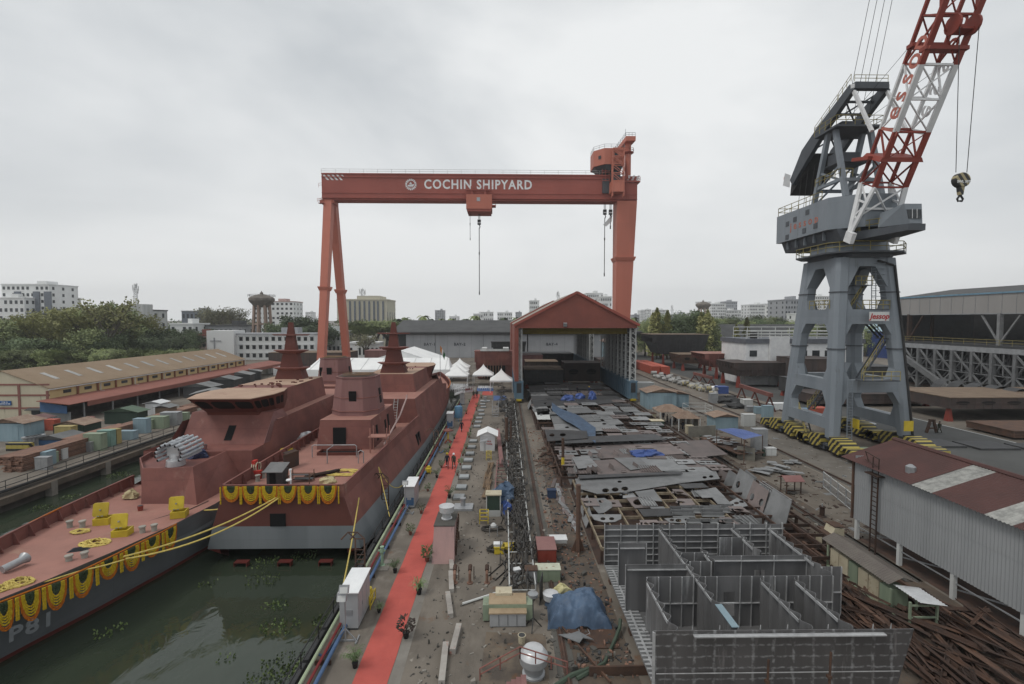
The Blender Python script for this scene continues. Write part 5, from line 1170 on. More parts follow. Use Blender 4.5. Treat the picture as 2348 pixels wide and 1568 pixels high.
# little house seen through the shelter
ho=gable('office_house','small cream and blue house with brown roof seen through the shelter','house',40.3,52,187,200,8.3,11.0,blue_l,pm('brown_tile',(.22,.15,.12),corr=('Y',2,.5)),'Y')
m=MB();m.box((40.2,186.9,4.2),(52.1,187,7.0));m.build('upper_wall',cream,ho,w=True)
m=MB();m.box((43,186.8,.2),(47,186.95,3));m.build('door',pm('dark_blue',(.03,.05,.10)),ho,w=True)
# ================================================================ steel block in the near corner of the yard
def grid_mat(name,base,light,fx,fz,amt,ax='X'):
 m=pm(name,base,tuple(x*.75 for x in base),.8,.45,metal=.35,rand=0,dirt=tuple(x*2.2 for x in base),damt=.4,streak=1)
 t=m.node_tree;n=t.nodes;l=t.links;b=n['Principled BSDF'];src=b.inputs['Base Color'].links[0].from_socket
 tc=n.new('ShaderNodeTexCoord');nz=n.new('ShaderNodeTexNoise');nz.inputs['Scale'].default_value=4;nz.inputs['Detail'].default_value=8;l.new(tc.outputs['Object'],nz.inputs[0])
 for d,f in((ax,fx),('Z',fz)):
  w=n.new('ShaderNodeTexWave');w.bands_direction=d;w.inputs['Scale'].default_value=f;w.inputs['Distortion'].default_value=1.1;w.inputs['Detail'].default_value=3;w.inputs['Detail Scale'].default_value=4
  l.new(tc.outputs['Object'],w.inputs[0])
  r=n.new('ShaderNodeMapRange');r.inputs[1].default_value=.90;r.inputs[2].default_value=1.0;l.new(w.outputs[1],r.inputs[0])
  q=n.new('ShaderNodeMapRange');q.inputs[1].default_value=.40;q.inputs[2].default_value=.62;q.inputs[4].default_value=amt;l.new(nz.outputs[0],q.inputs[0])
  mu=n.new('ShaderNodeMath');mu.operation='MULTIPLY';l.new(r.outputs[0],mu.inputs[0]);l.new(q.outputs[0],mu.inputs[1])
  x=n.new('ShaderNodeMixRGB');x.inputs[2].default_value=(*light,1);l.new(src,x.inputs[1]);l.new(mu.outputs[0],x.inputs[0]);src=x.outputs[0]
 l.new(src,b.inputs['Base Color']);return m
blk_front=grid_mat('scuffed_plate',(.125,.12,.12),(.34,.345,.35),.36,.62,.8)
blk_wall=pm('block_steel',(.20,.20,.203),(.14,.14,.142),.7,.42,metal=.25,rand=0,dirt=(.42,.425,.43),damt=.45,dsc=1.3,streak=1)
blk_lite=pm('bright_stiffener',(.50,.51,.515),(.36,.365,.37),2,.4,metal=.3,rand=.1,dirt=(.12,.12,.12),damt=.3)
blk=thing('steel_block','large open grey steel hull block with walled cells in the near corner','hull block',(12,26,0))
kb=lambda m,n,mt,p=None:m.build(n,mt,p or blk,w=True)
zb,zt=.75,3.45
m=MB();m.hexa([(6.5,21,.5),(17.2,20.95,.5),(17.2,21.0,.5),(6.5,21.04,.5)],[(6.5,21,zt),(17.95,20.95,zt),(17.95,21.0,zt),(6.5,21.04,zt)]);fp=kb(m,'front_plate',blk_front)
m=MB();m.box((8.2,20.75,3.28),(16.6,20.95,3.33));m.box((6.46,20.95,.5),(6.56,21.06,3.4));m.bar((6.6,20.9,1.6),(17.3,20.87,1.62),.03,.03);kb(m,'plate_stiffener',blk_lite,fp)
m=MB();m.box((6.6,21.05,zb-.05),(17.4,31.8,zb));kb(m,'bottom_panel',blk_wall)
m=MB()
for i in range(36):m.box((6.6,21.3+.29*i,zb),(7.45,21.42+.29*i,zb+.10))
for x in(7.0,):m.bar((6.9,21.1,zb+.1),(7.0,31,zb+.1),.12,.03)
kb(m,'bottom_stiffener',blk_lite)
def wavewall(x,y0,y1,name='corrugated_bulkhead',z1=zt,z0=zb):
 m=MB();n=int((y1-y0)/.12);A=[(x+.13*math.sin(i*.12*2*math.pi/.84),y0+.12*i)for i in range(n+1)]
 m.loft([[(a-.012,b,z0)for a,b in A],[(a-.012,b,z1)for a,b in A],[(a+.012,b,z1+.0)for a,b in A],[(a+.012,b,z0)for a,b in A]],False,False)
 o=kb(m,name,blk_wall)
 m=MB();f=(y1-y0)*.75;m.box((x-.14,y1-.3-f,z1-.22),(x-.10,y1-.3,z1-.08));kb(m,'top_flange',blk_lite,o);return o
def wall(x0,x1,y,st=.8,name='bulkhead',z1=zt,side=-1,grid=False,door=None):
 m=MB()
 if door:
  m.box((x0,y-.012,zb),(door,y+.012,z1));m.box((door+.6,y-.012,zb),(x1,y+.012,z1));m.box((door,y-.012,2.6),(door+.6,y+.012,z1));m.box((door,y-.012,zb),(door+.6,y+.012,1.3))
 else:m.box((x0,y-.012,zb),(x1,y+.012,z1))
 o=kb(m,name,blk_wall);m=MB();n=max(1,round((x1-x0)/st))
 for i in range(n+1):
  x=x0+(x1-x0)*i/n
  if door and door-.1<x<door+.7:continue
  m.box((x-.02,y+side*(.16 if grid else .09),zb),(x+.02,y+side*.013,z1+(.12 if grid else 0)))
 if grid:
  for j in range(6):m.box((x0,y-.14,zb+.3+.42*j),(x1,y-.013,zb+.33+.42*j))
 else:m.box((x0+.1,y-.13,z1-.3),(x1-.1,y-.013,z1-.26))if st>1 else m.box((x0,y-.1,2.0),(x1,y-.013,2.04))
 kb(m,'wall_stiffener',blk_lite,o);return o
wall(6.6,18.4,31.8,1.05,grid=True);wall(11.7,17.4,27.6,1.9,door=14.4);wall(6.7,10.2,26.7,2.4);wall(7.5,17.4,25.4,.62,door=11.6)
wall(13.4,14.9,29.9,.8);wall(10.3,11.8,28.0,.8);wall(6.9,8.6,29.2,2);wall(17.4,18.5,26.3,.5);wall(10.4,11.6,27.0,.7)
wavewall(10.2,21.05,31.7);wavewall(7.5,21.05,25.3);wavewall(13.5,21.05,25.3);wavewall(15.3,21.05,25.3);wavewall(14.95,28.0,31.7);wavewall(17.4,25.5,31.7);wavewall(11.75,27,28.6)
for x in(8.2,9.4,11.2,12.4,14.2,16.2,17.0):
 m=MB();m.loft([[(x,21.06,zb),(x,21.8,zb),(x,21.35,2.1),(x,21.06,zt+.2)],[(x+.04,21.06,zb),(x+.04,21.8,zb),(x+.04,21.35,2.1),(x+.04,21.06,zt+.2)]]);kb(m,'bracket',blk_lite)
m=MB();m.box((10.02,21.2,zt-.02),(10.35,22.9,zt+.02));kb(m,'blue_edge_strip',blue_l)
m=MB();m.tube([(7.7,25.0,zb+.02),(7.2,25.0,zb+.1),(7.25,24.6,.95)],.05,5);kb(m,'pipe_bend',blk_lite)
for x in(7,9.5,12,14.5,17):
 for y in(21.5,26,31):
  m=MB();m.taper((x,y,0),(x,y,zb-.06),.5,.5,.3,.3);kb(m,'support_block',rust)
blk.location.y-=.8
# slim rusty poles before the front plate
for i,(x,h)in enumerate(((11.3,2.4),(14.0,2.7))):
 m=MB();m.tube([(x,19.8,0),(x+.05,19.8,h)],.05,6);m.cb((x,19.8,h*.6),(.16,.16,.12));m.build('scaffold_pole',rust,label=('rusty scaffold pole before the front plate of the steel block, shorter one','rusty scaffold pole before the front plate of the steel block, taller one')[i],cat='pole')
m=MB();m.tube([(11.2,19.75,.9),(14.1,19.75,.92)],.05,6);m.build('white_pipe',whiteold,label='pale pipe tied across the two rusty poles before the steel block',cat='pipe')
# ================================================================ plate jig and plates
def holed(name,pts,holes,t,mat,ribs=0,**k):
 """plate with real openings; pts and holes are loops of (x, y, z)"""
 bm=bmesh.new();loops=[[bm.verts.new(p)for p in lp]for lp in[pts]+holes];es=[]
 for lp in loops:es+=[bm.edges.new((lp[i],lp[(i+1)%len(lp)]))for i in range(len(lp))]
 bmesh.ops.triangle_fill(bm,use_beauty=True,use_dissolve=False,edges=es)
 r=bmesh.ops.extrude_face_region(bm,geom=bm.faces[:])
 p=[Vector(q)for q in pts];n=(p[1]-p[0]).cross(p[2]-p[1]).normalized()
 for v in r['geom']:
  if isinstance(v,bmesh.types.BMVert):v.co-=n*t
 bmesh.ops.recalc_face_normals(bm,faces=bm.faces)
 m=MB();bm.verts.index_update();m.v=[tuple(v.co)for v in bm.verts];m.f=[tuple(v.index for v in f.verts)for f in bm.faces];m.m=[0]*len(m.f);bm.free()
 for q in range(ribs):f=(q+.5)/ribs;m.bar(p[0].lerp(p[1],f)+Vector((0,0,.05)),p[3].lerp(p[2],f)+Vector((0,0,.05)),.03,.12)
 return m.build(name,mat,**k)
jig_y=pm('jig_cream',(.30,.255,.18),(.17,.13,.09),1.5,.85,rand=.1,dirt=(.12,.07,.04),damt=.45)
def jig(label,x0,x1,y0,y1,nx,ny,z,mat,w=.1):
 t=thing('plate_jig',label,'jig',((x0+x1)/2,(y0+y1)/2,0))
 for i in range(nx+1):
  x=x0+(x1-x0)*i/nx;m=MB();m.box((x-w/2,y0,z-.22),(x+w/2,y1,z));m.build('long_beam',mat,t,w=True)
 for i in range(ny+1):
  y=y0+(y1-y0)*i/ny;m=MB();m.box((x0,y-w/2,z-.26),(x1,y+w/2,z-.03));m.build('cross_beam',mat,t,w=True)
 for i in range(0,nx+1,2):
  for j in range(0,ny+1,2):m=MB();m.bar((x0+(x1-x0)*i/nx,y0+(y1-y0)*j/ny,0),(x0+(x1-x0)*i/nx,y0+(y1-y0)*j/ny,z-.25),.18);m.build('jig_post',rustd,t,w=True)
 m=MB();m.quad((x0-.3,y0-.3,.02),(x1+.3,y0-.3,.02),(x1+.3,y1+.3,.02),(x0-.3,y1+.3,.02));m.build('floor_plate',rustd,t,w=True)
jig('cream grid of jig beams beside the steel block',6.8,18.2,32.8,47.0,8,8,1.1,jig_y)
jig('dark rusty beam grid between the cream jig and the leaning plates',18.6,24,31.5,47.0,4,9,1.0,rustd)
jig('rust-brown grid of jig beams under the middle grey plates',5.8,24.3,48,72,12,12,1.1,rustd)
jig('rust-brown grid of jig beams before the rolling shelter',5.2,24.3,73.5,94,12,10,1.2,rustd)
def D2(pts,z):return[G(u,v,z)for u,v in pts]
def circ(u,v,ru,rv,z,n=12):return[G(u+ru*math.cos(2*math.pi*i/n),v+rv*math.sin(2*math.pi*i/n),z)for i in range(n)]
PG='loose grey steel plates laid on the jigs'
def plate(lab,pts,z=1.16,mat=steel,holes=(),t=.04,group=None):return holed('steel_plate',D2(pts,z),[circ(*h,z)for h in holes],t,mat,label=lab,cat='plate',group=group)
plate('rounded grey plate with one oval hole lying on the cream jig',[(1352,1145),(1385,1142),(1402,1152),(1404,1163),(1385,1176),(1372,1178),(1360,1165)],1.16,steel,[(1378,1150,6,3.5)])
plate('half-oval grey plate with two holes lying on the cream jig',[(1353,1180),(1424,1180),(1424,1190),(1410,1197),(1385,1198),(1362,1192)],1.16,steel,[(1382,1190,6,3.5),(1402,1190,6,3.5)])
plate('wedge-shaped pale plate lying across the middle of the cream jig',[(1455,1128),(1498,1122),(1518,1150),(1490,1148),(1465,1140)],1.28,steel)
plate('grey plate frame with rectangular cut-out and upright flange on the cream jig',[(1435,1142),(1468,1139),(1492,1163),(1455,1166)],1.16,steel_p,[(1463,1152,12,7)])
plate('long notched grey plate lying on the cream jig',[(1463,1168),(1570,1165),(1583,1180),(1560,1182),(1475,1185)],1.2,steeldk)
plate('grey plate with three oval holes at the edge of the cream jig',[(1522,1189),(1575,1186),(1586,1192),(1570,1200),(1535,1199)],1.16,steel,[(1540,1193,5,3),(1555,1194,7,4),(1573,1192,4,2.5)])
plate('pale fish-shaped plate with three holes near the leaning plates',[(1655,1160),(1690,1142),(1708,1152),(1714,1160),(1690,1166),(1670,1168)],1.2,steel,[(1678,1158,4,2.5),(1688,1154,6,3),(1700,1151,6,3)])
plate('broad grey plate with rows of chalk marks beside the cream jig',[(1318,1098),(1640,1079),(1650,1098),(1560,1108),(1440,1128),(1370,1133),(1325,1120)],1.3,steel,[(1388,1125,8,5),(1410,1123,8,5),(1432,1121,8,5),(1420,1105,5,2.5),(1615,1095,5,3),(1630,1093,5,3)])
for i,(p,z,mt,h)in enumerate((([(1352,1057),(1480,1048),(1520,1083),(1372,1090)],1.3,steel_p,[(1430,1082,8,3)]),([(1407,1050),(1465,1049),(1490,1072),(1445,1078)],1.42,steel,[]),([(1458,1050),(1540,1046),(1585,1076),(1492,1082)],1.34,steel,[]),([(1310,1048),(1350,1046),(1372,1070),(1325,1075)],1.4,steel,[]),([(1320,1020),(1420,1018),(1470,1048),(1370,1052)],1.3,steel_p,[(1335,1026,7,4),(1352,1026,6,3.5),(1372,1027,7,4)]),([(1420,1018),(1530,1014),(1570,1040),(1470,1047)],1.32,steel_p,[]),([(1540,1012),(1620,1009),(1668,1042),(1590,1050)],1.2,steel_p,[]),([(1545,1050),(1600,1052),(1630,1075),(1560,1078)],1.25,steel_p,[]),([(1325,1090),(1560,1082),(1565,1086),(1328,1098)],1.5,steeldk,[]),([(1262,955),(1368,950),(1378,965),(1268,972)],1.45,steel,[(1330,960,5,2)]),([(1268,972),(1400,966),(1420,985),(1275,995)],1.4,steel,[(1300,980,5,2),(1385,972,5,2),(1345,985,6,2.5)]),([(1368,950),(1402,950),(1430,972),(1398,975)],1.45,steel,[]),([(1225,945),(1258,944),(1262,962),(1232,962)],1.5,whiteold,[(1240,951,4,2)]),([(1228,938),(1345,932),(1362,946),(1232,952)],1.5,steel,[]),([(1215,905),(1330,898),(1340,910),(1220,920)],1.5,steeldk,[(1290,908,6,2)]),([(1330,898),(1400,897),(1425,915),(1342,918)],1.5,steeldk,[(1390,905,5,2)]),([(1220,920),(1340,912),(1348,925),(1225,933)],1.48,steeldk,[(1250,925,4,1.5),(1310,918,6,2)]),([(1342,918),(1425,915),(1432,922),(1350,928)],1.5,steeldk,[]),([(1212,885),(1300,882),(1302,893),(1215,898)],1.7,steeldk,[(1250,889,4,1.2)]),([(1300,882),(1375,882),(1388,892),(1304,893)],1.75,steeldk,[]),([(1248,985),(1345,988),(1348,1005),(1255,1012)],1.9,steeldk,[(1265,998,6,4),(1290,997,7,4)]),([(1290,1003),(1500,995),(1530,1008),(1295,1017)],1.8,steeldk,[]),([(1590,1126),(1640,1118),(1662,1140),(1610,1142)],1.3,steel,[]),([(1555,1110),(1610,1108),(1625,1118),(1570,1120)],1.45,steeldk,[]))):
 plate('loose flat grey plate lying among others on the plate jigs',p,z,mt,h,group=PG)
for i in range(13):
 u,v=1560+12*(i%4)+(i//4)*3,1166+7.5*(i//4)+(i%4)*-1.0
 if i>9:u,v=1600+16*(i-10),1195
 c=G(u+(55 if i%2 else 0),v+2,1.15);m=MB();m.box((-.9,0,.02),(.9,.03,.28));m.box((-.9,-.3,0),(.9,.0,.03));m.box((-.9,-.1,.1),(-.87,0,.34));m.box((.87,-.1,.1),(.9,0,.34))
 m.build('bracket_plate',steel,label='small upturned grey bracket in the rows on the cream jig',cat='bracket',group='upturned brackets on the cream jig',loc=c,rz=-.05)
for i in range(9):
 u,v=((1349,1082),(1360,1080),(1371,1082),(1400,1075),(1455,1072),(1352,1045),(1410,1043),(1375,1046),(1440,1040))[i]
 c=G(u,v,1.32);m=MB();m.plate([(0,-.7,0),(0,.7,0),(.1,.55,.5),(.1,-.4,.45)],.03);m.build('fin_plate',steel_p,label='small fin plate standing upright on the middle grey plates',cat='plate',group='upright fin plates',loc=c,rz=.2)
 # leaning plates along both edges of the jigs
def lean(lab,u,v,w,h,rz,mat,holes=0,tilt=.35,group=None):
 c=G(u,v,0);M=Matrix.Translation(c)@Euler((0,tilt,rz)).to_matrix().to_4x4()
 q=lambda y,z:M@Vector((0,y,z));hs=[]
 for k in range(holes):hs.append([q((-w/4+w/2*k/(max(1,holes-1)))if holes>1 else 0+.14*w*math.cos(a),h*.55+.12*h*math.sin(a))if holes==1 else q(-w/4+w/2*k/(holes-1)+.11*w*math.cos(a),h*.5+.12*h*math.sin(a))for a in[i*.628 for i in range(10)]])
 return holed('leaning_plate',[q(-w/2,.05),q(w/2,.05),q(w/2*.9,h),q(-w/2*.8,h*.92)],hs,.04,mat,label=lab,cat='plate',group=group)
lean('tall grey leaning plate standing apart at the outer jig edge',1768,1212,2.6,3.0,.15,steel)
lean('pinkish leaning plate with two openings at the outer jig edge',1722,1180,2.6,2.8,.1,steel_p,2)
lean('grey leaning plate with round openings behind the pinkish one',1690,1150,2.8,2.9,.1,steel,2)
lean('brown leaning plate with ribs at the far end of the outer row',1652,1118,3.0,1.7,.1,steel_p)
for u,v,w,h in((1735,1185,1.8,2.7),(1748,1192,1.6,2.5),(1708,1162,2.2,2.6),(1740,1203,1.8,1.1),(1668,1132,2.2,2.2),(1700,1150,2,2.9)):lean('plain grey plate leaning in the outer row beside the jig',u,v,w,h,.12,steel,0,group='plain plates leaning at the outer jig edge')
for u,v,w,h in((1305,1105,2.2,1.7),(1316,1128,2.0,1.6),(1334,1180,2.4,1.5),(1338,1200,2,1.3),(1210,935,4,1.5),(1300,1088,2.2,1.6),(1207,915,4,1.5),(1322,1150,1.5,1.3)):lean('grey plate leaning against the inner edge of the jigs',u,v,w,h,0,steel,0,.45,group='plates leaning at the inner jig edge')
def sheetpole(lab,u,v,h,r,mat=rust,top=None):
 t=thing('steel_post',lab,'post',G(u,v));m=MB();m.tube([(0,0,0),(0,0,h)],r,10);m.build('shaft',mat,t)
 m=MB()
 for a in range(4):c,s=math.cos(a*1.57),math.sin(a*1.57);m.loft([[(c*r,s*r,.05),(c*r*3.2,s*r*3.2,.05),(c*r,s*r,1.0)],[(c*r-s*.03,s*r+c*.03,.05),(c*r*3.2-s*.03,s*r*3.2+c*.03,.05),(c*r-s*.03,s*r+c*.03,1.0)]])
 m.build('base_fin',mat,t)
 if top:m=MB();m.tube([(0,0,h*.3),(0,0,h*.5)],r*1.08,10);m.build('yellow_band',yellow,t)
sheetpole('tall rusty post with finned base beside the steel block',1325,1265,5.0,.17)
sheetpole('rusty post with yellow band at the inner jig edge',1290,1092,4.2,.16,rust,1)
sheetpole('thick rusty post beside the white hut and pink beam',1161,1025,4.0,.22)
sheetpole('short rusty post behind the thick one by the hose rack',1171,1018,3.2,.14)
# tarps
crumple('tarpaulin','blue tarpaulin crumpled on the middle steel plates','tarpaulin',G(1480,1043,1.35),(3.6,2.0,.55),blue_tarp,21,26,.22)
for i,(u,v,w)in enumerate(((1302,917,2.4),(1329,913,1.8),(1357,915,1.4))):crumple('tarpaulin','small blue tarpaulin heap on the dark plates before the shelter, '+('nearest the rail post','the middle one','the tall narrow one')[i],'tarpaulin',G(u,v,1.52),(w,1.4,.9+.5*(i==2)),blue_tarp,30+i)
m=MB();pts=[[G(1265+10*i,922+5.5*i+3*math.sin(i*.8)+j*(6+.6*i),1.75+.25*math.sin(j*1.3+i))for j in range(4)]for i in range(11)]
m.loft(pts,False,False);m.build('tarpaulin',navy_tarp,smooth=True,label='long faded blue sheet draped over plates before the shelter',cat='tarpaulin')
t_=G(1322,1418)
from mathutils import noise as mnoise
m=MB();nx,ny=66,48;gr=[]
for j in range(ny+1):
 row=[]
 for i in range(nx+1):
  x,y=-1.75+3.5*i/nx,-1.05+2.35*j/ny;v=Vector((x,y,3.3));wob=.16*mnoise.noise(v*1.3+Vector((9,0,0)))
  e=max(abs(i/nx*2-1),abs(j/ny*2-1))+wob*.5;hh=(.85+.55*math.exp(-((x-.6)**2*.9+(y-.45)**2)*1.5)+.25*math.exp(-((x+.9)**2+(y-.2)**2)*3))*(1-max(0,e-.6)/.4 if e<1 else 0)**.6 if e<1 else 0
  fold=.30*mnoise.noise(v*1.5)+.17*(.5-abs(mnoise.noise(v*2.6+Vector((0,4,0)))))+.07*(.5-abs(mnoise.noise(v*5.5)))
  row.append((x*(1+.12*mnoise.noise(v*1.1)),y*(1+.14*mnoise.noise(v*1.2+Vector((5,5,0)))),max(.02,hh+fold*min(1,hh*1.6))))
 gr.append(row)
m.loft(gr,False,False);m.build('tarpaulin',navy_tarp,smooth=True,label='large worn blue tarpaulin over a heap beside the steel block',cat='tarpaulin',loc=t_)
crumple('sack','pale yellow plastic heap behind the large blue tarpaulin','sack',G(1288,1368),(1.3,.9,.7),pm('pale_plastic',(.5,.46,.25)),17)
crumple('tarpaulin','blue tarpaulin bundle on the hose rack behind the green booth','tarpaulin',G(1155,1142,.5),(2.1,2.4,1.3),navy_tarp,40)
crumple('tarpaulin','bright blue tarpaulin bundle beside the green booth','tarpaulin',G(1160,1175,.2),(1.3,1.0,.9),blue_tarp,41)
# blue awning over a table of scrap plates
t=thing('plate_table','long low table heaped with small plates under a blue awning','table',G(1660,1030))
tp=[G(1605,1005,.9),G(1692,1040,.9),G(1752,1037,.9),G(1655,1000,.9)]
m=MB();m.plate(tp,-.12);m.build('table_top',rust,t,w=True)
for u,v in((1606,1012),(1635,1024),(1664,1036),(1690,1049),(1750,1046)):m=MB();p=G(u,v);m.bar(p,p+Vector((0,0,.85)),.25);m.build('leg',green_d,t,w=True)
for i in range(46):
 a,b=random.random(),random.random();p=tp[0].lerp(tp[1],a).lerp(tp[3].lerp(tp[2],a),b*.9+.05)
 m=MB();r=random.uniform(.3,.75);n=random.choice((3,4,5));m.plate([(r*math.cos(k*6.28/n+i),r*.8*math.sin(k*6.28/n+i),random.uniform(0,.15))for k in range(n)],.03);m.build('scrap_plate',steel if i%3 else rust,label='small dark offcut lying in the heap on the table under the blue awning',cat='offcut',group='offcuts on the awning table',loc=(p.x,p.y,.93+.02*(i%9)))
aw=thing('awning','blue sheet awning slung over the table of scrap plates','awning',G(1690,1010))
A=[P(1643,983,60.5),P(1700,984,63),P(1748,998,59),P(1706,1007,55.5)];rows=[]
for i in range(9):
 rows.append([A[0].lerp(A[3],i/8).lerp(A[1].lerp(A[2],i/8),j/8)-Vector((0,0,.5*(1-(2*i/8-1)**2)*(1-(2*j/8-1)**2)))+Vector((0,0,.35*math.exp(-((i-2)**2+(j-5)**2)/4)))for j in range(9)])
m=MB();m.loft(rows,False,False);m.build('sheet',blue_tarp,aw,w=True,smooth=True)
m=MB()
for p in A:m.bar((p.x,p.y,0),p,.07)
m.build('awning_pole',rust,aw,w=True)
# ================================================================ hose racks and hoses
hr=thing('hose_rack','long white pipe rack carrying black hoses between carpet and shelter rail','rack',(1.1,40,0))
m=MB()
for x in(.3,1.9):
 for y0,y1 in((28.5,40),(40.5,54),(55,70),(71,92)):m.tube([(x,y0,.8),(x,y1,.8)],.045,6)
for k in range(40):
 y=28.5+1.6*k
 for x in(.3,1.9):m.tube([(x,y,0),(x,y,.95)],.04,5)
 m.tube([(.3,y,.55),(1.9,y,.55)],.04,5)
m.build('rack_frame',whiteold,hr,w=True)
rnd=random.Random(11);m=MB()
for k in range(330):
 y=rnd.uniform(27.5,95);x=rnd.uniform(.2,2.0);pts=[];a=rnd.uniform(-.35,.35);z=rnd.uniform(.55,.95)
 for i in range(9):pts.append((max(-.3,min(2.3,x+a*i*.3+rnd.uniform(-.18,.18))),y+i*.42*(1+rnd.uniform(-.4,.3)),max(.06,z-.5*abs(i-4)/4*(k%3==0)+rnd.uniform(-.12,.18))))
 m.tube(pts,rnd.choice((.045,.055,.07)),5)
m.build('tangled_hose',hose_m,kind='stuff',label='tangle of black hoses heaped on the white pipe rack',cat='hoses')
m=MB()
for k in range(26):
 p=G(1150+rnd.uniform(-6,8),880+rnd.random()*70);pts=[p+Vector((rnd.uniform(-.8,.8),rnd.uniform(-1.2,1.2),rnd.uniform(.1,1.0)))for _ in range(7)];m.tube(pts,.06,5)
m.build('tangled_hose',pm('grey_hose',(.12,.12,.12),(.06,.06,.06),2,.6),kind='stuff',label='grey hose tangle piled before the shelter leg',cat='hoses')
def hoseloop(lab,c,r,n,seed):
 rd=random.Random(seed);pts=[c+Vector((r*(1+rd.uniform(-.3,.2))*math.cos(i*.5),.5*r*(1+rd.uniform(-.3,.2))*math.sin(i*.5),.04+.004*i))for i in range(n*13)]
 m=MB();m.tube(pts,.035,5);m.build('hose_coil',hose_m,label=lab,cat='hose')
hoseloop('loose black hose coil lying on the quay behind the green machine',G(1148,1262),1.0,5,1)
hoseloop('loose black hose coil beside the small wheeled pump',G(1130,1215),.9,4,2)
for i,(u0,v0,u1,v1)in enumerate(((1120,1320,1180,1240),(1135,1330,1195,1250),(1145,1340,1175,1270))):rope('black hose trailing from the rack towards the pipe stubs',[G(u0,v0,.04),G((u0+u1)/2+8,(v0+v1)/2+6,.04),G(u1,v1,.3),G(u1+6,v1-20,.6)],.04,hose_m,'hose','hose','hoses trailing from the near rack end')
rope('thick green hose curving over the rusty plates beside the steel block',[G(1322,1556,.08),G(1385,1520,.08),G(1408,1470,.1),G(1420,1440,.35),G(1422,1420,.5)],.10,pm('green_hose',(.06,.085,.06),rand=0),'hose','hose')
rope('green hose lying at the near edge below the rusty beam',[G(1270,1575,.08),G(1310,1548,.08),G(1355,1532,.1)],.12,pm('green_hose',(.06,.085,.06)),'hose','hose')
rope('grey hose looped beside the blue tarpaulin and rusty plate',[G(1300,1450,.04),G(1330,1462,.04),G(1352,1452,.05),G(1345,1438,.05),G(1325,1440,.05),G(1330,1452,.05)],.03,galv,'hose','hose')
rope('long white flaking pipe lying across the quay by the green machine',[G(1060,1384,.1),G(1150,1355,.1),G(1215,1325,.15)],.07,whiteold,'pipe','pipe')
# ================================================================ scrap heap and long rails by the corrugated shed
rnd=random.Random(3);SG='rusty beams in the scrap heap'
def Lbar(m,p,q,w):
 p,q=Vector(p),Vector(q);d=(q-p).normalized();s=d.cross(Vector((0,0,1))).normalized();a=rnd.random()*1.5;s2=s*math.cos(a)+Vector((0,0,math.sin(a)));t2=d.cross(s2)
 m.bar(p,q,.03,w,up=t2);m.bar(p+s2*w/2+t2*w/2,q+s2*w/2+t2*w/2,w,.03,up=t2)
for k in range(230):
 y=rnd.uniform(18.0,30.5);x=rnd.uniform(18.9,26.8)if y<27 else rnd.uniform(18.9,23);a=rnd.gauss(1.6,.42);ln=rnd.uniform(1.6,5.4);d=Vector((math.cos(a),math.sin(a),rnd.uniform(-.07,.07)))*ln/2;c=Vector((x,y,rnd.uniform(.1,.6)))
 m=MB();Lbar(m,c-d+Vector((0,0,abs(d.z))),c+d+Vector((0,0,abs(d.z))),rnd.choice((.08,.11,.15,.2)))
 m.build('scrap_beam',(rust,rustd,rustd)[k%3],label='rusty steel section lying in the tangled heap by the corrugated shed',cat='beam',group=SG)
for k in range(9):
 x=19.2+k*.72+rnd.uniform(-.2,.2);y1=rnd.uniform(33,39)-(k>5)*7
 m=MB();z=.35+.08*(k%3);m.bar((x,24+rnd.random()*2-(k>5)*5,z),(x+rnd.uniform(-.4,.2),y1,z),.18,.22);m.build('long_beam',rust,label='long rusty rail running beside the steel block',cat='beam',group='long rusty rails beside the steel block')
for k in range(12):
 m=MB();y=25+k*1.1;m.bar((18.9,y,.12),(23.5,y+.3,.14),.2,.2);m.build('cross_beam',rustd,label='dark cross sleeper under the long rusty rails',cat='beam',group='sleepers under the rusty rails')
t=thing('cabinet_row','row of cream switch cabinets under a small brown corrugated roof','cabinets',(23.2,30,0))
for i in range(6):m=MB();m.box((22.55,27.6+.85*i,.35),(23.6,28.38+.85*i,1.6));m.build('cabinet',beige if i%3 else green_l,t,w=True)
m=MB()
for y in(26.2,27.5,32.8):
 for x in(22.5,24.0):m.bar((x,y,0),(x,y,1.7),.1)
m.box((22.4,26.2,.25),(24,32.8,.33))
for z in(.85,1.5):m.bar((22.5,26.2,z),(24,26.2,z),.08)
m.build('cabinet_frame',green_l,t,w=True)
def croof(name,x0,x1,y0,y1,z0,z1,mat,t,ax='Y'):
 m=MB();k=int((y1-y0)/.045);A=[(y0+(y1-y0)*i/k,.02*(0,1,0,-1)[i%4])for i in range(k+1)];m.loft([[(x0,y,z0+h)for y,h in A],[(x1,y,z1+h)for y,h in A]],False,False);m.build(name,mat,t,w=True)
brn=pm('brown_corrugated',(.13,.115,.10),(.11,.095,.085),1,.7,rand=0)
croof('roof',22.35,23.2,27.5,33.3,1.95,2.35,brn,t);croof('roof',23.2,24.2,27.5,33.3,2.35,1.95,brn,t);croof('silver_roof',22.7,24.2,25.8,27.6,1.9,1.7,silver,t)
t=thing('ballast_box','cream painted ballast box numbered 26 beside the rusty rails','box',G(1900,1243))
m=MB();m.loft([[(-.7,-.5,0),(.8,-.5,0),(.8,-.5,1.2),(.1,-.5,1.35),(-.1,-.5,.8),(-.7,-.5,.75)],[(-.7,.5,0),(.8,.5,0),(.8,.5,1.2),(.1,.5,1.35),(-.1,.5,.8),(-.7,.5,.75)]]);m.build('body',beige,t)
m=MB();m.box((.05,-.5,1.36),(.85,.5,1.42));m.box((-.72,-.5,.8),(-.1,.5,.84));m.build('lid',rust,t)
textobj('26',.45,blackp,t,Matrix.Translation(Vector(t.location))@frameM((.45,-.51,.5),(1,0,0),(0,0,1)),'painted_number',.01,.01)
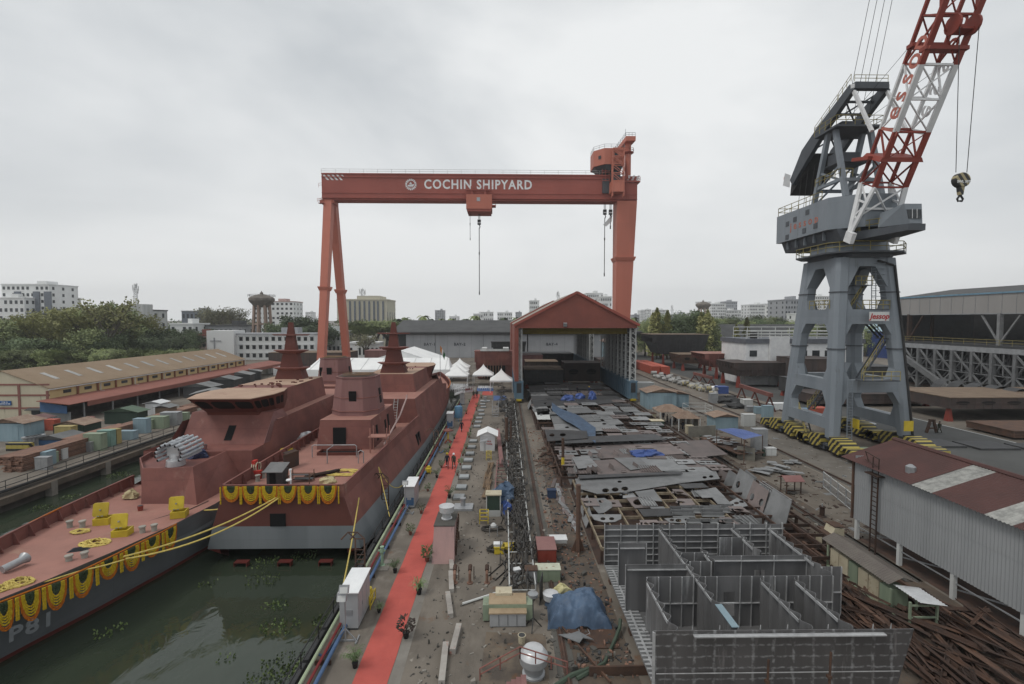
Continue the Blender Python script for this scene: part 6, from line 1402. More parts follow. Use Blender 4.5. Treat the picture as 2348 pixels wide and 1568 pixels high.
bpy.data.objects['cabinet_row'].location+=Vector((-.5,-1.2,0))
# wire fence, little red-roofed stand, stub post
t=thing('mesh_fence','pale wire mesh fence panel beside the corrugated shed','fence',G(1930,1160));p0,p1=G(1887,1118),G(1958,1178);m=MB()
for i in range(5):p=p0.lerp(p1,i/4);m.bar(p,p+Vector((0,0,1.7)),.08);m.build('fence_post',galv,t,w=True);m=MB()
for z in(.15,.9,1.6):m.bar(p0+Vector((0,0,z)),p1+Vector((0,0,z)),.06)
m.build('fence_rail',whiteold,t,w=True);m=MB()
for k in range(40):p=p0.lerp(p1,k/39);m.bar(p+Vector((0,0,.15)),p+Vector((0,0,1.6)),.012)
for k in range(13):m.bar(p0+Vector((0,0,.2+.11*k)),p1+Vector((0,0,.2+.11*k)),.012)
m.build('wire_mesh',galv,t,w=True)
t=thing('roofed_stand','small rusty stand with pitched red roof between the rails','stand',G(1812,1128));m=MB()
for x in(-.7,.7):
 for y in(-.5,.5):m.bar((x,y,0),(x,y,1.3),.08)
m.bar((-.7,-.5,.35),(.7,-.5,.35),.06);m.build('frame',rust,t)
m=MB();m.plate([(-.95,-.75,1.25),(.95,-.75,1.25),(.95,0,1.65),(-.95,0,1.65)],.04);m.plate([(-.95,0,1.65),(.95,0,1.65),(.95,.75,1.25),(-.95,.75,1.25)],.04);m.build('roof',primer_p,t)
coil('hose_coil','black cable coil under the little red-roofed stand',G(1812,1130,.05),.5,.4,5,.05,hose_m,4,'hose')
t=thing('mooring_stub','short rusty bollard post standing alone on the slab','bollard',G(1884,1184));m=MB();m.lathe([(.38,0),(.2,.12),(.19,.8),(.26,.82),(.26,.9)],(0,0,0),12);m.build('post',rustd,t);m=MB();m.lathe([(.06,.9),(.05,1.15)],(0,0,0),6);m.build('pin',galv,t)
t=thing('lattice_girder','slender grey lattice girder lying along the rail','girder',G(1765,1130));m=MB();p0,p1=G(1740,1110,.1),G(1808,1155,.1);o=Vector((.35,.1,0))
for s in(0,1):m.bar(p0+o*s,p1+o*s,.07);m.bar(p0+o*s+Vector((0,0,.3)),p1+o*s+Vector((0,0,.3)),.06)
for k in range(14):a,b=p0.lerp(p1,k/14),p0.lerp(p1,(k+1)/14);m.bar(a,b+o,.04);m.bar(a+Vector((0,0,.3)),b,.04)
m.build('girder_frame',galv,t,w=True)
for i in range(16):
 u,v=1775+random.uniform(-35,45),1068+random.uniform(-14,20);m=MB();r=random.uniform(.5,1.3);m.plate([(-r,-.35,random.uniform(0,.1)),(r,-.4,random.uniform(0,.2)),(r*.9,.3,.1),(-r*.6,.45,.05)],.03);m.build('scrap_plate',steel,label='grey offcut plate in the loose heap on the slab past the awning',cat='offcut',group='loose offcuts on the slab',loc=G(u,v,.05+.02*i),rz=-.7+random.uniform(-.4,.4))
 # darker plates covering most of the far jigs, one per cell with gaps
rnd=random.Random(31)
for(x0,x1,y0,y1,z,nx,ny)in((5.4,23.8,74,95,1.34,6,7),(6.0,23.5,48.5,72.5,1.2,7,11),(7.2,20,33.5,46,1.13,8,6),(5.5,24,97,117,1.5,5,6)):
 for j in range(ny):
  off=rnd.uniform(-.6,.6)
  for i in range(nx):
   if rnd.random()<(.12 if y0>70 else .25 if y0>47 else .62):continue
   xa=x0+(x1-x0)*i/nx+off;xb=x0+(x1-x0)*(i+1)/nx+off-rnd.uniform(.05,.5);ya=y0+(y1-y0)*j/ny+rnd.uniform(0,.2);yb=y0+(y1-y0)*(j+1)/ny-rnd.uniform(.05,.7);zz=z+.05*rnd.randint(0,5)
   hs=[[Vector((xa+(xb-xa)*(.22+.28*k)+.42*math.cos(a),ya+(yb-ya)*.5+.26*math.sin(a),zz))for a in[q*.785 for q in range(8)]]for k in range(rnd.choice((0,0,1,2,3)))]
   holed('steel_plate',[Vector((xa,ya,zz)),Vector((xb,ya+rnd.uniform(-.2,.2),zz)),Vector((xb+rnd.uniform(-.3,.2),yb,zz)),Vector((xa+rnd.uniform(-.2,.3),yb,zz))],hs,.04,(steeldk,steel,steel,steel_p)[rnd.randint(0,3)]if y0>70 else(steel,steel_p)[rnd.randint(0,1)],ribs=0 if hs or rnd.random()<.35 else rnd.randint(4,9),label='dark flat plate laid over the far jigs towards the shelter' if y0>70 else 'flat plate low in the pile on the near and middle jigs',cat='plate',group='plates covering the far jigs' if y0>70 else 'lower plates on the near and middle jigs')
   # litter over the working ground
def litter(n,box,mt,lab,s0,s1,seed,dens=None):
 rd=random.Random(seed);m=MB()
 for k in range(n):
  x=rd.uniform(box[0],box[1]);y=box[2]+(box[3]-box[2])*rd.random()**1.4;a=rd.random()*3.14;l=rd.uniform(s0,s1);w=l*rd.uniform(.08,.8);c,s=math.cos(a),math.sin(a);z=rd.uniform(.02,.07)*(3 if k%7==0 else 1)
  m.hexa([(x+c*p-s*q,y+s*p+c*q,0)for p,q in((-l,-w),(l,-w),(l,w),(-l,w))],[(x+c*p*.9-s*q*.9,y+s*p*.9+c*q*.9,z*rd.uniform(.6,1.5))for p,q in((-l,-w),(l,-w),(l,w),(-l,w))])
 m.build('litter',mt,kind='stuff',label=lab,cat='litter')
litter(420,(3.6,6.4,23,60),steeldk,'rusty litter strewn between the shelter rail and the jigs',.03,.17,61)
litter(260,(-4,6.3,20,60),concrete,'pale chips and dust lumps strewn on the quay',.03,.14,62)
litter(420,(24.2,34,36,110),rustd,'dark rusty litter along the outer shelter rail',.05,.3,63)
litter(260,(2.2,5.6,22,34),concdark,'dark offcuts on the ground around the blue tarpaulin',.04,.2,64)
litter(700,(3.4,6.4,22,75),plank,'mixed brown scraps in the strip beside the shelter rail',.02,.11,66)
litter(500,(-4.5,.2,20,80),concdark,'dark specks and scraps on the quay beside the hose rack',.02,.09,67)
litter(900,(24.3,42,36,120),concrete,'grey chips and scraps over the crane slabs',.03,.2,68)
litter(160,(27.5,50,36,120),steel,'grey scraps scattered over the crane slabs',.05,.4,65)
for nm,q,mt in(('rust_stain',[(3.3,21),(6.4,21),(6.4,60),(4.6,60),(3.8,34)],'a'),('rust_stain',[(24.4,30),(28,30),(27.6,75),(24.6,75)],'b'),('rust_stain',[(18.2,14),(27.2,14),(27.2,37),(18.6,37)],'c'),('rust_stain',[(-1.2,21.5),(2.1,21.3),(2.2,25.2),(-1.0,25.4)],'d')):
 m=MB();m.quad(*[(x,y,.006 if mt!='d' else .007)for x,y in q]);m.build('stained_ground',pm('rust_ground_'+mt,(.115,.088,.066)if mt!='d' else(.15,.12,.09),(.075,.062,.052),.7,.9,rand=0,dirt=(.14,.075,.04),damt=.45,bump=.3),kind='structure')
 # ================================================================ carpet and things along it
m=MB();n=60;rows=[]
for i in range(n+1):
 y=14+95*i/n;rows.append([(-7.15+.02*math.sin(i*1.7),y,.014+.006*math.sin(i*.9)),(-6.3,y,.012),(-5.48+.02*math.sin(i*2.1+1),y,.014+.006*math.sin(i*1.3))])
m.loft(rows,False,False);m.build('carpet',carpet_m,label='long red carpet running along the quay beside the ships',cat='carpet')
def mat_quad(label,uv,mt,z=.022):m=MB();m.plate([G(u,v,z)for u,v in uv],.006);m.build('floor_mat',mt,label=label,cat='mat')
mat_quad('red mat joining the far end of the carpet before the tents',[(1104,906),(1129,906),(1130,897),(1107,897)],carpet_m)
mat_quad('blue mat beyond the red mat before the tents',[(1092,896.5),(1131,896.5),(1131,888),(1094,888)],pm('blue_mat',(.07,.13,.30),rand=0))
mat_quad('blue mat spread beside the shelter leg and white tent',[(1131,918),(1160,918),(1161,907),(1131,907)],pm('blue_mat',(.07,.13,.30)),.04)
# hatches
hx=[(545,1115),(550,1025),(547,930),(555,845),(570,775),(585,715),(600,655),(620,600),(655,465),(668,425),(690,388),(700,355),(722,320),(737,287),(750,260),(765,235)]
t=thing('quay_hatch','x','hatch',(0,0,0),0,'hatches along the red carpet')
m=MB();m.box((-.62,-.66,0),(.62,.66,.06));m.build('concrete_base',concdark,t)
m=MB();m.box((-.5,-.54,.06),(.5,.54,.22));m.build('cover',pm('hatch_grey',(.30,.32,.33),(.25,.265,.27),1.2,.6,rand=.15,dirt=(.4,.4,.36),damt=.3),t)
proto_hatch=t
for i,(x,y)in enumerate(hx):
 c=G(930.6+.25*x,859.5+.25*y+3);c.x=-4.35+.25*(i%2)*(i>9)
 lab=ORD[i]+' grey floor hatch beside the red carpet, counting away from the pink pedestal'
 if i==0:t.location=c;t['label']=lab
 else:dup(proto_hatch,c,random.uniform(-.03,.03),lab)
t=thing('vent_hatch','wide grey hatch with an upright vent pipe behind the pink pedestal','hatch',G(1061,1165));m=MB();m.box((-.8,-.7,0),(.9,.7,.2));m.build('cover',galv,t);m=MB();m.lathe([(.22,.2),(.22,.75),(.28,.78),(.28,.92),(.1,.95)],(0,.1,0),12);m.build('vent_pipe',galv,t)
t=thing('vent_hatch','far grey hatch with a drum-like vent near the end of the carpet','hatch',G(1112,920));m=MB();m.box((-1,-.6,0),(1,.6,.2));m.build('cover',galv,t);m=MB();m.lathe([(.3,.2),(.3,.9),(.34,1.0)],(0,0,0),12);m.build('vent_pipe',galv,t)
# pink pedestal and mushroom vents
def mushroom(lab,c,s,label_part=None):
 t=thing('roof_ventilator',lab,'ventilator',c)
 m=MB();m.lathe([(.42*s,0),(.42*s,.05*s),(.34*s,.08*s),(.34*s,.5*s)],(0,0,0),18);m.build('neck',silver,t,smooth=True)
 m=MB();m.lathe([(.36*s,.45*s),(.56*s,.55*s),(.58*s,.95*s),(.54*s,.95*s)],(0,0,0),20,False);m.build('drum',silver,t,smooth=True)
 m=MB();m.lathe([(.57*s,.93*s),(.60*s,.98*s),(.50*s,1.02*s),(.05*s,.96*s)],(0,0,0),20);m.build('cap',silver,t,smooth=True)
pc=G(1015,1293);t=thing('pink_pedestal','sloping pinkish concrete pedestal beside the red carpet','pedestal',pc)
m=MB();m.loft([[(-.78,0,0),(.78,0,0),(.7,3.4,0),(-.7,3.4,0)],[(-.70,.75,2.35),(.72,.75,2.35),(.7,3.2,2.35),(-.68,3.2,2.35)]]);m.build('body',pm('pink_concrete',(.42,.27,.25),(.33,.22,.21),.9,.9,rand=0,dirt=(.16,.12,.13),damt=.42,streak=1,bump=.2),t)
m=MB();m.box((-.74,.72,2.35),(.75,3.25,2.42));m.build('top_slab',concdark,t)
m=MB()
for k in range(14):m.cb((.82,.9+.17*k,.5+.13*k%1.6),(.1,.1,.7),0,.2)
m.build('chain',rust,t)
mushroom('silver ventilator with flat drum cap on the pink pedestal',pc+Vector((.05,2.0,2.42)),.95)
mushroom('small silver ventilator drum standing beside the blue tarpaulin',G(1262,1388),.78)
t=thing('roof_ventilator','large white domed ventilator on the near quay','ventilator',G(1223,1545))
m=MB();m.lathe([(.55,0),(.55,.1),(.45,.15),(.5,.45),(.66,.62),(.68,.95)],(0,0,0),24);m.build('drum',galv,t,smooth=True);m=MB();m.lathe([(.68,.93),(.69,.98),(.48,1.28),(.42,1.31),(.05,1.33)],(0,0,0),24);m.build('dome',silver,t,smooth=True)
# kerb blocks
for i,(u0,v0,u1,v1)in enumerate(((1034,1285,1036,1308),(1033,1312,1035,1355),(1026,1360,1033,1412),(1037,1494,1052,1434),(1012,1566,1022,1476))):
 m=MB();m.bar(G(u0,v0,.14),G(u1,v1,.14),.3,.28);m.build('kerb_block',pm('kerb_concrete',(.36,.34,.31),(.26,.24,.22),1,.9,dirt=(.30,.13,.10),damt=.45),label=('short pale kerb block touching the pink pedestal','long pale kerb block before the pedestal','pale kerb block slightly turned, middle of the row','pale kerb block with faded red faces lying alone','red-painted kerb block at the near edge')[i],cat='kerb')
for i,(u,v)in enumerate(((1042,1337),(1077,1337),(1116,1337))):
 t=thing('pipe_stub',ORD[i]+' rusty standpipe from the pale kerb blocks','standpipe',G(u,v));m=MB();m.tube([(0,0,0),(0,0,.65),(0,.2,.85)],.09,8);m.lathe([(.2,0),(.2,.06)],(0,0,0),10);m.build('pipe',plank,t);m=MB();m.tube([(0,.1,.8),(0,.45,.95)],.13,8);m.tube([(.25,.2,.1),(.25,.2,1.0)],.03,5);m.build('valve',rustd,t)
 # quay edge: railing, pipes
t=thing('quay_railing','black railing with fender boards along the quay edge beside the ship','railing',(-9.75,50,0))
m=MB();railing(m,[(-9.75,18,0),(-9.75,110,0)],1.05,.035,2.2,1,5);m.build('rail',blackp,t,w=True)
m=MB();
for k in range(36):m.box((-9.95,18+2.5*k,-.35),(-9.65,20.3+2.5*k,.3))
m.build('fender_board',steeldk,t,w=True)
for nm,x,z,r,mt,lab in(('service_pipe',-9.25,.55,.09,pm('pipe_green',(.38,.45,.30)),'pale green service pipe along the quay edge'),('service_pipe',-8.98,.38,.075,pm('pipe_red',(.20,.03,.03)),'dark red service pipe along the quay edge'),('service_pipe',-8.7,.28,.10,pm('pipe_blue',(.08,.14,.26)),'blue service pipe along the quay edge')):
 m=MB();m.tube([(x,17,z),(x,60,z),(x,104,z)],r,8)
 m.build(nm,mt,label=lab,cat='pipe')
t=thing('pipe_rack','small steel brackets under the coloured quay pipes','bracket',(-9,50,0));m=MB()
for k in range(22):m.box((-9.35,19+4*k,0),(-8.55,19.08+4*k,.25))
m.build('bracket',rustd,t,w=True)
for i,(u,v)in enumerate(((740,1510),(897,1210),(1010,1040))):c=G(u,v);m=MB();m.tube([c+Vector((-.3,0,.3)),c+Vector((0,0,.12)),c+Vector((.15,.4,.12)),c+Vector((.25,1.2,.14))],.06,6);m.build('pipe_branch',pm('pipe_blue',(.08,.14,.26)),label='blue branch pipe bent off the quay pipes, '+('nearest one','the one by the lamp stand','the one by the yellow pump')[i],cat='pipe')
def ladder_cage(lab,u,v):
 c=G(u,v);t=thing('access_ladder',lab,'ladder',c);m=MB()
 for dx in(-.3,.3):m.tube([(dx,0,0),(dx,0,1.9),(dx-.1,.3,2.5),(dx-.6,.4,2.9),(dx-1.0,.2,2.5)],.06,5)
 for k in range(6):m.bar((-.3,0,.3+.32*k),(.3,0,.3+.32*k),.04)
 m.bar((-.4,.3,2.5),(.2,.3,2.5),.06);m.bar((-.9,.4,2.9),(-.3,.4,2.9),.06);m.build('frame',rust,t)
ladder_cage('rusty boarding ladder frame at the quay edge near the square stern',826,1325);ladder_cage('rusty boarding ladder frame beside the grey hull further along',883,1160);ladder_cage('rusty boarding ladder frame behind the tall grey cabinet by the hull',1000,1035)
# hydrant, pumps
t=thing('fire_hydrant','pale green hydrant standpipe beside the quay pipes','hydrant',G(876,1296));hg=pm('hydrant_green',(.28,.40,.28))
m=MB();m.lathe([(.2,0),(.2,.05),(.1,.08),(.1,.9),(.16,.95),(.14,1.2),(.06,1.25)],(0,0,0),12);m.tube([(-.25,0,1.05),(.25,0,1.05)],.07,8);m.build('body',hg,t);m=MB();m.lathe([(.15,1.3),(.15,1.34)],(0,0,0),12);m.build('hand_wheel',hg,t)
m=MB();m.cb((0,0,.02),(1.1,1.5,.04));m.build('base_slab',concrete,t)
def pump(lab,u,v,mt,s=1.0):
 t=thing('portable_pump',lab,'pump',G(u,v));m=MB()
 for x in(-.3,.3):
  for y in(-.5,.5):m.bar((x*s,y*s,0),(x*s,y*s,.6*s),.05)
  m.bar((x*s,-.5*s,.6*s),(x*s,.5*s,.6*s),.05);m.bar((x*s,-.5*s,.15*s),(x*s,.5*s,.15*s),.05)
 m.build('frame',mt,t);m=MB();m.cb((0,0,.4*s),(.45*s,.8*s,.45*s));m.lathe([(.18*s,.6*s),(.2*s,.8*s),(.08*s,.85*s)],(0,.2*s,0),10);m.build('motor',mt,t)
pump('yellow pump set in a frame beside the large grey cabinet',842,1385,yellow,1.1);pump('yellow pump set in a frame beside the second grey cabinet',982,1084,yellow,.9)
# grey switch cabinets
def tallcab(lab,u,v,w,d,h,mt,rz=0,top=white,lower=None):
 t=thing('switch_cabinet',lab,'cabinet',G(u,v),rz);m=MB();m.box((-w/2,0,.12),(w/2,d,h));m.build('body',mt,t)
 m=MB();m.loft([[(-w/2-.06,-.08,h),(w/2+.06,-.08,h),(w/2+.06,d+.08,h+.12),(-w/2-.06,d+.08,h+.12)],[(-w/2-.06,-.08,h+.05),(w/2+.06,-.08,h+.05),(w/2+.06,d+.08,h+.17),(-w/2-.06,d+.08,h+.17)]]);m.build('roof',top,t)
 m=MB()
 for k in range(max(1,round(d/.8))):m.box((w/2,.06+.8*k,.2),(w/2+.02,min(d-.05,.06+.8*k+.7),h-.1))
 m.build('door',mt,t)
 m=MB();m.box((w/2+.02,d*.3,h*.5),(w/2+.05,d*.3+.05,h*.6));m.box((-w*.2,-.02,h*.4),(w*.2,0,h*.55));m.build('handle',galv,t)
 m=MB();m.box((-w/2+.03,.03,0),(w/2-.03,d-.03,.12));m.build('plinth',steeldk,t)
 if lower:m=MB();m.box((-w/2+.04,-.015,.3),(w/2-.04,0,h*.5));m.build('lower_panel',lower,t)
cabm=pm('cabinet_grey',(.38,.39,.40),(.33,.34,.35),1,.45,metal=.2,dirt=(.45,.30,.28),damt=.2)
bpan=pm('cab_blue',(.06,.13,.25))
tallcab('large grey switch cabinet with white roof at the near quay edge',800,1445,1.0,2.3,2.1,cabm);tallcab('second grey switch cabinet with blue lower panel by the quay edge',938,1166,.9,2.2,2.0,cabm,0,white,bpan)
tallcab('slim grey switch cabinet with blue panel beside the blue tank',1031,982,.95,1.3,2.3,cabm,0,white,bpan);tallcab('slim grey cabinet near the far end of the carpet',1059,928,.9,1.1,2.4,cabm,0,white)
def floodstand(lab,u,v,h,n=2):
 t=thing('floodlight_stand',lab,'floodlight',G(u,v));m=MB();m.tube([(0,0,0),(0,0,h)],.04,6)
 for x in(-.55,.55):m.bar((x*1.1,-.3,.05),(x*1.1,.4,.05),.08);m.bar((x,0,.05),(0,0,.7),.05)
 m.bar((-.6,0,.05),(.6,0,.05),.08);m.build('stand',galv,t)
 for k in range(n):m=MB();m.cb((-.12*k,-.1,h-.45*k),(.5,.15,.38),0,-.4);l=m.build('lamp',galv,t);m=MB();m.cb((-.12*k,-.18,h-.45*k-.03),(.4,.03,.3),0,-.4);m.build('lens',whiteold,l)
floodstand('tall floodlight stand before the large grey cabinet',792,1470,2.9);floodstand('floodlight stand before the second grey cabinet',930,1178,2.8,1)
# blue pressure tank, sunshades
t=thing('pressure_tank','upright blue pressure tank on legs beside the red carpet','tank',G(1051,965));m=MB();m.lathe([(.2,.45),(.62,.6),(.68,.8),(.68,2.3),(.6,2.5),(.25,2.6)],(0,0,0),18);m.build('shell',blue_t,t,smooth=True)
m=MB();
for a in(.5,2.6,4.7):m.bar((.5*math.cos(a),.5*math.sin(a),0),(.5*math.cos(a),.5*math.sin(a),.7),.1)
m.build('leg',blue_t,t)
def sunshade(lab,u,v,r=.75,h=1.9):
 t=thing('sunshade_stand',lab,'sunshade',G(u,v));m=MB();m.lathe([(r,h-.25),(r*.98,h-.12),(r*.5,h+.05),(.05,h+.1)],(0,0,0),4);m.build('canopy',primer,t);m=MB();m.tube([(0,0,.3),(0,0,h)],.1,8);m.build('pole',yellow,t);m=MB()
 for a in range(4):m.bar((0,0,.55),(.6*math.cos(a*1.57+.8),.6*math.sin(a*1.57+.8),.02),.1)
 m.build('base',jib_red,t)
sunshade('yellow post with red square sunshade beside the carpet and cabinet',1027,1015);sunshade('yellow post with red square sunshade on the far quay',207,985,.9,2.0)
# white hut, booth, stair, small machines
t=thing('white_hut','white cabin with pitched white roof on the quay by the rusty posts','hut',G(1117,1034));m=MB();m.box((-.95,0,0),(.95,2.6,2.0));m.build('wall',white,t)
m=MB();m.plate([(-1.35,-.3,1.95),(0,-.3,2.55),(0,2.9,2.55),(-1.35,2.9,1.95)],.06);m.plate([(0,-.3,2.55),(1.35,-.3,1.95),(1.35,2.9,1.95),(0,2.9,2.55)],.06);m.loft([[(-.95,.001,2.0),(.95,.001,2.0),(0,.001,2.45)],[(-.95,.05,2.0),(.95,.05,2.0),(0,.05,2.45)]]);m.build('roof',tent,t)
textobj('FOR',.26,pm('sign_red',(.42,.03,.03)),t,Matrix.Translation(Vector(t.location))@frameM((.25,-.015,1.25),(1,0,0),(0,0,1)),'lettering',.008,.01);textobj('Cutting',.24,pm('sign_red',(.42,.03,.03)),t,Matrix.Translation(Vector(t.location))@frameM((.25,-.015,.95),(1,0,0),(0,0,1)),'lettering',.008,.01)
t=thing('lamp_post','grey post with small tilted sheet roof before the white cabin','post',G(1110,1040));m=MB();m.bar((0,0,0),(0,0,1.7),.08);m.bar((.15,0,0),(.15,0,1.6),.05);m.build('pole',galv,t);m=MB();m.plate([(-.6,-.3,1.5),(.45,-.4,1.75),(.5,.5,1.85),(-.5,.5,1.6)],.04);m.build('roof',galv,t)
t=thing('phone_booth','dark green booth with cream roof and cream base','booth',G(1131,1184));m=MB();m.box((-.6,0,.55),(.6,.95,1.85));m.build('wall',green_d,t);m=MB();m.box((-.62,-.02,0),(.62,.97,.55));m.box((-.64,-.04,.55),(-.55,.04,1.85));m.box((.55,-.04,.55),(.64,.04,1.85));m.build('frame',whiteold,t);m=MB();m.box((-.7,-.1,1.85),(.7,1.05,1.95));m.build('roof',beige,t)
t=thing('stair_unit','free-standing grey steel stair on the quay past the hatches','stair',G(1135,955));m=MB()
for i in range(7):m.box((-.5,.3*i,.24*i),(.5,.3*i+.28,.24*i+.05))
m.build('tread',galv,t);m=MB()
for x in(-.55,.55):m.bar((x,-.1,0),(x,2.0,1.6),.06,.2);m.bar((x,-.1,.9),(x,2.0,2.5),.05);m.bar((x,-.1,0),(x,-.1,.9),.05);m.bar((x,2,0),(x,2,2.5),.06)
m.build('handrail',galv,t)
def towerframe(lab,u,v,w,d,h,mt):
 t=thing('scaffold',lab,'scaffold',G(u,v));m=MB()
 for x in(-w/2,w/2):
  for y in(0,d):m.bar((x,y,0),(x,y,h),.05)
 for z in(h*.3,h*.65,h):m.bar((-w/2,0,z),(w/2,0,z),.05);m.bar((-w/2,d,z),(w/2,d,z),.05);m.bar((-w/2,0,z),(-w/2,d,z),.05);m.bar((w/2,0,z),(w/2,d,z),.05)
 m.build('frame_bars',mt,t)
towerframe('yellow scaffold frame standing beside the green booth',1109,1201,.7,.7,.95,yellow);towerframe('yellow step frame behind the white cabin',1120,1055,.6,.6,1.0,yellow)
for i,(u0,v0,u1,v1)in enumerate(((1112,1140,1122,1100),(1113,1118,1121,1082),(1117,1095,1126,1060))):
 m=MB()
 for k in range(16):m.bar(G(u0+random.uniform(-8,8),v0,.1+.05*(k%5)),G(u1+random.uniform(-8,8),v1,.1+.06*(k%5)),.07)
 m.build('pole_bundle',pm('bamboo',(.22,.15,.09),(.13,.09,.06),1.5,.85),label=('bundle of thin poles on the quay nearest the green booth','bundle of thin poles in the middle of the pile by the ladder frame','bundle of thin poles nearest the white cabin')[i],cat='poles')
t=thing('rung_ladder','pinkish ladder frame lying beside the hose rack','frame',G(1146,1100));m=MB()
p,q=G(1134,1125,.3),G(1140,1055,.3)
for o in(0,1.3):m.bar(p+Vector((o,0,0)),q+Vector((o,0,0)),.1)
for k in range(9):a=p.lerp(q,k/8);m.bar(a,a+Vector((1.3,0,0)),.08)
m.build('rung_frame',primer_p,t,w=True)
m=MB();m.bar(G(1150,1066,.3),G(1141,985,.6),.5,.35);m.build('pink_beam',primer_p,label='long pink steel beam lying by the white cabin',cat='beam')
t=thing('wheeled_pump','small silver wheeled pump beside the hoses','pump',G(1131,1232));m=MB();m.bar((-.3,0,.1),(-.3,0,.9),.05);m.bar((.3,0,.1),(.3,0,.9),.05);m.bar((-.3,0,.8),(.3,0,.8),.05);m.bar((-.3,.5,.5),(-.3,0,.5),.05);m.bar((.3,.5,.5),(.3,0,.5),.05);m.build('cart',galv,t);m=MB();m.lathe([(.22,.8),(.24,.95),(.1,1.1)],(0,.1,0),12);m.build('motor',whiteold,t)
def simplebox(name,lab,cat,u,v,w,d,h,mt,rz=0,lid=None,z=0):
 t=thing(name,lab,cat,G(u,v,z),rz);m=MB();m.box((-w/2,0,0),(w/2,d,h));m.build('body',mt,t)
 m=MB();m.box((-w/2-.04,-.04,h),(w/2+.04,d+.04,h+.05));m.build('lid',lid or mt,t)
 m=MB()
 for k in range(max(1,round(w/.7))):f=w/max(1,round(w/.7));m.box((-w/2+f*k+.04,-.02,.06),(-w/2+f*(k+1)-.04,0,h-.05))
 m.build('door',mt,t);return t
simplebox('white_box','small white box on the quay by the yellow welding units','box',1141,1258,.55,.4,.3,white,0,white,.35)
for i,(u,v)in enumerate(((1144,1271),(1166,1268))):simplebox('welding_unit',('yellow welding unit under the small white box','yellow welding unit half hidden in hoses')[i],'welder',u,v,.7,.6,.45,yellow)
t=thing('generator','pale green generator with brown lids on the near quay','generator',G(1166,1438));m=MB();m.box((-1.45,.45,.1),(1.4,1.3,1.0));m.build('body',green_l,t);m=MB();m.box((-1.05,0,.05),(.95,.45,.75));m.build('front_doors',cabm,t)
m=MB();m.box((-1.1,-.04,.76),(1.0,.5,.82));m.plate([(-1.12,.5,.98),(1.0,.5,.98),(1.0,1.2,1.22),(-1.12,1.2,1.22)],.05);m.build('lid',pm('rusty_cream',(.34,.26,.17),(.26,.19,.12),1,.8),t);m=MB();m.box((-.75,1.0,1.0),(.2,1.7,1.35));m.build('top_box',beige,t)
m=MB()
for k in range(1,4):m.box((-1.05+.5*k-.01,-.02,.1),(-1.05+.5*k+.01,0,.72))
m.build('door_seam',steeldk,t)
simplebox('steel_chest','pale green chest with rust spots behind the blue tarpaulin','chest',1257,1335,1.55,.8,.8,green_l,0,pm('rust_spotted',(.5,.52,.42),(.42,.43,.34),2,.7,dirt=(.2,.08,.03),damt=.5))
simplebox('red_locker','red steel locker behind the pale green chest','locker',1254,1290,1.3,2.0,.9,jib_red,0,primer_p);simplebox('rusty_box','rusty open-topped box beside the electric post','box',1218,1340,.75,.6,.9,galv,0,rust);simplebox('meter_box','white electric box on a thin post near the generator','box',1185,1330,.45,.3,.65,whiteold,.3,white,.3);simplebox('blue_box','small dark blue box beside the brown scrap strips','box',1265,1143,.8,.6,.75,pm('dark_blue',(.03,.05,.10)))
simplebox('white_crate','flat white louvred crate on the slab by the rusty post','crate',1281,1246,1.2,.8,.25,whiteold,0,white,.5)
m=MB();m.plate([(-.1,0,0),(.15,1.0,0),(.15,1.0,1.5),(-.1,0,1.4)],.04);m.build('grating_panel',steeldk,label='dark perforated panel leaning before the silver ventilator drum',cat='panel',loc=G(1240,1388))
t=thing('work_lamp','grey bell-shaped lamp on a black tripod beside the generator','lamp',G(1222,1440));m=MB()
for a in(.3,2.4,4.5):m.bar((.5*math.cos(a),.5*math.sin(a),0),(0,0,.6),.05)
m.bar((0,0,.5),(0,.3,1.5),.06);m.build('tripod',blackp,t);m=MB();m.lathe([(.1,1.5),(.28,1.65),(.3,1.8),(.05,1.85)],(0,.3,0),12);m.build('lamp_head',galv,t)
m=MB();m.box((-1.3,0,0),(1.3,1.9,.06));m.build('rust_plate',rust,label='flat rust-brown plate on the ground before the blue tarpaulin',cat='plate',loc=G(1365,1488))
m=MB();m.plate([(-.9,.3,.1),(.1,-.6,.25),(.35,-.2,.25),(.9,-.3,.2),(.2,.5,.15),(-.2,.3,.15)],.04);m.build('bent_plate',steel,label='jagged grey plate offcut on the rust-brown plate',cat='plate',loc=G(1320,1468,.05))
m=MB();m.bar(G(1350,1538,.25),G(1500,1535,.25),.1,.45);m.build('rusty_girder',rust,label='orange rusty girder at the near edge running under the steel block',cat='girder')
m=MB();m.bar(G(1288,1437,.15),G(1400,1565,.2),.08,.12);m.build('angle_iron',rust,label='long rusty angle iron slanting over the ground near the green hose',cat='bar')
bucket(1196,1473,0,'cream bucket near the jagged plate offcut',beige)
rd=random.Random(8)
for k in range(16):
 c=G(1272+k*3.2+rd.uniform(-5,5),1108+k*7.5);m=MB();m.cb((0,0,.06+.02*(k%4)),(.35,rd.uniform(1.4,2.8),.04),rd.uniform(-.3,.3));m.build('steel_strip',(steel_p,steel)[k%2],label='narrow steel strip lying along the inner jig edge',cat='strip',group='steel strips by the inner jig edge',loc=c)
for k in range(40):
 c=G(1255+rd.uniform(-22,30),1043+rd.uniform(-14,30));m=MB();m.cb((0,0,.08+.06*(k%4)),(rd.uniform(.08,.3),rd.uniform(.6,1.8),.06),rd.uniform(-1.5,1.5));m.build('scrap_piece',rust,label='rusty offcut in the small scrap heap beside the shelter rail',cat='scrap',group='rusty offcuts by the shelter rail',loc=c)
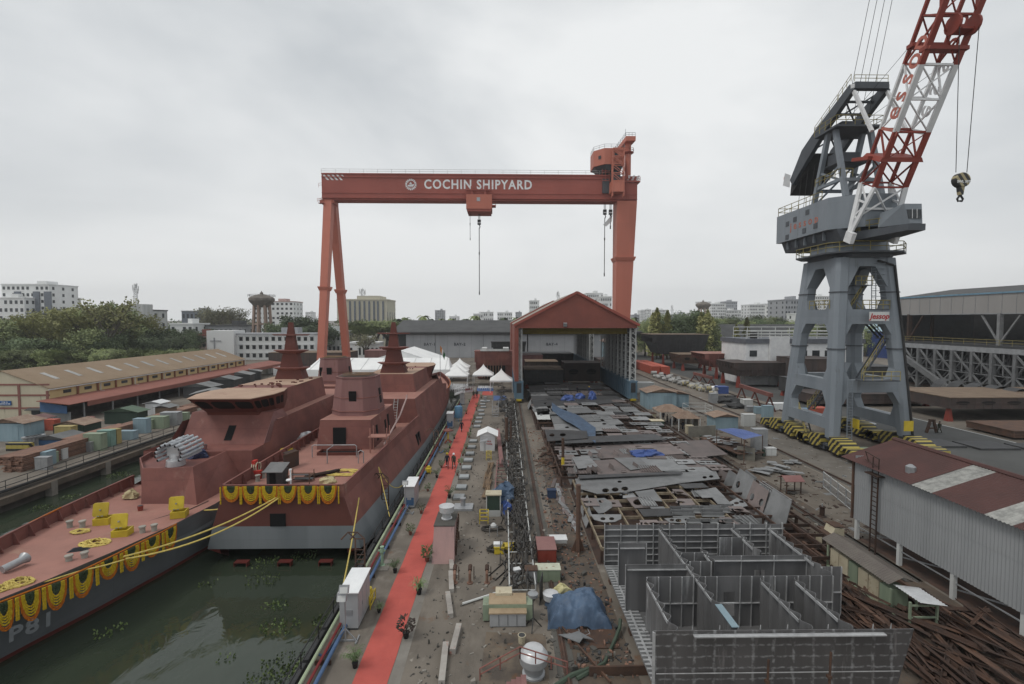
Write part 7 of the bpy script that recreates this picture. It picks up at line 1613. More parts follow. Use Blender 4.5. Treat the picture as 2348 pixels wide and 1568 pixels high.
 # pinkish stair and rail at the very bottom edge
t=thing('gangway_stair','red-brown stairway with handrails rising at the near edge','stairway',G(1170,1580));m=MB();railing(m,[P(1100,1560,20.5),P(1192,1510,20.8),P(1300,1545,20.3)],.55,.03,.8,1,5);m.build('handrail',primer,t,w=True)
m=MB();p=P(1170,1580,20.6)
for k in range(6):m.cb(p+Vector((-.5+.22*k,.05*k,-.15+.07*k)),(.24,.7,.03))
m.build('tread',primer_p,t,w=True)
# ================================================================ potted plants
leafm=pm('leaf_green',(.085,.13,.045),(.05,.085,.03),4,.6,rand=.35);leafr=pm('leaf_dark_red',(.06,.03,.028),(.04,.045,.03),4,.6,rand=.2);leafv=pm('leaf_variegated',(.24,.30,.14),(.10,.16,.06),5,.6,rand=.2);potm=pm('black_pot',(.015,.015,.015),rand=0);pott=pm('clay_pot',(.18,.07,.05))
def plant(kind,seed):
 rd=random.Random(seed);t=thing('potted_plant','x','plant',(0,0,0),0,'potted plants lining the red carpet')
 m=MB();m.lathe([(.13,0),(.17,.28),(.19,.3),(.19,.33),(.03,.34)],(0,0,0),12);m.build('pot',potm if seed%3 else pott,t)
 m=MB()
 if kind=='palm':
  for k in range(11):
   a=k*2.4;hgt=rd.uniform(.8,1.4);sp=rd.uniform(.35,.75);pts=[Vector((sp*f*f*math.cos(a),sp*f*f*math.sin(a),.3+hgt*(f-.35*f*f*f)))for f in[i/8 for i in range(9)]]
   m.tube(pts,.012,3,False);s=Vector((-math.sin(a),math.cos(a),0))
   for i in range(2,9):
    p=pts[i];l=.26*(1-abs(i-5)/7)
    for sg in(-1,1):m.quad(p,p+s*sg*l*.6+Vector((.04*math.cos(a),.04*math.sin(a),-.02)),p+s*sg*l+Vector((.12*math.cos(a),.12*math.sin(a),-.1)),p+s*sg*l*.5+Vector((.09*math.cos(a),.09*math.sin(a),-.02)))
 elif kind=='spider':
  for k in range(46):
   a=k*2.4+rd.random();l=rd.uniform(.4,.75);up=rd.uniform(.2,.7);w=Vector((-math.sin(a),math.cos(a),0))*.025;pts=[Vector((l*f*math.cos(a),l*f*math.sin(a),.32+up*math.sin(f*2.6)))for f in(0,.3,.6,.85,1)]
   m.loft([[p-w*(1.1-f),p+w*(1.1-f)]for p,f in zip(pts,(0.2,.1,.3,.6,1))],False,False)
 else:
  for k in range(110):
   a=rd.random()*6.28;z=rd.uniform(.35,1.1);r=.42*math.sin((z-.2)/1.0*2.8)**.6*rd.uniform(.3,1)if .2<z else .2;c=Vector((r*math.cos(a),r*math.sin(a),z));d=Vector((math.cos(a),math.sin(a),rd.uniform(-.3,.8))).normalized();s=d.orthogonal().normalized()*.05
   m.quad(c,c+d*.09+s,c+d*.2,c+d*.09-s)
  for k in range(4):m.tube([(0,0,.3),(rd.uniform(-.2,.2),rd.uniform(-.2,.2),.9)],.015,4)
 m.build('foliage',{'palm':leafm,'spider':leafv,'bush':leafm,'red':leafr}[kind],t);return t
PR={k:plant(k if k!='red' else 'red',i+1)for i,k in enumerate(('palm','spider','bush','red'))}
used=set()
rightp=[(930.5,1462,'red'),(960.5,1362,'spider2'),(979,1287,'bush'),(1030,1142,'palm'),(1048,1090,'bush'),(1055,1066,'bush'),(1061,1045,'bush'),(1068,1029,'bush'),(1075,1003,'bush'),(1078.6,990,'palm'),(1083,973,'bush'),(1087,960,'palm'),(1092,941,'palm'),(1094,932,'bush'),(1103,913,'palm')]
leftp=[(814,1530,'palm'),(869,1404,'spider'),(905.5,1313,'palm'),(940.5,1226,'bush'),(965.6,1177,'bush'),(980.6,1126,'bush'),(1001,1095,'palm'),(1012,1072,'bush'),(1024,1043,'bush'),(1031,1028,'spider'),(1041,1006,'palm'),(1069,949,'palm'),(1076,922,'spider')]
nmk={'palm':'green potted palm','spider':'pale striped spider plant in a pot','spider2':'long-leaved green plant in a pot','bush':'bushy green potted plant','red':'dark red spiky potted plant'}
for side,lst in(('hatch',rightp),('ship',leftp)):
 for i,(u,v,k)in enumerate(lst):
  lab=nmk[k]+', '+ORD[i]+' from the near end, '+side+' side of carpet'
  k0='spider' if k=='spider2' else k;src=PR[k0]
  if k0 not in used:used.add(k0);o=src;o.location=G(u,v);o['label']=lab
  else:o=dup(src,G(u,v),random.random()*6,lab,None,random.uniform(.6,.85))
  # ================================================================ people
skin_m=pm('skin',(.22,.12,.08),rand=0);boots=pm('boots',(.015,.014,.013),rand=0)
def make_person(suit,swing=.0,lean_=0.0):
 J={'pel':(0,0,.95),'wai':(0,0,1.1),'che':(0,-lean_*.3,1.32),'nec':(0,-lean_*.4,1.48),'hea':(0,-lean_*.4-.02,1.58),'top':(0,-lean_*.4,1.70)};E=[('pel','wai'),('wai','che'),('che','nec'),('nec','hea'),('hea','top')];Rr={'pel':(.16,.12),'wai':(.145,.105),'che':(.17,.115),'nec':(.06,.06),'hea':(.085,.10),'top':(.06,.07)}
 for s,n in((-1,'l'),(1,'r')):
  w=swing*s
  J[n+'hip']=(s*.095,0,.88);J[n+'kne']=(s*.10,-.28*w-.03,.49);J[n+'ank']=(s*.10,-.5*w+.10*abs(w),.09+.05*max(0,-w));J[n+'toe']=(s*.11,-.5*w-.14,.04+.03*max(0,-w))
  J[n+'sho']=(s*.19,-lean_*.35,1.40);J[n+'elb']=(s*.25,.20*w,1.13);J[n+'wri']=(s*.26,.20*w-.12+.1*w,.90);J[n+'pal']=(s*.26,.2*w-.15+.1*w,.83)
  E+=[('pel',n+'hip'),(n+'hip',n+'kne'),(n+'kne',n+'ank'),(n+'ank',n+'toe'),('che',n+'sho'),(n+'sho',n+'elb'),(n+'elb',n+'wri'),(n+'wri',n+'pal')]
  for k,r in(('hip',.10),('kne',.065),('ank',.05),('toe',.045),('sho',.075),('elb',.052),('wri',.036),('pal',.038)):Rr[n+k]=(r,r)
  px,py,pz=J[n+'pal']
  for f in range(5):
   b=n+'f%d'%f;J[b]=(px+(-.0 if f else-s*.03),py+(-.03+.02*f if f else-.05),pz-(.085 if f else .04)+.006*abs(f-2));E.append((n+'pal',b));Rr[b]=(.010,.010)
 ks=list(J);me=bpy.data.meshes.new('person');me.from_pydata([J[k]for k in ks],[(ks.index(a),ks.index(b))for a,b in E],[])
 o=bpy.data.objects.new('person_base',me);COL.objects.link(o)
 sk=o.modifiers.new('s','SKIN');sk.use_smooth_shade=True;o.modifiers.new('b','SUBSURF').levels=1
 for i,k in enumerate(ks):d=me.skin_vertices[0].data[i];d.radius=Rr[k];d.use_root=(k=='pel')
 dg=bpy.context.evaluated_depsgraph_get();nm=bpy.data.meshes.new_from_object(o.evaluated_get(dg));bpy.data.objects.remove(o)
 nm.materials.clear()
 for q in(suit,skin_m,boots):nm.materials.append(q)
 for p in nm.polygons:z=p.center.z;x=abs(p.center.x);p.material_index=1 if z>1.47 or(z<.90 and x>.215)else(2 if z<.13 else 0);p.use_smooth=True
 return nm
navy_s=pm('navy_coverall',(.018,.02,.03),rand=.1);olive_s=pm('olive_coverall',(.05,.055,.04),rand=.1)
PM_=[make_person(navy_s,.8),make_person(olive_s,-.6),make_person(navy_s,.1),make_person(pm('blue_coverall',(.04,.06,.13)),.3,.3)]
def person(lab,u,v,k,rz,helmet=None,z=0,g=None):
 t=thing('person',lab,'person',G(u,v,z),rz,g);o=bpy.data.objects.new('body',PM_[k]);COL.objects.link(o);o.parent=t
 m=MB();m.lathe([(.155,1.66),(.125,1.68),(.125,1.74),(.09,1.80),(.02,1.82)]if helmet else[(.09,1.66),(.085,1.71),(.03,1.735)],(0,-.02,0),12);m.build('helmet' if helmet else 'hair',helmet or blackp,t,smooth=True)
 m=MB();m.lathe([(.075,.30),(.078,.34)],(.10,-.02,0),8);m.lathe([(.075,.30),(.078,.34)],(-.10,-.02,0),8);
 m.build('reflective_band',whiteold,t)
person('person in dark navy coverall and yellow helmet walking on the red carpet',1025,1073,0,.1,yellow);person('person in olive coverall and white helmet walking on the red carpet',1040,1074,1,-.1,white)
person('person in dark coverall walking away beside the blue tank',1058,990,0,3.0);person('person in dark coverall at the far carpet end, nearer the ship',1085.5,913,1,3.1);person('person in dark coverall at the far carpet end, nearer the mats',1093,912,0,3.2)
person('person in dark coverall and helmet walking by the steel A-stand on the road',2153,993,1,-1.2,blackp);person('person in blue coverall standing on dark plates before the shelter',1350,905,3,.4,yellow,1.52);person('person crouched in dark clothes on the plates beside the blue tarpaulins',1323,903,2,2,blackp,1.2)
person('person in dark coverall beside the yellow drum ends',1622,898,2,1,white);person('person in dark coverall near the rolls behind the containers',1524,868,2,.2);person('person in dark coverall under the dark hull section',1647,872,2,.2,blackp);person('person in dark coverall at the inner end of the shelter rail',1377,913,2,.2,jib_red)
for i in range(6):person('person in dark coverall seated group under the rusty sheet canopy',1520+9*i,966+4*(i%3)+i*3,2,i,None,-.35,'people resting under the rusty canopy')
# ================================================================ tents
def pagoda(lab,u,v,w,h,rz=0):
 t=thing('pagoda_tent',lab,'tent',G(u,v),rz);n=8;rows=[]
 for i in range(n+1):
  f=i/n;r=w/2*(1-f)**1.5+.03;z=h+(2.6)*f
  rows.append([(r*x,r*y,z)for x,y in((-1,-1),(0,-1),(1,-1),(1,0),(1,1),(0,1),(-1,1),(-1,0))])
 m=MB();m.loft([[(x,y,z-.35)for x,y,z in rows[0]]]+rows,False);m.build('roof',tent,t)
 for x in(-1,1):
  for y in(-1,1):m=MB();m.bar((x*w/2*.97,y*w/2*.97,0),(x*w/2*.97,y*w/2*.97,h),.1);m.build('pole',white,t)
 return t
pagoda('white pagoda tent standing nearest, beside the shelter leg and blue mat',1149,897,5.3,2.9);pagoda('white pagoda tent in front of the red hull section',1108,882,5.3,2.9)
p_=pagoda('front white pagoda tent of the row by the ship bow',1047,884,6,2.9);pagoda('middle white pagoda tent of the row by the ship bow',1050,872,6,2.9);pagoda('rear white pagoda tent of the row by the ship bow',1054,862,6,2.9)
mq=gable('marquee','very large white marquee behind the two warships','marquee',-41,-19,139,160,4.4,8.0,tent,tent,'Y',.1)
m=MB();m.box((-54,131,0),(-15,139,3.4));m.loft([[(-54,131,3.4),(-15,131,3.4),(-15,139,3.4),(-54,139,3.4)],[(-53,138.5,6.0),(-16.5,138.5,6.0),(-16,139.0,6.0),(-53.5,139.0,6.0)]]);m.build('side_canopy',tent,mq,w=True)
m=MB()
for k in range(9):m.bar((-53+4.6*k,130.95,3.4),(-52.4+4.5*k,138.4,6.03),.12)
m.build('roof_seam',whiteold,mq,w=True)
rd=random.Random(4)
chp=thing('plastic_chair','white plastic chair set out under the pagoda tents','chair',(0,0,0),0,'white chairs under the tents');m=MB();m.box((-.25,-.25,.4),(.25,.25,.45));m.build('seat',white,chp);m=MB();m.box((-.25,.2,.45),(.25,.25,.9));m.build('backrest',white,chp);m=MB()
for x in(-.22,.22):
 for y in(-.22,.22):m.bar((x,y,0),(x,y,.4),.05)
m.build('legs_frame',white,chp)
for i in range(34):
 c=G(1030+(i%9)*5,896-(i//9)*4)if i<27 else G(1098+5*(i-27),893);
 if i:dup(chp,c,rd.uniform(-.4,.4))
 else:chp.location=c
t=thing('gangway','white boarding gangway with red banners leading to the ship bow','gangway',G(1060,900));a,b,c2=G(1042,905,3.3),G(1062,898,2.6),G(1088,897,.3);m=MB()
for o in(0,1.3):
 for p,q in((a,b),(b,c2)):p=p+Vector((0,o,0));q=q+Vector((0,o,0));m.bar(p,q,.12,.25);m.bar(p+Vector((0,0,1)),q+Vector((0,0,1)),.08);[m.bar(p.lerp(q,k/5),p.lerp(q,k/5)+Vector((0,0,1)),.06)for k in range(6)]
m.build('handrail',white,t,w=True);m=MB()
for p,q in((a,b),(b,c2)):m.quad(p,q,q+Vector((0,1.3,0)),p+Vector((0,1.3,0)));
m.build('walkway',galv,t,w=True);m=MB();m.quad(b+Vector((.4,-.06,.25)),c2+Vector((-.5,-.06,.35)),c2+Vector((-.5,-.06,.75)),b+Vector((.4,-.06,.65)));m.build('banner',jib_red,t,w=True)
fl=thing('flag_pole','flag hanging on a pole at the bow of the stern-on warship','flag',P(1009,850,112));m=MB();m.tube([(0,0,-2),(0,0,6.2)],.06,6);m.build('pole',galv,fl)
for i,c in enumerate(((.6,.22,.02),(.7,.7,.7),(.02,.12,.04))):m=MB();m.loft([[(.05+.38*i,0,5.9-.6*i),(.42+.38*i,.1,5.3-.75*i)],[(.05+.3*i,0,4.6-.6*i),(.35+.3*i,.1,3.9-.7*i)]],False,False);m.build('flag_stripe',pm('flag_%s'%'abc'[i],c,rand=0),fl)
# ================================================================ hull sections in the yard
def section(lab,x0,x1,y0,y1,z0,z1,mt,flare=0,deckm=None,holes=0,legs=True,name='hull_section'):
 t=thing(name,lab,'hull section',((x0+x1)/2,y0,0));m=MB()
 m.loft([[(x0+flare,y0+flare*.3,z0),(x1-flare*.5,y0+flare*.3,z0),(x1-flare*.5,y1,z0),(x0+flare,y1,z0)],[(x0,y0,z1),(x1,y0,z1),(x1,y1,z1),(x0,y1,z1)]]);m.build('shell',mt,t,w=True)
 m=MB();m.box((x0-.1,y0-.1,z1),(x1+.1,y1,z1+.12));m.build('deck_plate',deckm or mt,t,w=True)
 m=MB();n=max(3,int((x1-x0)/1.4))
 for k in range(n+1):x=x0+flare*.5+(x1-x0-flare*.8)*k/n;m.box((x-.05,y0-.06,z0+.1),(x+.05,y0+.1,z1))
 n=max(3,int((y1-y0)/1.6))
 for k in range(n+1):y=y0+(y1-y0)*k/n;m.box((x0-.04+flare*.1,y-.05,z0+.6*(z1-z0)),(x0+.1+flare*.4,y+.05,z1))
 m.box((x0,y0-.08,(z0+z1)/2),(x1,y0+.1,(z0+z1)/2+.08));m.build('shell_rib',mt,t,w=True)
 for k in range(holes):
  w=(x1-x0-flare*2)/holes;xa=x0+flare+w*k+w*.22;m=MB();zc=z0+(z1-z0)*.55;m.loft([[(xa+w*.28+w*.28*math.cos(a),y0-.07,zc+(z1-z0)*.16*math.sin(a))for a in[i*.5236 for i in range(12)]],[(xa+w*.28+w*.28*math.cos(a),y0-.02,zc+(z1-z0)*.16*math.sin(a))for a in[i*.5236 for i in range(12)]]]);m.build('opening',black,t,w=True)
 if legs and z0>.4:
  for x in(x0+flare+.6,x1-.8-flare*.5):
   for y in(y0+.8,y1-.8):m=MB();m.taper((x,y,0),(x,y,z0),.9,.9,.45,.45);m.build('support_leg',jib_red,t,w=True)
 return t
U=lambda u,v:G(u,v)
dust=pm('dusty_deck',(.20,.15,.105),(.15,.105,.075),.5,.85,rand=.1,dirt=(.14,.10,.08),damt=.4)
section('dark grey flared hull section with pale deck behind the containers',53,74,172,186,4.5,11.6,steeldk,4,dust)
section('long rusty section with dusty deck behind the red containers',58,70,158,168,2.4,5.4,rust,1,dust,3)
section('maroon bow-shaped section with pink deck on trestles',57,80,136,146,3.2,7.2,primer,3.5,deckred,3)
section('long brown ribbed section standing on trestles before the maroon one',57,73,118,128,3.0,6.2,brownblk,1)
section('tall dark brown block beside the ribbed section',70,80,112,122,2.6,7.6,brownblk,0)
section('dark grey block behind the portal crane legs',80,90,108,116,1.6,6.2,steeldk,0);section('wide dark block under the white office building',62,82,100,107,1.2,4.2,steeldk,0)
section('rusty flat deck block on red columns beside the road',74,100,78,90,2.2,4.0,brownblk,0,dust,6);section('low rusty frame block behind the crane sill',60,84,92,99,.6,2.4,brownblk,0);section('rusty grillage lying between crane and lattice hall',72,92,66,73,.3,1.2,rust,0)
section('dark workshop block under the second shelter',6,24,166,176,1,5.2,steeldk,0);section('brown square block inside the front shelter',15.5,24.5,122,130,1.2,5.8,brownblk,0,None,2);section('low dark block at the back of the front shelter',5,14.5,118,128,1,4.6,steeldk,0,dust);section('rusty block between both shelters',6,15,134,142,1,5.2,brownblk,0,dust);section('pinkish block beside the second shelter opening',4,12,150,160,1,5.8,primer_p,0)
section('dark box block at the right of the second shelter',28,38,140,150,.6,5.2,brownblk,0);section('grey curved shell standing before the workshop bays',-5.5,9,196,203,2,8,steeldk,2,None,0);section('pale deck block with round holes before the workshop',-6,4,178,184,.8,4.0,brownblk,0,dust,3)
section('low maroon block behind the marquee',-48,-36,190,196,.5,5.5,primer_d,0);section('dark long block left of the gantry legs',-84,-56,172,184,.6,5.2,brownblk,0,dust);section('pinkish block left of the gantry legs',-54,-46,186,196,.5,5,primer_p,0)
t=section('red U-shaped hull section standing before the workshop with white inner edge',-8.5,2.8,136,142,.3,8.0,primer,.9,None,0,False)
m=MB();m.box((-6.4,135.6,8.12),(-5.0,141,9.0));m.box((-.4,135.6,8.12),(1.2,141,9.0));m.box((-6.8,135.8,8.1),(1.4,136.0,8.7));m.build('white_rim',whiteold,t,w=True);m=MB();m.box((-6.0,135.8,.4),(.2,135.95,4.0));m.build('opening',black,t,w=True)
m=MB();[m.bar((-5.6+.8*k,135.6,.3),(-5.6+.8*k,135.6,5+.5*(k%2)),.22)for k in range(7)];m.build('scaffold_post',plank,t,w=True)
t=thing('curved_shell','dark ribbed shell panels stacked in a half round before the lattice hall','hull section',(96,92,0))
for k in range(5):
 m=MB();m.loft([[(93+.3*j+3*math.cos(a),84+3.4*k,1+3.6*math.sin(a))for a in[i*.26 for i in range(13)]]for j in(0,)]+[[(93.3+3*math.cos(a),86.6+3.4*k,1+3.6*math.sin(a))for a in[i*.26 for i in range(13)]]],False,False);m.build('shell_rib',steeldk,t,w=True)
 # containers
def container(lab,x,y,ln,mt,cat='container',w=2.44,h=2.6):
 t=thing('shipping_container',lab,cat,(x,y,0));m=MB();m.box((0,0,.15),(w,ln,h));m.build('body',mt,t);m=MB();m.box((-.02,-.03,.15),(.1,.03,h));m.box((w-.1,-.03,.15),(w+.02,.03,h));m.box((0,-.03,h-.12),(w,.03,h+.01));m.box((0,-.03,.12),(w,.03,.28));m.build('corner_frame',mt,t)
 m=MB();[m.bar((w*f,-.05,.3),(w*f,-.05,h-.15),.05)for f in(.2,.4,.6,.8)];m.build('door_bar',mt,t)
cored=pm('container_red',(.42,.095,.06),(.36,.08,.05),.6,.65,corr=('Y',3,.4));container('orange-red shipping container on the left of the pair beside the shelter',45.6,147,24,cored);container('orange-red shipping container with visible door end on the right of the pair',48.4,146,24,cored)
container('white container lying between the sheds behind the bow ship',-76,150,9,whiteold);container('second white container beside the marquee',-70,146,8,white)
# wrapped rolls, drums
rd=random.Random(6);roll=thing('wrapped_roll','x','roll',(0,0,0),0,'wrapped rolls beside the crane rail');m=MB();m.loft([[(x,.55*math.cos(a),.56+.55*math.sin(a))for a in[i*.5236 for i in range(12)]]for x in(-.8,.8)]);m.build('wrapping',pm('roll_wrap',(.37,.36,.34),(.27,.265,.25),1.5,.7,rand=.3,dirt=(.2,.16,.12),damt=.4),roll);m=MB();[m.loft([[(x,.57*math.cos(a),.56+.57*math.sin(a))for a in[i*.5236 for i in range(12)]]for x in(k-.06,k+.06)])for k in(-.5,0,.5)];m.build('strap',galv,roll)
def redup(src,mats):
 r=dup(src)
 for c,mt in zip(r.children,mats):
  if mt:c.data=c.data.copy();c.data.materials[0]=mt
 return r
rolly=redup(roll,(yellow,None));rolly['label']='yellow-ended drum lying in the row beside the crane rail';rolly['group']='yellow drums beside the crane rail';roll['label']='pale wrapped roll lying in the long row beside the crane rail'
nY=nW=0
for i in range(96):
 f=(i//3)/32;y=142-34*f+rd.uniform(-.3,.3);x=44.4+(i%3)*1.1+3*f+rd.uniform(-.4,.4);z=0 if i%5 else .6
 src=rolly if f>.58 and i%3==0 else roll
 if src is roll and nW==0:nW=1;src.location=(x,y,z)
 elif src is rolly and nY==0:nY=1;src.location=(x,y,z)
 else:dup(src,(x,y,z),rd.uniform(-.5,.5),None,None,rd.uniform(.5,.85))
for x in(-1,1):pass
def trestle(lab,u0,v0,u1,v1,h):
 p,q=G(u0,v0),G(u1,v1);t=thing('steel_trestle',lab,'trestle',(p+q)/2);m=MB();m.bar(p+Vector((0,0,h)),q+Vector((0,0,h)),.5,.7);m.build('beam',primer,t,w=True);d=(q-p).normalized();s=Vector((-d.y,d.x,0))
 for f in(.06,.5,.94):
  c=p.lerp(q,f);m=MB();[m.bar(c+Vector((0,0,h-.3)),c+s*k*1.1,.22)for k in(-1,1)];m.bar(c+s*.6+Vector((0,0,h*.4)),c-s*.6+Vector((0,0,h*.4)),.15);m.build('leg',primer_d,t,w=True)
trestle('long red trestle girder by the black tarpaulin heap',1695,918,1768,946,3.2);trestle('shorter red girder pair behind the wrapped rolls',1590,872,1632,884,2.0)
crumple('tarpaulin','black tarpaulin heap beside the red trestle girder','tarpaulin',G(1665,922),(6,5,1.2),blackp,51);crumple('tarpaulin','second black tarpaulin heap nearer the white cabinet','tarpaulin',G(1692,934),(5,3.5,1.0),blackp,52);crumple('tarpaulin','white sheet bundle next to the blue bin','tarpaulin',G(1640,897),(4,3,1.2),tent,53)
simplebox('blue_bin','bright blue bin beside the white sheet bundle','bin',1658,903,2.4,2,1.6,blue_tarp)
for lab,u,v,w,d,h,mt in(('white cabinet beside the black tarpaulins',1715,937,1.8,1.4,1.7,whiteold),('low pale cabinet next to the white one',1724,945,1.9,1,1,galv),('pale blue cabinet in the row before the crane bogies',1742,949,1.4,1,1.2,blue_l),('tall pale blue cabinet at the end of the row',1762,962,1.6,1,2.3,blue_l),('white cabinet standing alone past the awning',1718,978,1.9,1,1.9,whiteold),('tall grey cabinet behind the awning',1744,1030,1.8,1.0,2.6,galv),('pale cabinet near the slatted rust shed',1637,925,1.6,1,2,galv),('white box unit with fan past the awning',1768,1045,1.3,.8,.9,whiteold),('rusty cream box on the steel plates by the rail',1490,968,2.0,1.6,1.4,beige),('dark green box with cream lid by the rail',1508,985,2.0,1.6,1.3,green_d),('white box with blue sheet roof beside the shelter girder',1480,900,4,3,2.2,whiteold),('small beige box at the awning wall',1582,995,1,.8,1.2,beige)):
 simplebox('yard_cabinet',lab,'cabinet',u,v,w,d,h,mt,0,rust if 'rusty' in lab else(beige if 'cream lid' in lab else None))
def hut(lab,u,v,w,d,h,wm,rm,rz=0,name='yard_hut',slope=.35,door=True):
 t=thing(name,lab,'hut',G(u,v),rz);m=MB();m.box((-w/2,0,0),(w/2,d,h));m.build('wall',wm,t);m=MB();k=.3
 m.plate([(-w/2-k,-k,h-slope*.3),(0,-k,h+slope*w/3),(0,d+k,h+slope*w/3),(-w/2-k,d+k,h-slope*.3)],.06);m.plate([(0,-k,h+slope*w/3),(w/2+k,-k,h-slope*.3),(w/2+k,d+k,h-slope*.3),(0,d+k,h+slope*w/3)],.06);m.prism([(-w/2,0),(w/2,0),(w/2,.1),(-w/2,.1)],h-.1,h);m.loft([[(-w/2,.01,h),(w/2,.01,h),(0,.01,h+slope*w/3)],[(-w/2,d-.01,h),(w/2,d-.01,h),(0,d-.01,h+slope*w/3)]]);m.build('roof',rm,t)
 if door:m=MB();m.box((w*.05,-.03,.05),(w*.35,0,h*.8));m.build('door',wm,t)
 return t
rustroof=pm('rusty_roof',(.27,.195,.145),(.2,.135,.1),.8,.85,dirt=(.45,.43,.40),damt=.45,corr=('X',2.5,.4));greysheet=pm('grey_sheet_roof',(.20,.205,.205),(.15,.155,.155),.5,.7,corr=('X',2.5,.5),rand=.2)
hut('pale blue hut with rusty brown roof beside the shelter',1517,938,5.5,5,3.2,blue_l,rustroof);hut('second pale blue hut with brown roof behind it',1552,934,4.5,4,2.6,blue_l,rustroof);hut('pale blue shed with peeling white roof along the crane rail',1665,985,3.6,3,2.0,blue_l,rustroof)
def canopy4(lab,u,v,w,d,h,rm):
 t=thing('shade_canopy',lab,'canopy',G(u,v));m=MB();m.loft([[(-w/2,0,h),(w/2,0,h),(w/2,d,h),(-w/2,d,h)],[(-w*.12,d*.4,h+.9),(w*.12,d*.4,h+.9),(w*.12,d*.6,h+.9),(-w*.12,d*.6,h+.9)]]);m.build('roof',rm,t)
 for x in(-1,1):
  for y in(.05,d-.05):m=MB();m.bar((x*w*.45,y,0),(x*w*.45,y,h),.12);m.build('post',whiteold,t)
canopy4('rusty white sheet canopy shading the resting workers',1543,976,4.6,4,2.2,rustroof);canopy4('smaller rusty canopy on white posts nearer the awning',1580,990,3.6,3,2.0,rustroof);towerframe('pale open pipe frame beside the crane rail',1606,960,4,3,2.2,whiteold)
m=MB()
for k,(a,b)in enumerate((((1545,955),(1600,985)),((1578,1003),(1640,1000)),((1690,1052),(1730,1058)))):p,q=G(*a),G(*b);m=MB();m.hexa([p,q,q+Vector((0,.15,0)),p+Vector((0,.15,0))],[x+Vector((0,0,1.6))for x in(p,q,q+Vector((0,.15,0)),p+Vector((0,.15,0)))]);m.build('screen_panel',pm('dull_screen',(.20,.19,.16),(.15,.14,.12),.8,.8),label=('long dull screen panel beside the canopies','dull screen panel at the far end of the awning table','grey screen panel at the near end of the awning table')[k],cat='screen')
rd=random.Random(12)
for k in range(70):
 u=rd.uniform(1425,1500);c=G(u,930+(u-1425)*.75+rd.uniform(-12,22));m=MB();m.cb((0,0,.1+.12*(k%4)),(rd.uniform(.15,.6),rd.uniform(1,3.4),.1),rd.uniform(-.5,.9));m.build('scrap_piece',(rust,wood,rustd,steel)[k%4],label='rusty or wooden length in the untidy strip beside the shelter rail',cat='scrap',group='scrap strip beside the outer shelter rail',loc=c)
for k in range(50):
 c=G(rd.uniform(1580,1950),0+rd.uniform(1080,1240));
 if c.x>27 or c.x<24.2:continue
 m=MB();m.cb((0,0,.08),(rd.uniform(.2,.8),rd.uniform(.5,1.5),.08),rd.random()*3);m.build('scrap_piece',rustd,label='flat rusty offcut lying along the outer shelter rail',cat='scrap',group='offcuts on the outer rail strip',loc=c)
m=MB();[m.box((56+6*k,62-1.2*k,.02),(61.4+6*k,66-1.2*k,.25))for k in range(4)];m.build('steel_mats',steeldk,label='row of dark steel mats lying on the road behind the maroon roof',cat='mats')
t=thing('steel_stand','rusty A-shaped steel stand on the road','stand',G(2135,992));m=MB();[m.bar((x,0,0),(x*.25,0,2),.3)for x in(-.8,.8)];m.bar((-.5,0,.7),(.5,0,.7),.2);m.box((-.4,-.2,1.9),(.4,.2,2.05));m.build('frame',rust,t)
t=thing('oil_drum','large blue drum with white lid behind the crane bogies','drum',G(1988,994));m=MB();m.lathe([(1.0,0),(1.0,1.5)],(0,0,0),16);m.build('body',pm('drum_blue',(.03,.07,.20)),t);m=MB();m.lathe([(1.05,1.5),(1.05,1.62)],(0,0,0),16);m.build('lid',galv,t)
for lab,u,v,w,d,h,mt in(('orange skip box between the portal legs',1885,956,2.4,2,1.5,cored),('blue sheet-covered bench between the portal legs',1850,950,4.5,1.5,.9,blue_t),('white rack of slats before the portal leg',1790,940,4,1.4,1.2,white),('green low box beside the bogie',1980,1046,2.5,1.2,.8,green_l)):simplebox('yard_box',lab,'box',u,v,w,d,h,mt)
# white office building behind the portal crane
of=thing('office_building','white flat-roofed office with grey bands behind the portal crane','building',(74,112,0));m=MB();m.box((63,124,0),(94,138,11.2));m.build('wall',white,of,w=True);m=MB();m.box((62.7,123.7,10.8),(94.3,138.3,12.0));m.build('parapet',pm('slate_band',(.13,.14,.16),rand=0),of,w=True);m=MB();m.box((69,123.2,0),(74,123.95,12.5));m.build('stair_block',white,of,w=True)
for k in range(9):
 for z in(2.2,7.4):
  x=64+3.3*k
  if 67<x<74.5:continue
  m=MB();m.box((x,123.9,z),(x+1.9,123.98,z+1.6));m.build('window',glass_d,of,w=True)
m=MB();railing(m,[(63,124,12),(94,124,12)],2.0,.08,3,2);railing(m,[(63,131,12),(94,131,12)],3.0,.1,4,2);m.build('roof_rail',whiteold,of,w=True);m=MB();m.lathe([(.9,12),(.9,13.6),(.5,13.8)],(66.5,127,0),12);m.build('water_tank',blackp,of,w=True);m=MB();m.box((62.9,123.8,5.4),(94,124,6.0));m.build('grey_band',galv,of,w=True)
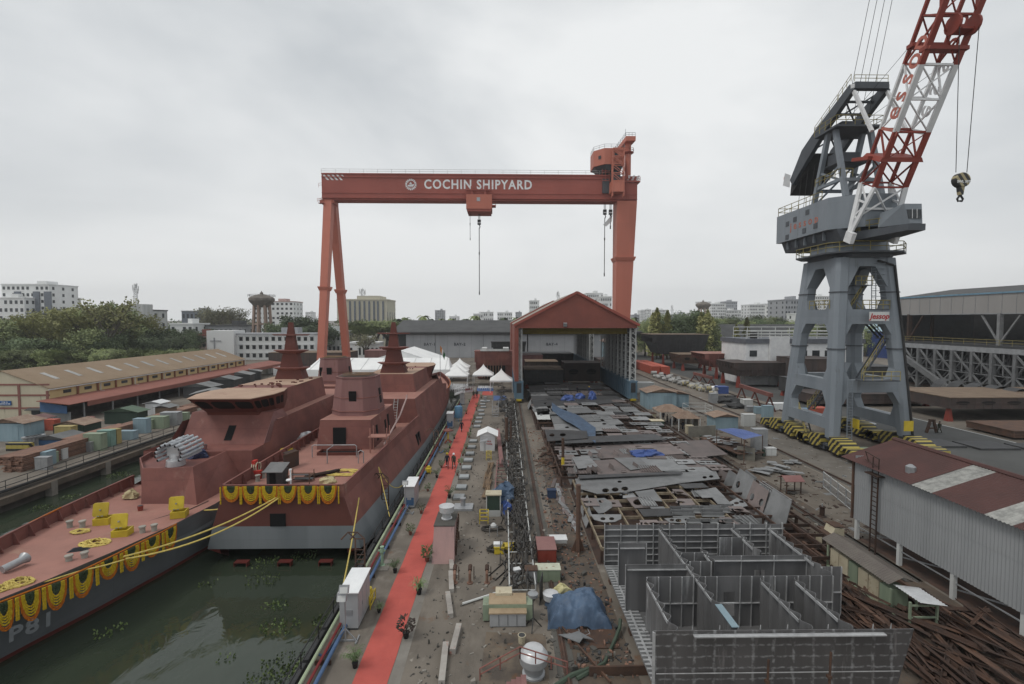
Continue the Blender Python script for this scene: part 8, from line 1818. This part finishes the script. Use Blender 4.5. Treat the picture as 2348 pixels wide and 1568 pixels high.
# ================================================================ far quay objects
t=thing('quay_railing','black railing with pipe along the far quay edge','railing',(QL,60,0));m=MB();railing(m,[(QL-.4,30,0),(QL-.4,118,0)],1.1,.04,2.2,1,4);m.build('rail',blackp,t,w=True);m=MB();m.tube([(QL-.1,30,.2),(QL-.1,118,.2)],.16,6);m.build('pipe',blackp,t,w=True);m=MB();m.box((QL-.1,30,-.9),(QL+.7,118,-.25));m.build('kerb_beam',pm('weathered_ledge',(.14,.11,.085),(.09,.075,.06),.6,.9,dirt=(.28,.26,.23),damt=.35),t,w=True)
for i,y in enumerate((44,51.5,58.5,66,74,83,92)):m=MB();m.box((QL+.05,y-.35,-6),(QL+.75,y+.35,-.3));m.build('quay_pile',concrete,label=ORD[i]+' pale concrete pile under the far quay, counting from the nearest',cat='pile')
for lab,u,v,w,d,h,mt in(('pale green cabinet, largest on the far quay edge',212,1034,2.5,1.6,2.3,green_l),('teal cabinet next to the pale green one on the far quay',239,1025,2,1.4,2.3,pm('teal_cab',(.22,.36,.31))),('ochre cabinet next to the teal one on the far quay',257,1020,1.5,1.3,2.2,pm('ochre_cab',(.38,.31,.13))),('low grey cabinet before the pale green one',194,1036,1.8,1.2,1.3,galv),('low pale blue cabinet beside railing on the far quay',289,1009,2.4,1.4,1.3,blue_l),('tall pale blue cabinet further along the far quay',321,994,2.2,1.5,2.3,blue_l),('grey white-topped cabinet on the far quay',387,976,3,2,2.2,galv),('pale green cabinet behind the grey white-topped one',356,983,3,2,1.9,green_l),('pale blue wide cabinet nearest on the far quay',82,1069,2.7,2,1.7,blue_l),('grey cabinet before the pale blue wide one',95,1078,1.6,1,1.5,galv),('small green cabinet behind the grey one',113,1062,1.2,1,1.3,green_l),('white cage box beside the green cabinet',130,1054,1.6,1.2,1.3,whiteold),('mustard cabinet beside the planks on the far quay',145,1009,2.6,1.6,2,pm('ochre_cab',(.38,.31,.13))),('red-orange double bin near the store shed',105,987,3,1.6,1.7,cored),('pale block with hazard stripes on the far quay',40,1034,3.2,1.2,1.0,hz_m),('round-topped pale green tank box on the far quay',339,984,1.6,1.4,1.5,green_l),('green cabinet group near the bridge wing',408,968,3,1.5,1.6,green_l)):
 simplebox('quay_cabinet',lab,'cabinet',u,v,w*.92,d*.62,h*.95,mt,0,dust if i%2 else None)
hut('dark green hut with pitched green roof on the far quay',278,972,5.4,2.2,2.0,green_d,pm('green_roof',(.10,.15,.10),(.085,.125,.09),1,.7));hut('small white hut with tilted white roof on the far quay',351,955,2.6,2,2.4,white,white);hut('brown and cream hut beside the small white hut',372,957,2.4,2,1.8,pm('hut_brown',(.24,.18,.13)),greysheet);hut('white flat hut at the view edge by the store shed',20,962,5.5,4,2.2,whiteold,whiteold);hut('pale blue kiosk with sheet roof at the view edge',14,1012,5,3,2.6,blue_l,rustroof);hut('white and yellow kiosk beside the pale blue one',56,990,3.4,3,1.8,white,pm('dull_maroon',(.16,.09,.085)));hut('low stall with rusty white roof between bins and sunshade',158,998,4.5,3,1.6,green_d,rustroof);hut('low blue stack under a grey sheet roof on the far quay',117,1023,5,3,.9,pm('cab_blue',(.06,.13,.25)),greysheet)
for i,(u,v)in enumerate(((452,912),(507,893),(545,880),(478,930),(570,872))):hut('dark hut with grey corrugated roof behind the bow ship, '+ORD[i]+' of its row',u,v,6,4,2.4,steeldk,greysheet,.1*i)
rd=random.Random(9)
for i,(u,v,ln,h)in enumerate(((30,1082,10,1.8),(95,1045,8,1.2),(160,1033,9,1.7),(190,1015,7,1.2),(283,992,8,1.4),(350,968,10,1.0),(425,940,14,.9),(10,1066,5,1.0))):
 t=thing('plank_stack','stack of reddish scaffold planks on the far quay, '+ORD[i]+' in the list along the edge','planks',G(u,v));t['label']=('long reddish plank stack nearest the viewer on the far quay','plank stack behind the pale blue wide cabinet','tall plank stack beside the low grey cabinet','plank stack between mustard and pale green cabinets','plank stack behind the ochre cabinet','low plank stack before the brown hut','long low planks beside the dark huts','short plank stack at the view edge')[i]
 for k in range(int(h/.2)):m=MB();[m.box((-1.1+.37*j,rd.uniform(-.2,.2),.2*k),(-.76+.37*j,ln+rd.uniform(-.4,.3),.2*k+.15))for j in range(6)];m.build('plank_layer',plank,t)
for i in range(5):c=G(60+9*i,1027-1.5*i);m=MB();m.lathe([(.5,0),(.3,.2),(.28,1.2),(.45,1.3),(.45,1.5)],(0,0,0),12);m.build('mooring_bollard',galv,label='grey bollard standing in the short row beside the blue stack',cat='bollard',group='grey bollards on the far quay',loc=c)
# water plants
rd=random.Random(20);wl=pm('hyacinth_leaf',(.11,.15,.045),(.06,.09,.03),3,.55,rand=.3)
for i,(u,v,r,n)in enumerate(((600,1330,1.1,60),(632,1388,.7,40),(645,1438,.9,70),(660,1530,1.3,110),(625,1550,1.2,80),(695,1535,.8,60),(745,1425,.7,90),(700,1275,.9,50),(610,1290,1.0,60),(255,1450,.8,40),(480,1340,.6,20),(260,1310,.4,16),(100,1165,.9,60),(275,1090,1.2,90),(160,1140,.7,40),(520,1510,.5,14))):
 m=MB()
 for k in range(n):
  a=rd.random()*6.28;q=r*rd.random()**.6;c=Vector((q*math.cos(a)*1.3,q*math.sin(a),.02));d=Vector((rd.uniform(-1,1),rd.uniform(-1,1),rd.uniform(.3,1.3))).normalized();s=d.orthogonal().normalized()*.055;e=c+d*rd.uniform(.12,.26);m.quad(c,c.lerp(e,.5)+s,e,c.lerp(e,.5)-s)
 c=G(u,v,WZ);m.build('water_plant',wl,label=('floating green water plants, larger raft at the near quay wall' if i in(3,4,5,6)else 'small floating clump of green water plants'),cat='water plants',group='water plant rafts by the near quay wall' if i in(3,4,5,6)else 'small floating plant clumps',loc=c)
 # ================================================================ town behind the yard
def bld(lab,u0,u1,vt,Y,dep,wm,fl,cols,own=False,roofm=None,fh=.45,name='town_building'):
 a,b=P(u0,vt,Y),P(u1,vt,Y);x0,x1,h=a.x,b.x,a.z;t=thing(name,lab,'building',((x0+x1)/2,Y,0));m=MB();m.box((x0,Y,0),(x1,Y+dep,h));m.build('wall',wm,t,w=True)
 m=MB();m.box((x0-.3,Y-.3,h),(x1+.3,Y+dep+.3,h+.7));m.cb((x0+(x1-x0)*.65,Y+dep/2,h+1.8),((x1-x0)*.2,dep*.4,2.6));m.build('roof',roofm or wm,t,w=True)
 fz=h/fl;cw=(x1-x0)/cols;m=MB()
 for i in range(fl):
  for j in range(cols):
   if not own and(i*7+j*3+int(u0))%11==0:continue
   q=((x0+cw*(j+.25),Y-.12,fz*(i+.3)),(x0+cw*(j+.75),Y+.05,fz*(i+.3+fh)))
   if own:m=MB();m.box(*q);w_=m.build('window',glass_d,t,w=True);m=MB();m.box((q[0][0]-.2,Y-.7,q[1][2]+.1),(q[1][0]+.2,Y,q[1][2]+.25));m.build('hood',galv,w_,w=True)
   else:m.box(*q)
 if not own:
  for i in range(fl):
   for j in range(max(2,int(dep/6))):y=Y+dep*(j+.3)/max(2,int(dep/6));xs=x1 if x1<0 else x0;m.box((xs-.1,y,fz*(i+.3)),(xs+.1,y+1.6,fz*(i+.75)))
  m.build('glazing',glass_d,t,w=True)
 return t
bone=pm('bone_wall',(.74,.75,.75),(.66,.67,.66),.05,.8,rand=.06);crm=pm('cream_tower',(.56,.53,.43),(.5,.47,.38),.05,.8,rand=.05);gwall=pm('grey_wall',(.36,.37,.39),rand=.15);pinkw=pm('pink_wall',(.52,.38,.35),rand=.1);slate=pm('slate_wall',(.16,.18,.21),rand=.1)
b_=bld('tall white tower block with grey bay strips at the view edge',3,112,653,330,22,bone,9,10);
for u,w in((45,9),(105,9),(140,10)):q=P(u*.72,700,329);m=MB();m.box((q.x,329.2,8),(q.x+w*.45,330,36));m.build('bay_strip',slate,b_,w=True)
bld('white annex standing before the tower block',-30,55,684,322,8,bone,6,7);bld('low white block to the side of the tower block',112,142,683,340,15,bone,7,3);bld('grey blue shop block with sign below the tower block',60,118,719,300,15,slate,2,5);bld('low white house under the annex',-10,90,735,270,18,whiteold,2,9,roofm=tarroof)
t=bld('long pale institute building behind the big trees',165,330,712,265,18,whiteold,4,14,roofm=tarroof);m=MB();a=P(297,697,262);m.box((a.x,262,0),(P(325,697,262).x,270,a.z));m.build('stair_tower',whiteold,t,w=True)
def mast(lab,u,vt,vb,Y,w):
 p,q=P(u,vb,Y),P(u,vt,Y);t=thing('radio_mast',lab,'mast',p);m=MB();H_=q.z-p.z
 for a in(0,2.1,4.2):m.bar((w*math.cos(a),w*math.sin(a),0),(w*.5*math.cos(a),w*.5*math.sin(a),H_),.16)
 for k in range(9):z=H_*k/9;[m.bar((w*(1-.5*k/9)*math.cos(a),w*(1-.5*k/9)*math.sin(a),z),(w*(1-.5*(k+1)/9)*math.cos(a+2.1),w*(1-.5*(k+1)/9)*math.sin(a+2.1),z+H_/9),.1)for a in(0,2.1,4.2)]
 m.build('lattice',galv,t);m=MB();[m.cb((w*1.1*math.cos(k),w*1.1*math.sin(k),H_*(.6+.38*((k*.37)%1))),(.35,.35,1.8))for k in range(12)];m.build('antenna_frame',bone,t)
mast('telephone mast on the institute stair tower',312,651,698,264,1.1);mast('telephone mast on the cream tower',831,663,687,303,1.6);mast('telephone mast behind the shelter ridge',1279,668,700,420,1.2);mast('thin lattice mast beside the far water tower',1540,700,733,620,1.5)
bld('slate building with flat light roof behind the lattice frames',416,463,714,400,25,slate,3,5,roofm=galv);bld('white hall with grey roof behind the school block',470,555,748,262,20,gwall,2,8,roofm=tarroof);bld('pale blue white house beside the grey-roofed hall',390,442,744,252,14,bone,3,4)
bld('brown-shaded row house by the dark trees',430,475,770,235,10,pinkw,3,3,roofm=redroof)
s_=bld('white school block with three rows of windows behind the mast',530,722,768,205,12,bone,3,13,True,roofm=gwall);m=MB();a,b=P(473,758,203),P(535,758,203);m.box((a.x,203,0),(b.x,212,a.z));m.build('stair_block',bone,s_,w=True);m=MB();m.box((a.x+3,202.8,2),(a.x+3.4,203,9.5));m.box((a.x+1.5,202.8,8),(a.x+6,203,8.3));m.build('cross_frame',gwall,s_,w=True)
bld('white and pink flats behind the water tower',580,672,692,430,20,bone,8,9,roofm=pinkw);bld('low white house beyond the gantry legs',690,790,762,235,12,whiteold,2,10);bld('long low white wall building behind the marquee',800,868,788,205,8,bone,1,7)
c_=bld('cream office tower with dark window slots and crown',772,886,688,300,24,crm,1,1,fh=.01);m=MB();a=P(818,678,301);m.box((a.x,301,0),(a.x+14,318,a.z));m.build('crown_block',crm,c_,w=True)
for u in(800,811,822,833,844,855,864,876):q=P(u,700,299.7);m=MB();m.box((q.x,299.6,5),(q.x+1.0,300,28.5));m.build('window_slot',slate,c_,w=True)
far=((997,1017,712,800,11,4),(1085,1106,720,600,4,5),(1100,1130,716,650,4,7),(1140,1174,717,700,5,8),(1182,1196,716,900,9,4),(1215,1236,690,520,8,5),(1345,1382,673,450,9,8),(1376,1402,681,430,8,6),(1450,1466,722,900,6,4),(1468,1478,712,1000,11,3),(1478,1492,710,1000,12,4),(1502,1528,711,850,9,6),(1545,1580,722,500,3,8),(1590,1612,718,600,5,5),(1632,1664,697,620,10,8),(1655,1698,712,640,7,12),(1660,1690,692,660,11,7),(1718,1760,699,600,9,12),(1752,1790,697,620,9,9),(1784,1812,700,420,8,7),(1800,1850,688,330,9,8),(1858,1905,680,520,13,9),(1850,1880,720,300,5,5),(700,715,716,1100,8,4),(505,530,725,700,4,5),(1030,1050,726,700,3,5),(1240,1262,712,480,5,5))
side=('beyond the bow of the square-stern ship','behind the workshop roof','over the shelter ridge','between gantry leg and water tower','by the far water tower','near the portal crane','behind the portal crane legs')
for i,(u0,u1,vt,Y,fl,co)in enumerate(far):bld(('hazy pale town block %s, %s in line'%('behind the workshop roof' if u0<1300 else 'over the shelter and gantry leg' if u0<1420 else 'past the gantry leg' if u0<1700 else 'by the portal crane',ORD[i])),u0,u1,vt,Y,22,bone if i%4 else gwall,fl,co)
def wtower(lab,u,vt,Y,s):
 c=P(u,733,Y);h=P(u,vt,Y).z;t=thing('water_tower',lab,'water tower',(c.x,Y,0));old=pm('stained_concrete',(.42,.31,.25),(.30,.22,.18),.4,.9,dirt=(.07,.06,.055),damt=.5,streak=1)
 m=MB();m.lathe([(3.4*s,h-8.6*s),(6.0*s,h-5.6*s),(6.3*s,h-4.9*s),(6.3*s,h-3.9*s),(5.2*s,h-3*s),(2.4*s,h-2*s),(.8*s,h-1.7*s),(.8*s,h-.9*s),(.3*s,h-.6*s),(.12*s,h)],(0,0,0),20);m.build('tank',pm('stained_tank',(.22,.195,.17),(.14,.125,.11),.5,.9,dirt=(.06,.055,.05),damt=.45),t)
 for k in range(8):a=k*.785;m=MB();m.bar((5.2*s*math.cos(a),5.2*s*math.sin(a),0),(3.9*s*math.cos(a),3.9*s*math.sin(a),h-7.6*s),.95*s);m.build('leg',old,t)
 for z in(.3,.6):m=MB();r=(5.2-1.3*z)*s;m.loft([[(r*math.cos(a*.785),r*math.sin(a*.785),z*(h-8*s))for a in range(8)],[(r*math.cos(a*.785),r*math.sin(a*.785),z*(h-8*s)+.9*s)for a in range(8)]]);m.build('ring_beam',old,t)
 m=MB();railing(m,[(6.5*s*math.cos(a*.524),6.5*s*math.sin(a*.524),h-3.2*s)for a in range(13)],1.2*s,.06,3);m.build('gallery_rail',blackp,t)
wtower('stained round water tower before the pink flats',601,667,250,.98);wtower('smaller far water tower above the trees past the gantry leg',1611,687,420,1.0)
# ---------------------------------------------------------------- trees
greens=[pm('foliage_olive',(.36,.355,.14),(.25,.26,.10),9,.7,rand=.42),pm('foliage_mid',(.21,.24,.095),(.12,.155,.065),9,.7,rand=.42),pm('foliage_dark',(.11,.145,.066),(.065,.095,.045),9,.7,rand=.42),pm('foliage_dry',(.18,.175,.10),(.13,.13,.08),9,.7,rand=.42)]
bark=pm('bark',(.12,.10,.08),(.08,.07,.055))
def treeproto(kind,seed,gm):
 rd=random.Random(seed);t=thing('tree','x','tree',(0,0,0));tr=MB();cr=MB()
 def leaf(c,s):
  d=Vector((rd.gauss(0,1),rd.gauss(0,1),rd.gauss(0,.8))).normalized();e=d.orthogonal().normalized()*s*.55;d=d*s;cr.quad(c-d,c-e*.9,c+d,c+e)
 if kind=='palm':
  tr.tube([(0,0,0),(.02,.01,.5),(.05,0,.9)],[.018,.014,.012],6)
  for k in range(17):
   a=k*2.4;l=rd.uniform(.17,.26);up=rd.uniform(-.05,.16);pts=[Vector((.05+l*f*math.cos(a),l*f*math.sin(a),.9+up*f-.22*f*f))for f in(0,.3,.6,.85,1)];w=Vector((-math.sin(a),math.cos(a),-.3))*.035
   cr.loft([[p-w*g,p,p+w*g]for p,g in zip(pts,(.2,1,1,.7,.05))],False,False)
 elif kind=='column':
  tr.tube([(0,0,0),(0,0,.9)],[.02,.008],6)
  for k in range(1500):z=rd.uniform(.08,1);r=.17*(1-z)**.5*(.75+.3*math.sin(z*30+k%3))*rd.random()**.4;a=rd.random()*6.28;leaf(Vector((r*math.cos(a),r*math.sin(a),z)),.028)
 else:
  flat=kind=='umbrella';tips=[]
  tr.tube([(0,0,0),(.01,0,.2),(.02,.01,.36)],[.045,.034,.028],8)
  for k in range(9):
   a=k*2.4+rd.uniform(-.3,.3);r=rd.uniform(.18,.42)if not flat else rd.uniform(.25,.6);z=rd.uniform(.55,.9)if not flat else rd.uniform(.66,.85);e=Vector((r*math.cos(a),r*math.sin(a),z));b=Vector((.02,.01,.30+.03*(k%3)));mid=b.lerp(e,.5)+Vector((rd.uniform(-.05,.05),rd.uniform(-.05,.05),.05));tr.tube([b,mid,e],[.018,.012,.005],5);tips+=[e,mid.lerp(e,.5)]
   for q in range(2):e2=mid+Vector((rd.uniform(-.2,.2),rd.uniform(-.2,.2),rd.uniform(.02,.2)));tr.tube([mid,e2],[.008,.003],4);tips.append(e2)
  if kind=='broad':tips+=[Vector((rd.uniform(-.36,.36),rd.uniform(-.36,.36),rd.uniform(.2,.6)))for _ in range(16)]
  n=34 if kind=='bare' else 100
  for e in tips:
   R_=rd.uniform(.09,.17)*(1.0 if kind!='bare' else .9);
   for k in range(n):v=Vector((rd.gauss(0,1),rd.gauss(0,1),rd.gauss(0,.6 if not flat else .35)));v=v.normalized()*rd.random()**.35;leaf(e+v*R_,rd.uniform(.015,.03))
 tr.build('trunk',bark,t);cr.build('crown',gm,t);return t
TP={}
def tree(kind,g,lab,u,Y,h,wide=1.0,group=None,z=0):
 k=(kind,g,int(u)%2 if kind=='broad' else 0);x=P(u,733,Y).x
 if k not in TP:TP[k]=treeproto(kind,hash((len(kind),g,k[2]))%97,greens[g]);o=TP[k];o.location=(x,Y,z);o.rotation_euler=(0,0,u);o.scale=(h*wide,h*wide,h)
 else:o=dup(TP[k],(x,Y,z),u,None,None,(h*wide,h*wide,h))
 o['label']=lab;o['group']=group or lab
 return o
kn={0:'yellowish green',1:'mid green',2:'dark green',3:'dry thin-leaved'}
for u,Y,h,g,w,k in((8,172,17,1,1.1,'broad'),(45,178,19,0,1.15,'broad'),(92,176,19,0,1.1,'broad'),(128,184,21,0,1.2,'broad'),(160,190,22,0,1.0,'broad'),(205,182,21,0,1.2,'broad'),(238,186,23,1,1.0,'broad'),(285,190,22,1,1.1,'broad'),(325,196,20,0,1.1,'broad'),(362,186,16,2,1.3,'broad'),(398,182,14,2,1.3,'broad'),(430,200,14,2,.8,'broad'),(22,160,13,2,1.3,'broad'),(70,158,13.5,2,1.4,'broad'),(112,160,13,2,1.3,'broad'),(150,162,12,2,1.2,'broad'),(195,166,14,1,1.2,'broad'),(255,168,15,2,1.2,'broad'),(300,172,14,2,1.2,'broad'),(-25,165,17,1,1.3,'broad'),(340,175,13,2,1.2,'broad')):
 tree(k,g,kn[g]+' broad tree in the dense belt behind the yellow store shed',u,Y,h*(.88 if g==2 else 1.04),w*.86)
for u in range(-20,470,26):tree('broad',1+u%2,'low bushy tree at the foot of the belt behind the store shed',u,150+u%5,8,1.4)
tree('bare',0,'tall sparse tree rising above the belt behind the store shed',245,178,27,.75);tree('bare',3,'thin-leaved dry tree at the edge of the tree belt by the tower block',145,215,24,.8)
for u in(500,520,545,480):tree('bare',3,'bare greyish tree standing between slate building and water tower',u,300+(u%7)*4,26,.9)
for u,Y,h in((655,262,18),(684,250,20),(708,250,20),(728,255,19),(640,240,16),(705,235,15),(735,228,16),(760,250,15)):tree('broad',2,'dark spreading tree between the water tower and the gantry legs',u,Y,h,1.15)
for u,Y,h in((820,262,19),(862,258,19),(840,248,16),(885,262,18)):tree('umbrella',1,'dark spreading tree before the cream office tower',u,Y,h,1.15)
tree('bare',3,'bare small tree beside the marquee',800,215,11);tree('bare',3,'leafless dry tree before the long low white building',838,200,12)
for i,(u,Y,h)in enumerate(((905,300,19),(932,330,20),(952,310,18),(967,300,21),(985,340,19),(1040,330,19),(1062,315,19),(1088,300,21),(1120,330,18),(1180,320,20),(1205,320,20),(1450,320,20),(880,330,20),(1010,350,19),(1150,350,20),(1240,340,19))):tree('palm',1 if i%2 else 2,'coconut palm rising behind the workshop roof',u,Y,h)
for u in range(880,1480,16):tree('broad',1+(u//16)%2,'rounded dark tree in the row behind the workshop roof',u,285+(u*7%60),15+(u*3%4),.9)
for u,Y,h,g,k in((1490,215,18,1,'broad'),(1515,212,20,1,'broad'),(1540,208,21,2,'broad'),(1566,212,22,2,'broad'),(1592,208,22,2,'broad'),(1618,205,20,1,'broad'),(1635,200,14,1,'broad'),(1550,198,13,2,'broad'),(1600,196,13,2,'broad'),(1480,225,14,1,'broad'),(1570,205,17,2,'broad')):tree(k,g,kn[g]+' broad tree in the clump beside the shelter and far water tower',u,Y,h,.8)
for u,Y,h in((1506,205,22),(1530,204,21),(1607,200,20),(1622,198,21),(1633,202,18),(1688,200,15),(1712,215,18),(1496,206,20)):tree('column',0,'slim columnar mast tree before the dark halls',u,Y,h,1.0)
for u in range(1640,2080,14):tree('broad',1+(u//14)%2,'rounded tree in the row behind the dark halls',u,300+(u*5%50),17+(u*3%5),.95)
for u in(1880,1900,1840,1985,2020):tree('broad',1,'green tree seen between the portal crane legs',u,215+u%9,15,.8)
for u in range(-60,480,22):tree('broad',2,'rounded tree before the town buildings behind the store shed belt',u,232+(u*7%20),13,1.0)
m=MB();rd=random.Random(2)
for k in range(26000):
 x=rd.uniform(-900,1000);y=430+rd.random()*140+60*math.sin(x*.01);z=(12+4*math.sin(x*.045)+2.5*math.sin(x*.16+y))*rd.random()**.5;c=Vector((x,y,z));d=Vector((rd.gauss(0,1),rd.gauss(0,1),rd.gauss(0,.7))).normalized()*rd.uniform(.8,1.9);e=d.orthogonal().normalized()*rd.uniform(.5,1.2);m.quad(c-d,c-e,c+d,c+e)
m.build('treeline',greens[2],kind='stuff',label='far dark tree line along the horizon',cat='trees')
# ---------------------------------------------------------------- air
hzm=bpy.data.materials.new('haze_air');hzm.use_nodes=True;_t=hzm.node_tree;_t.nodes.remove(_t.nodes['Principled BSDF']);_v=_t.nodes.new('ShaderNodeVolumePrincipled');_v.inputs['Color'].default_value=(.86,.88,.9,1);_v.inputs['Density'].default_value=.00028;_v.inputs['Anisotropy'].default_value=.2
_t.links.new(_v.outputs[0],_t.nodes['Material Output'].inputs['Volume'])
m=MB();m.box((-1400,-125,-9),(1600,1200,90));m.build('haze',hzm,kind='stuff',label='thin grey haze over the whole yard',cat='haze')
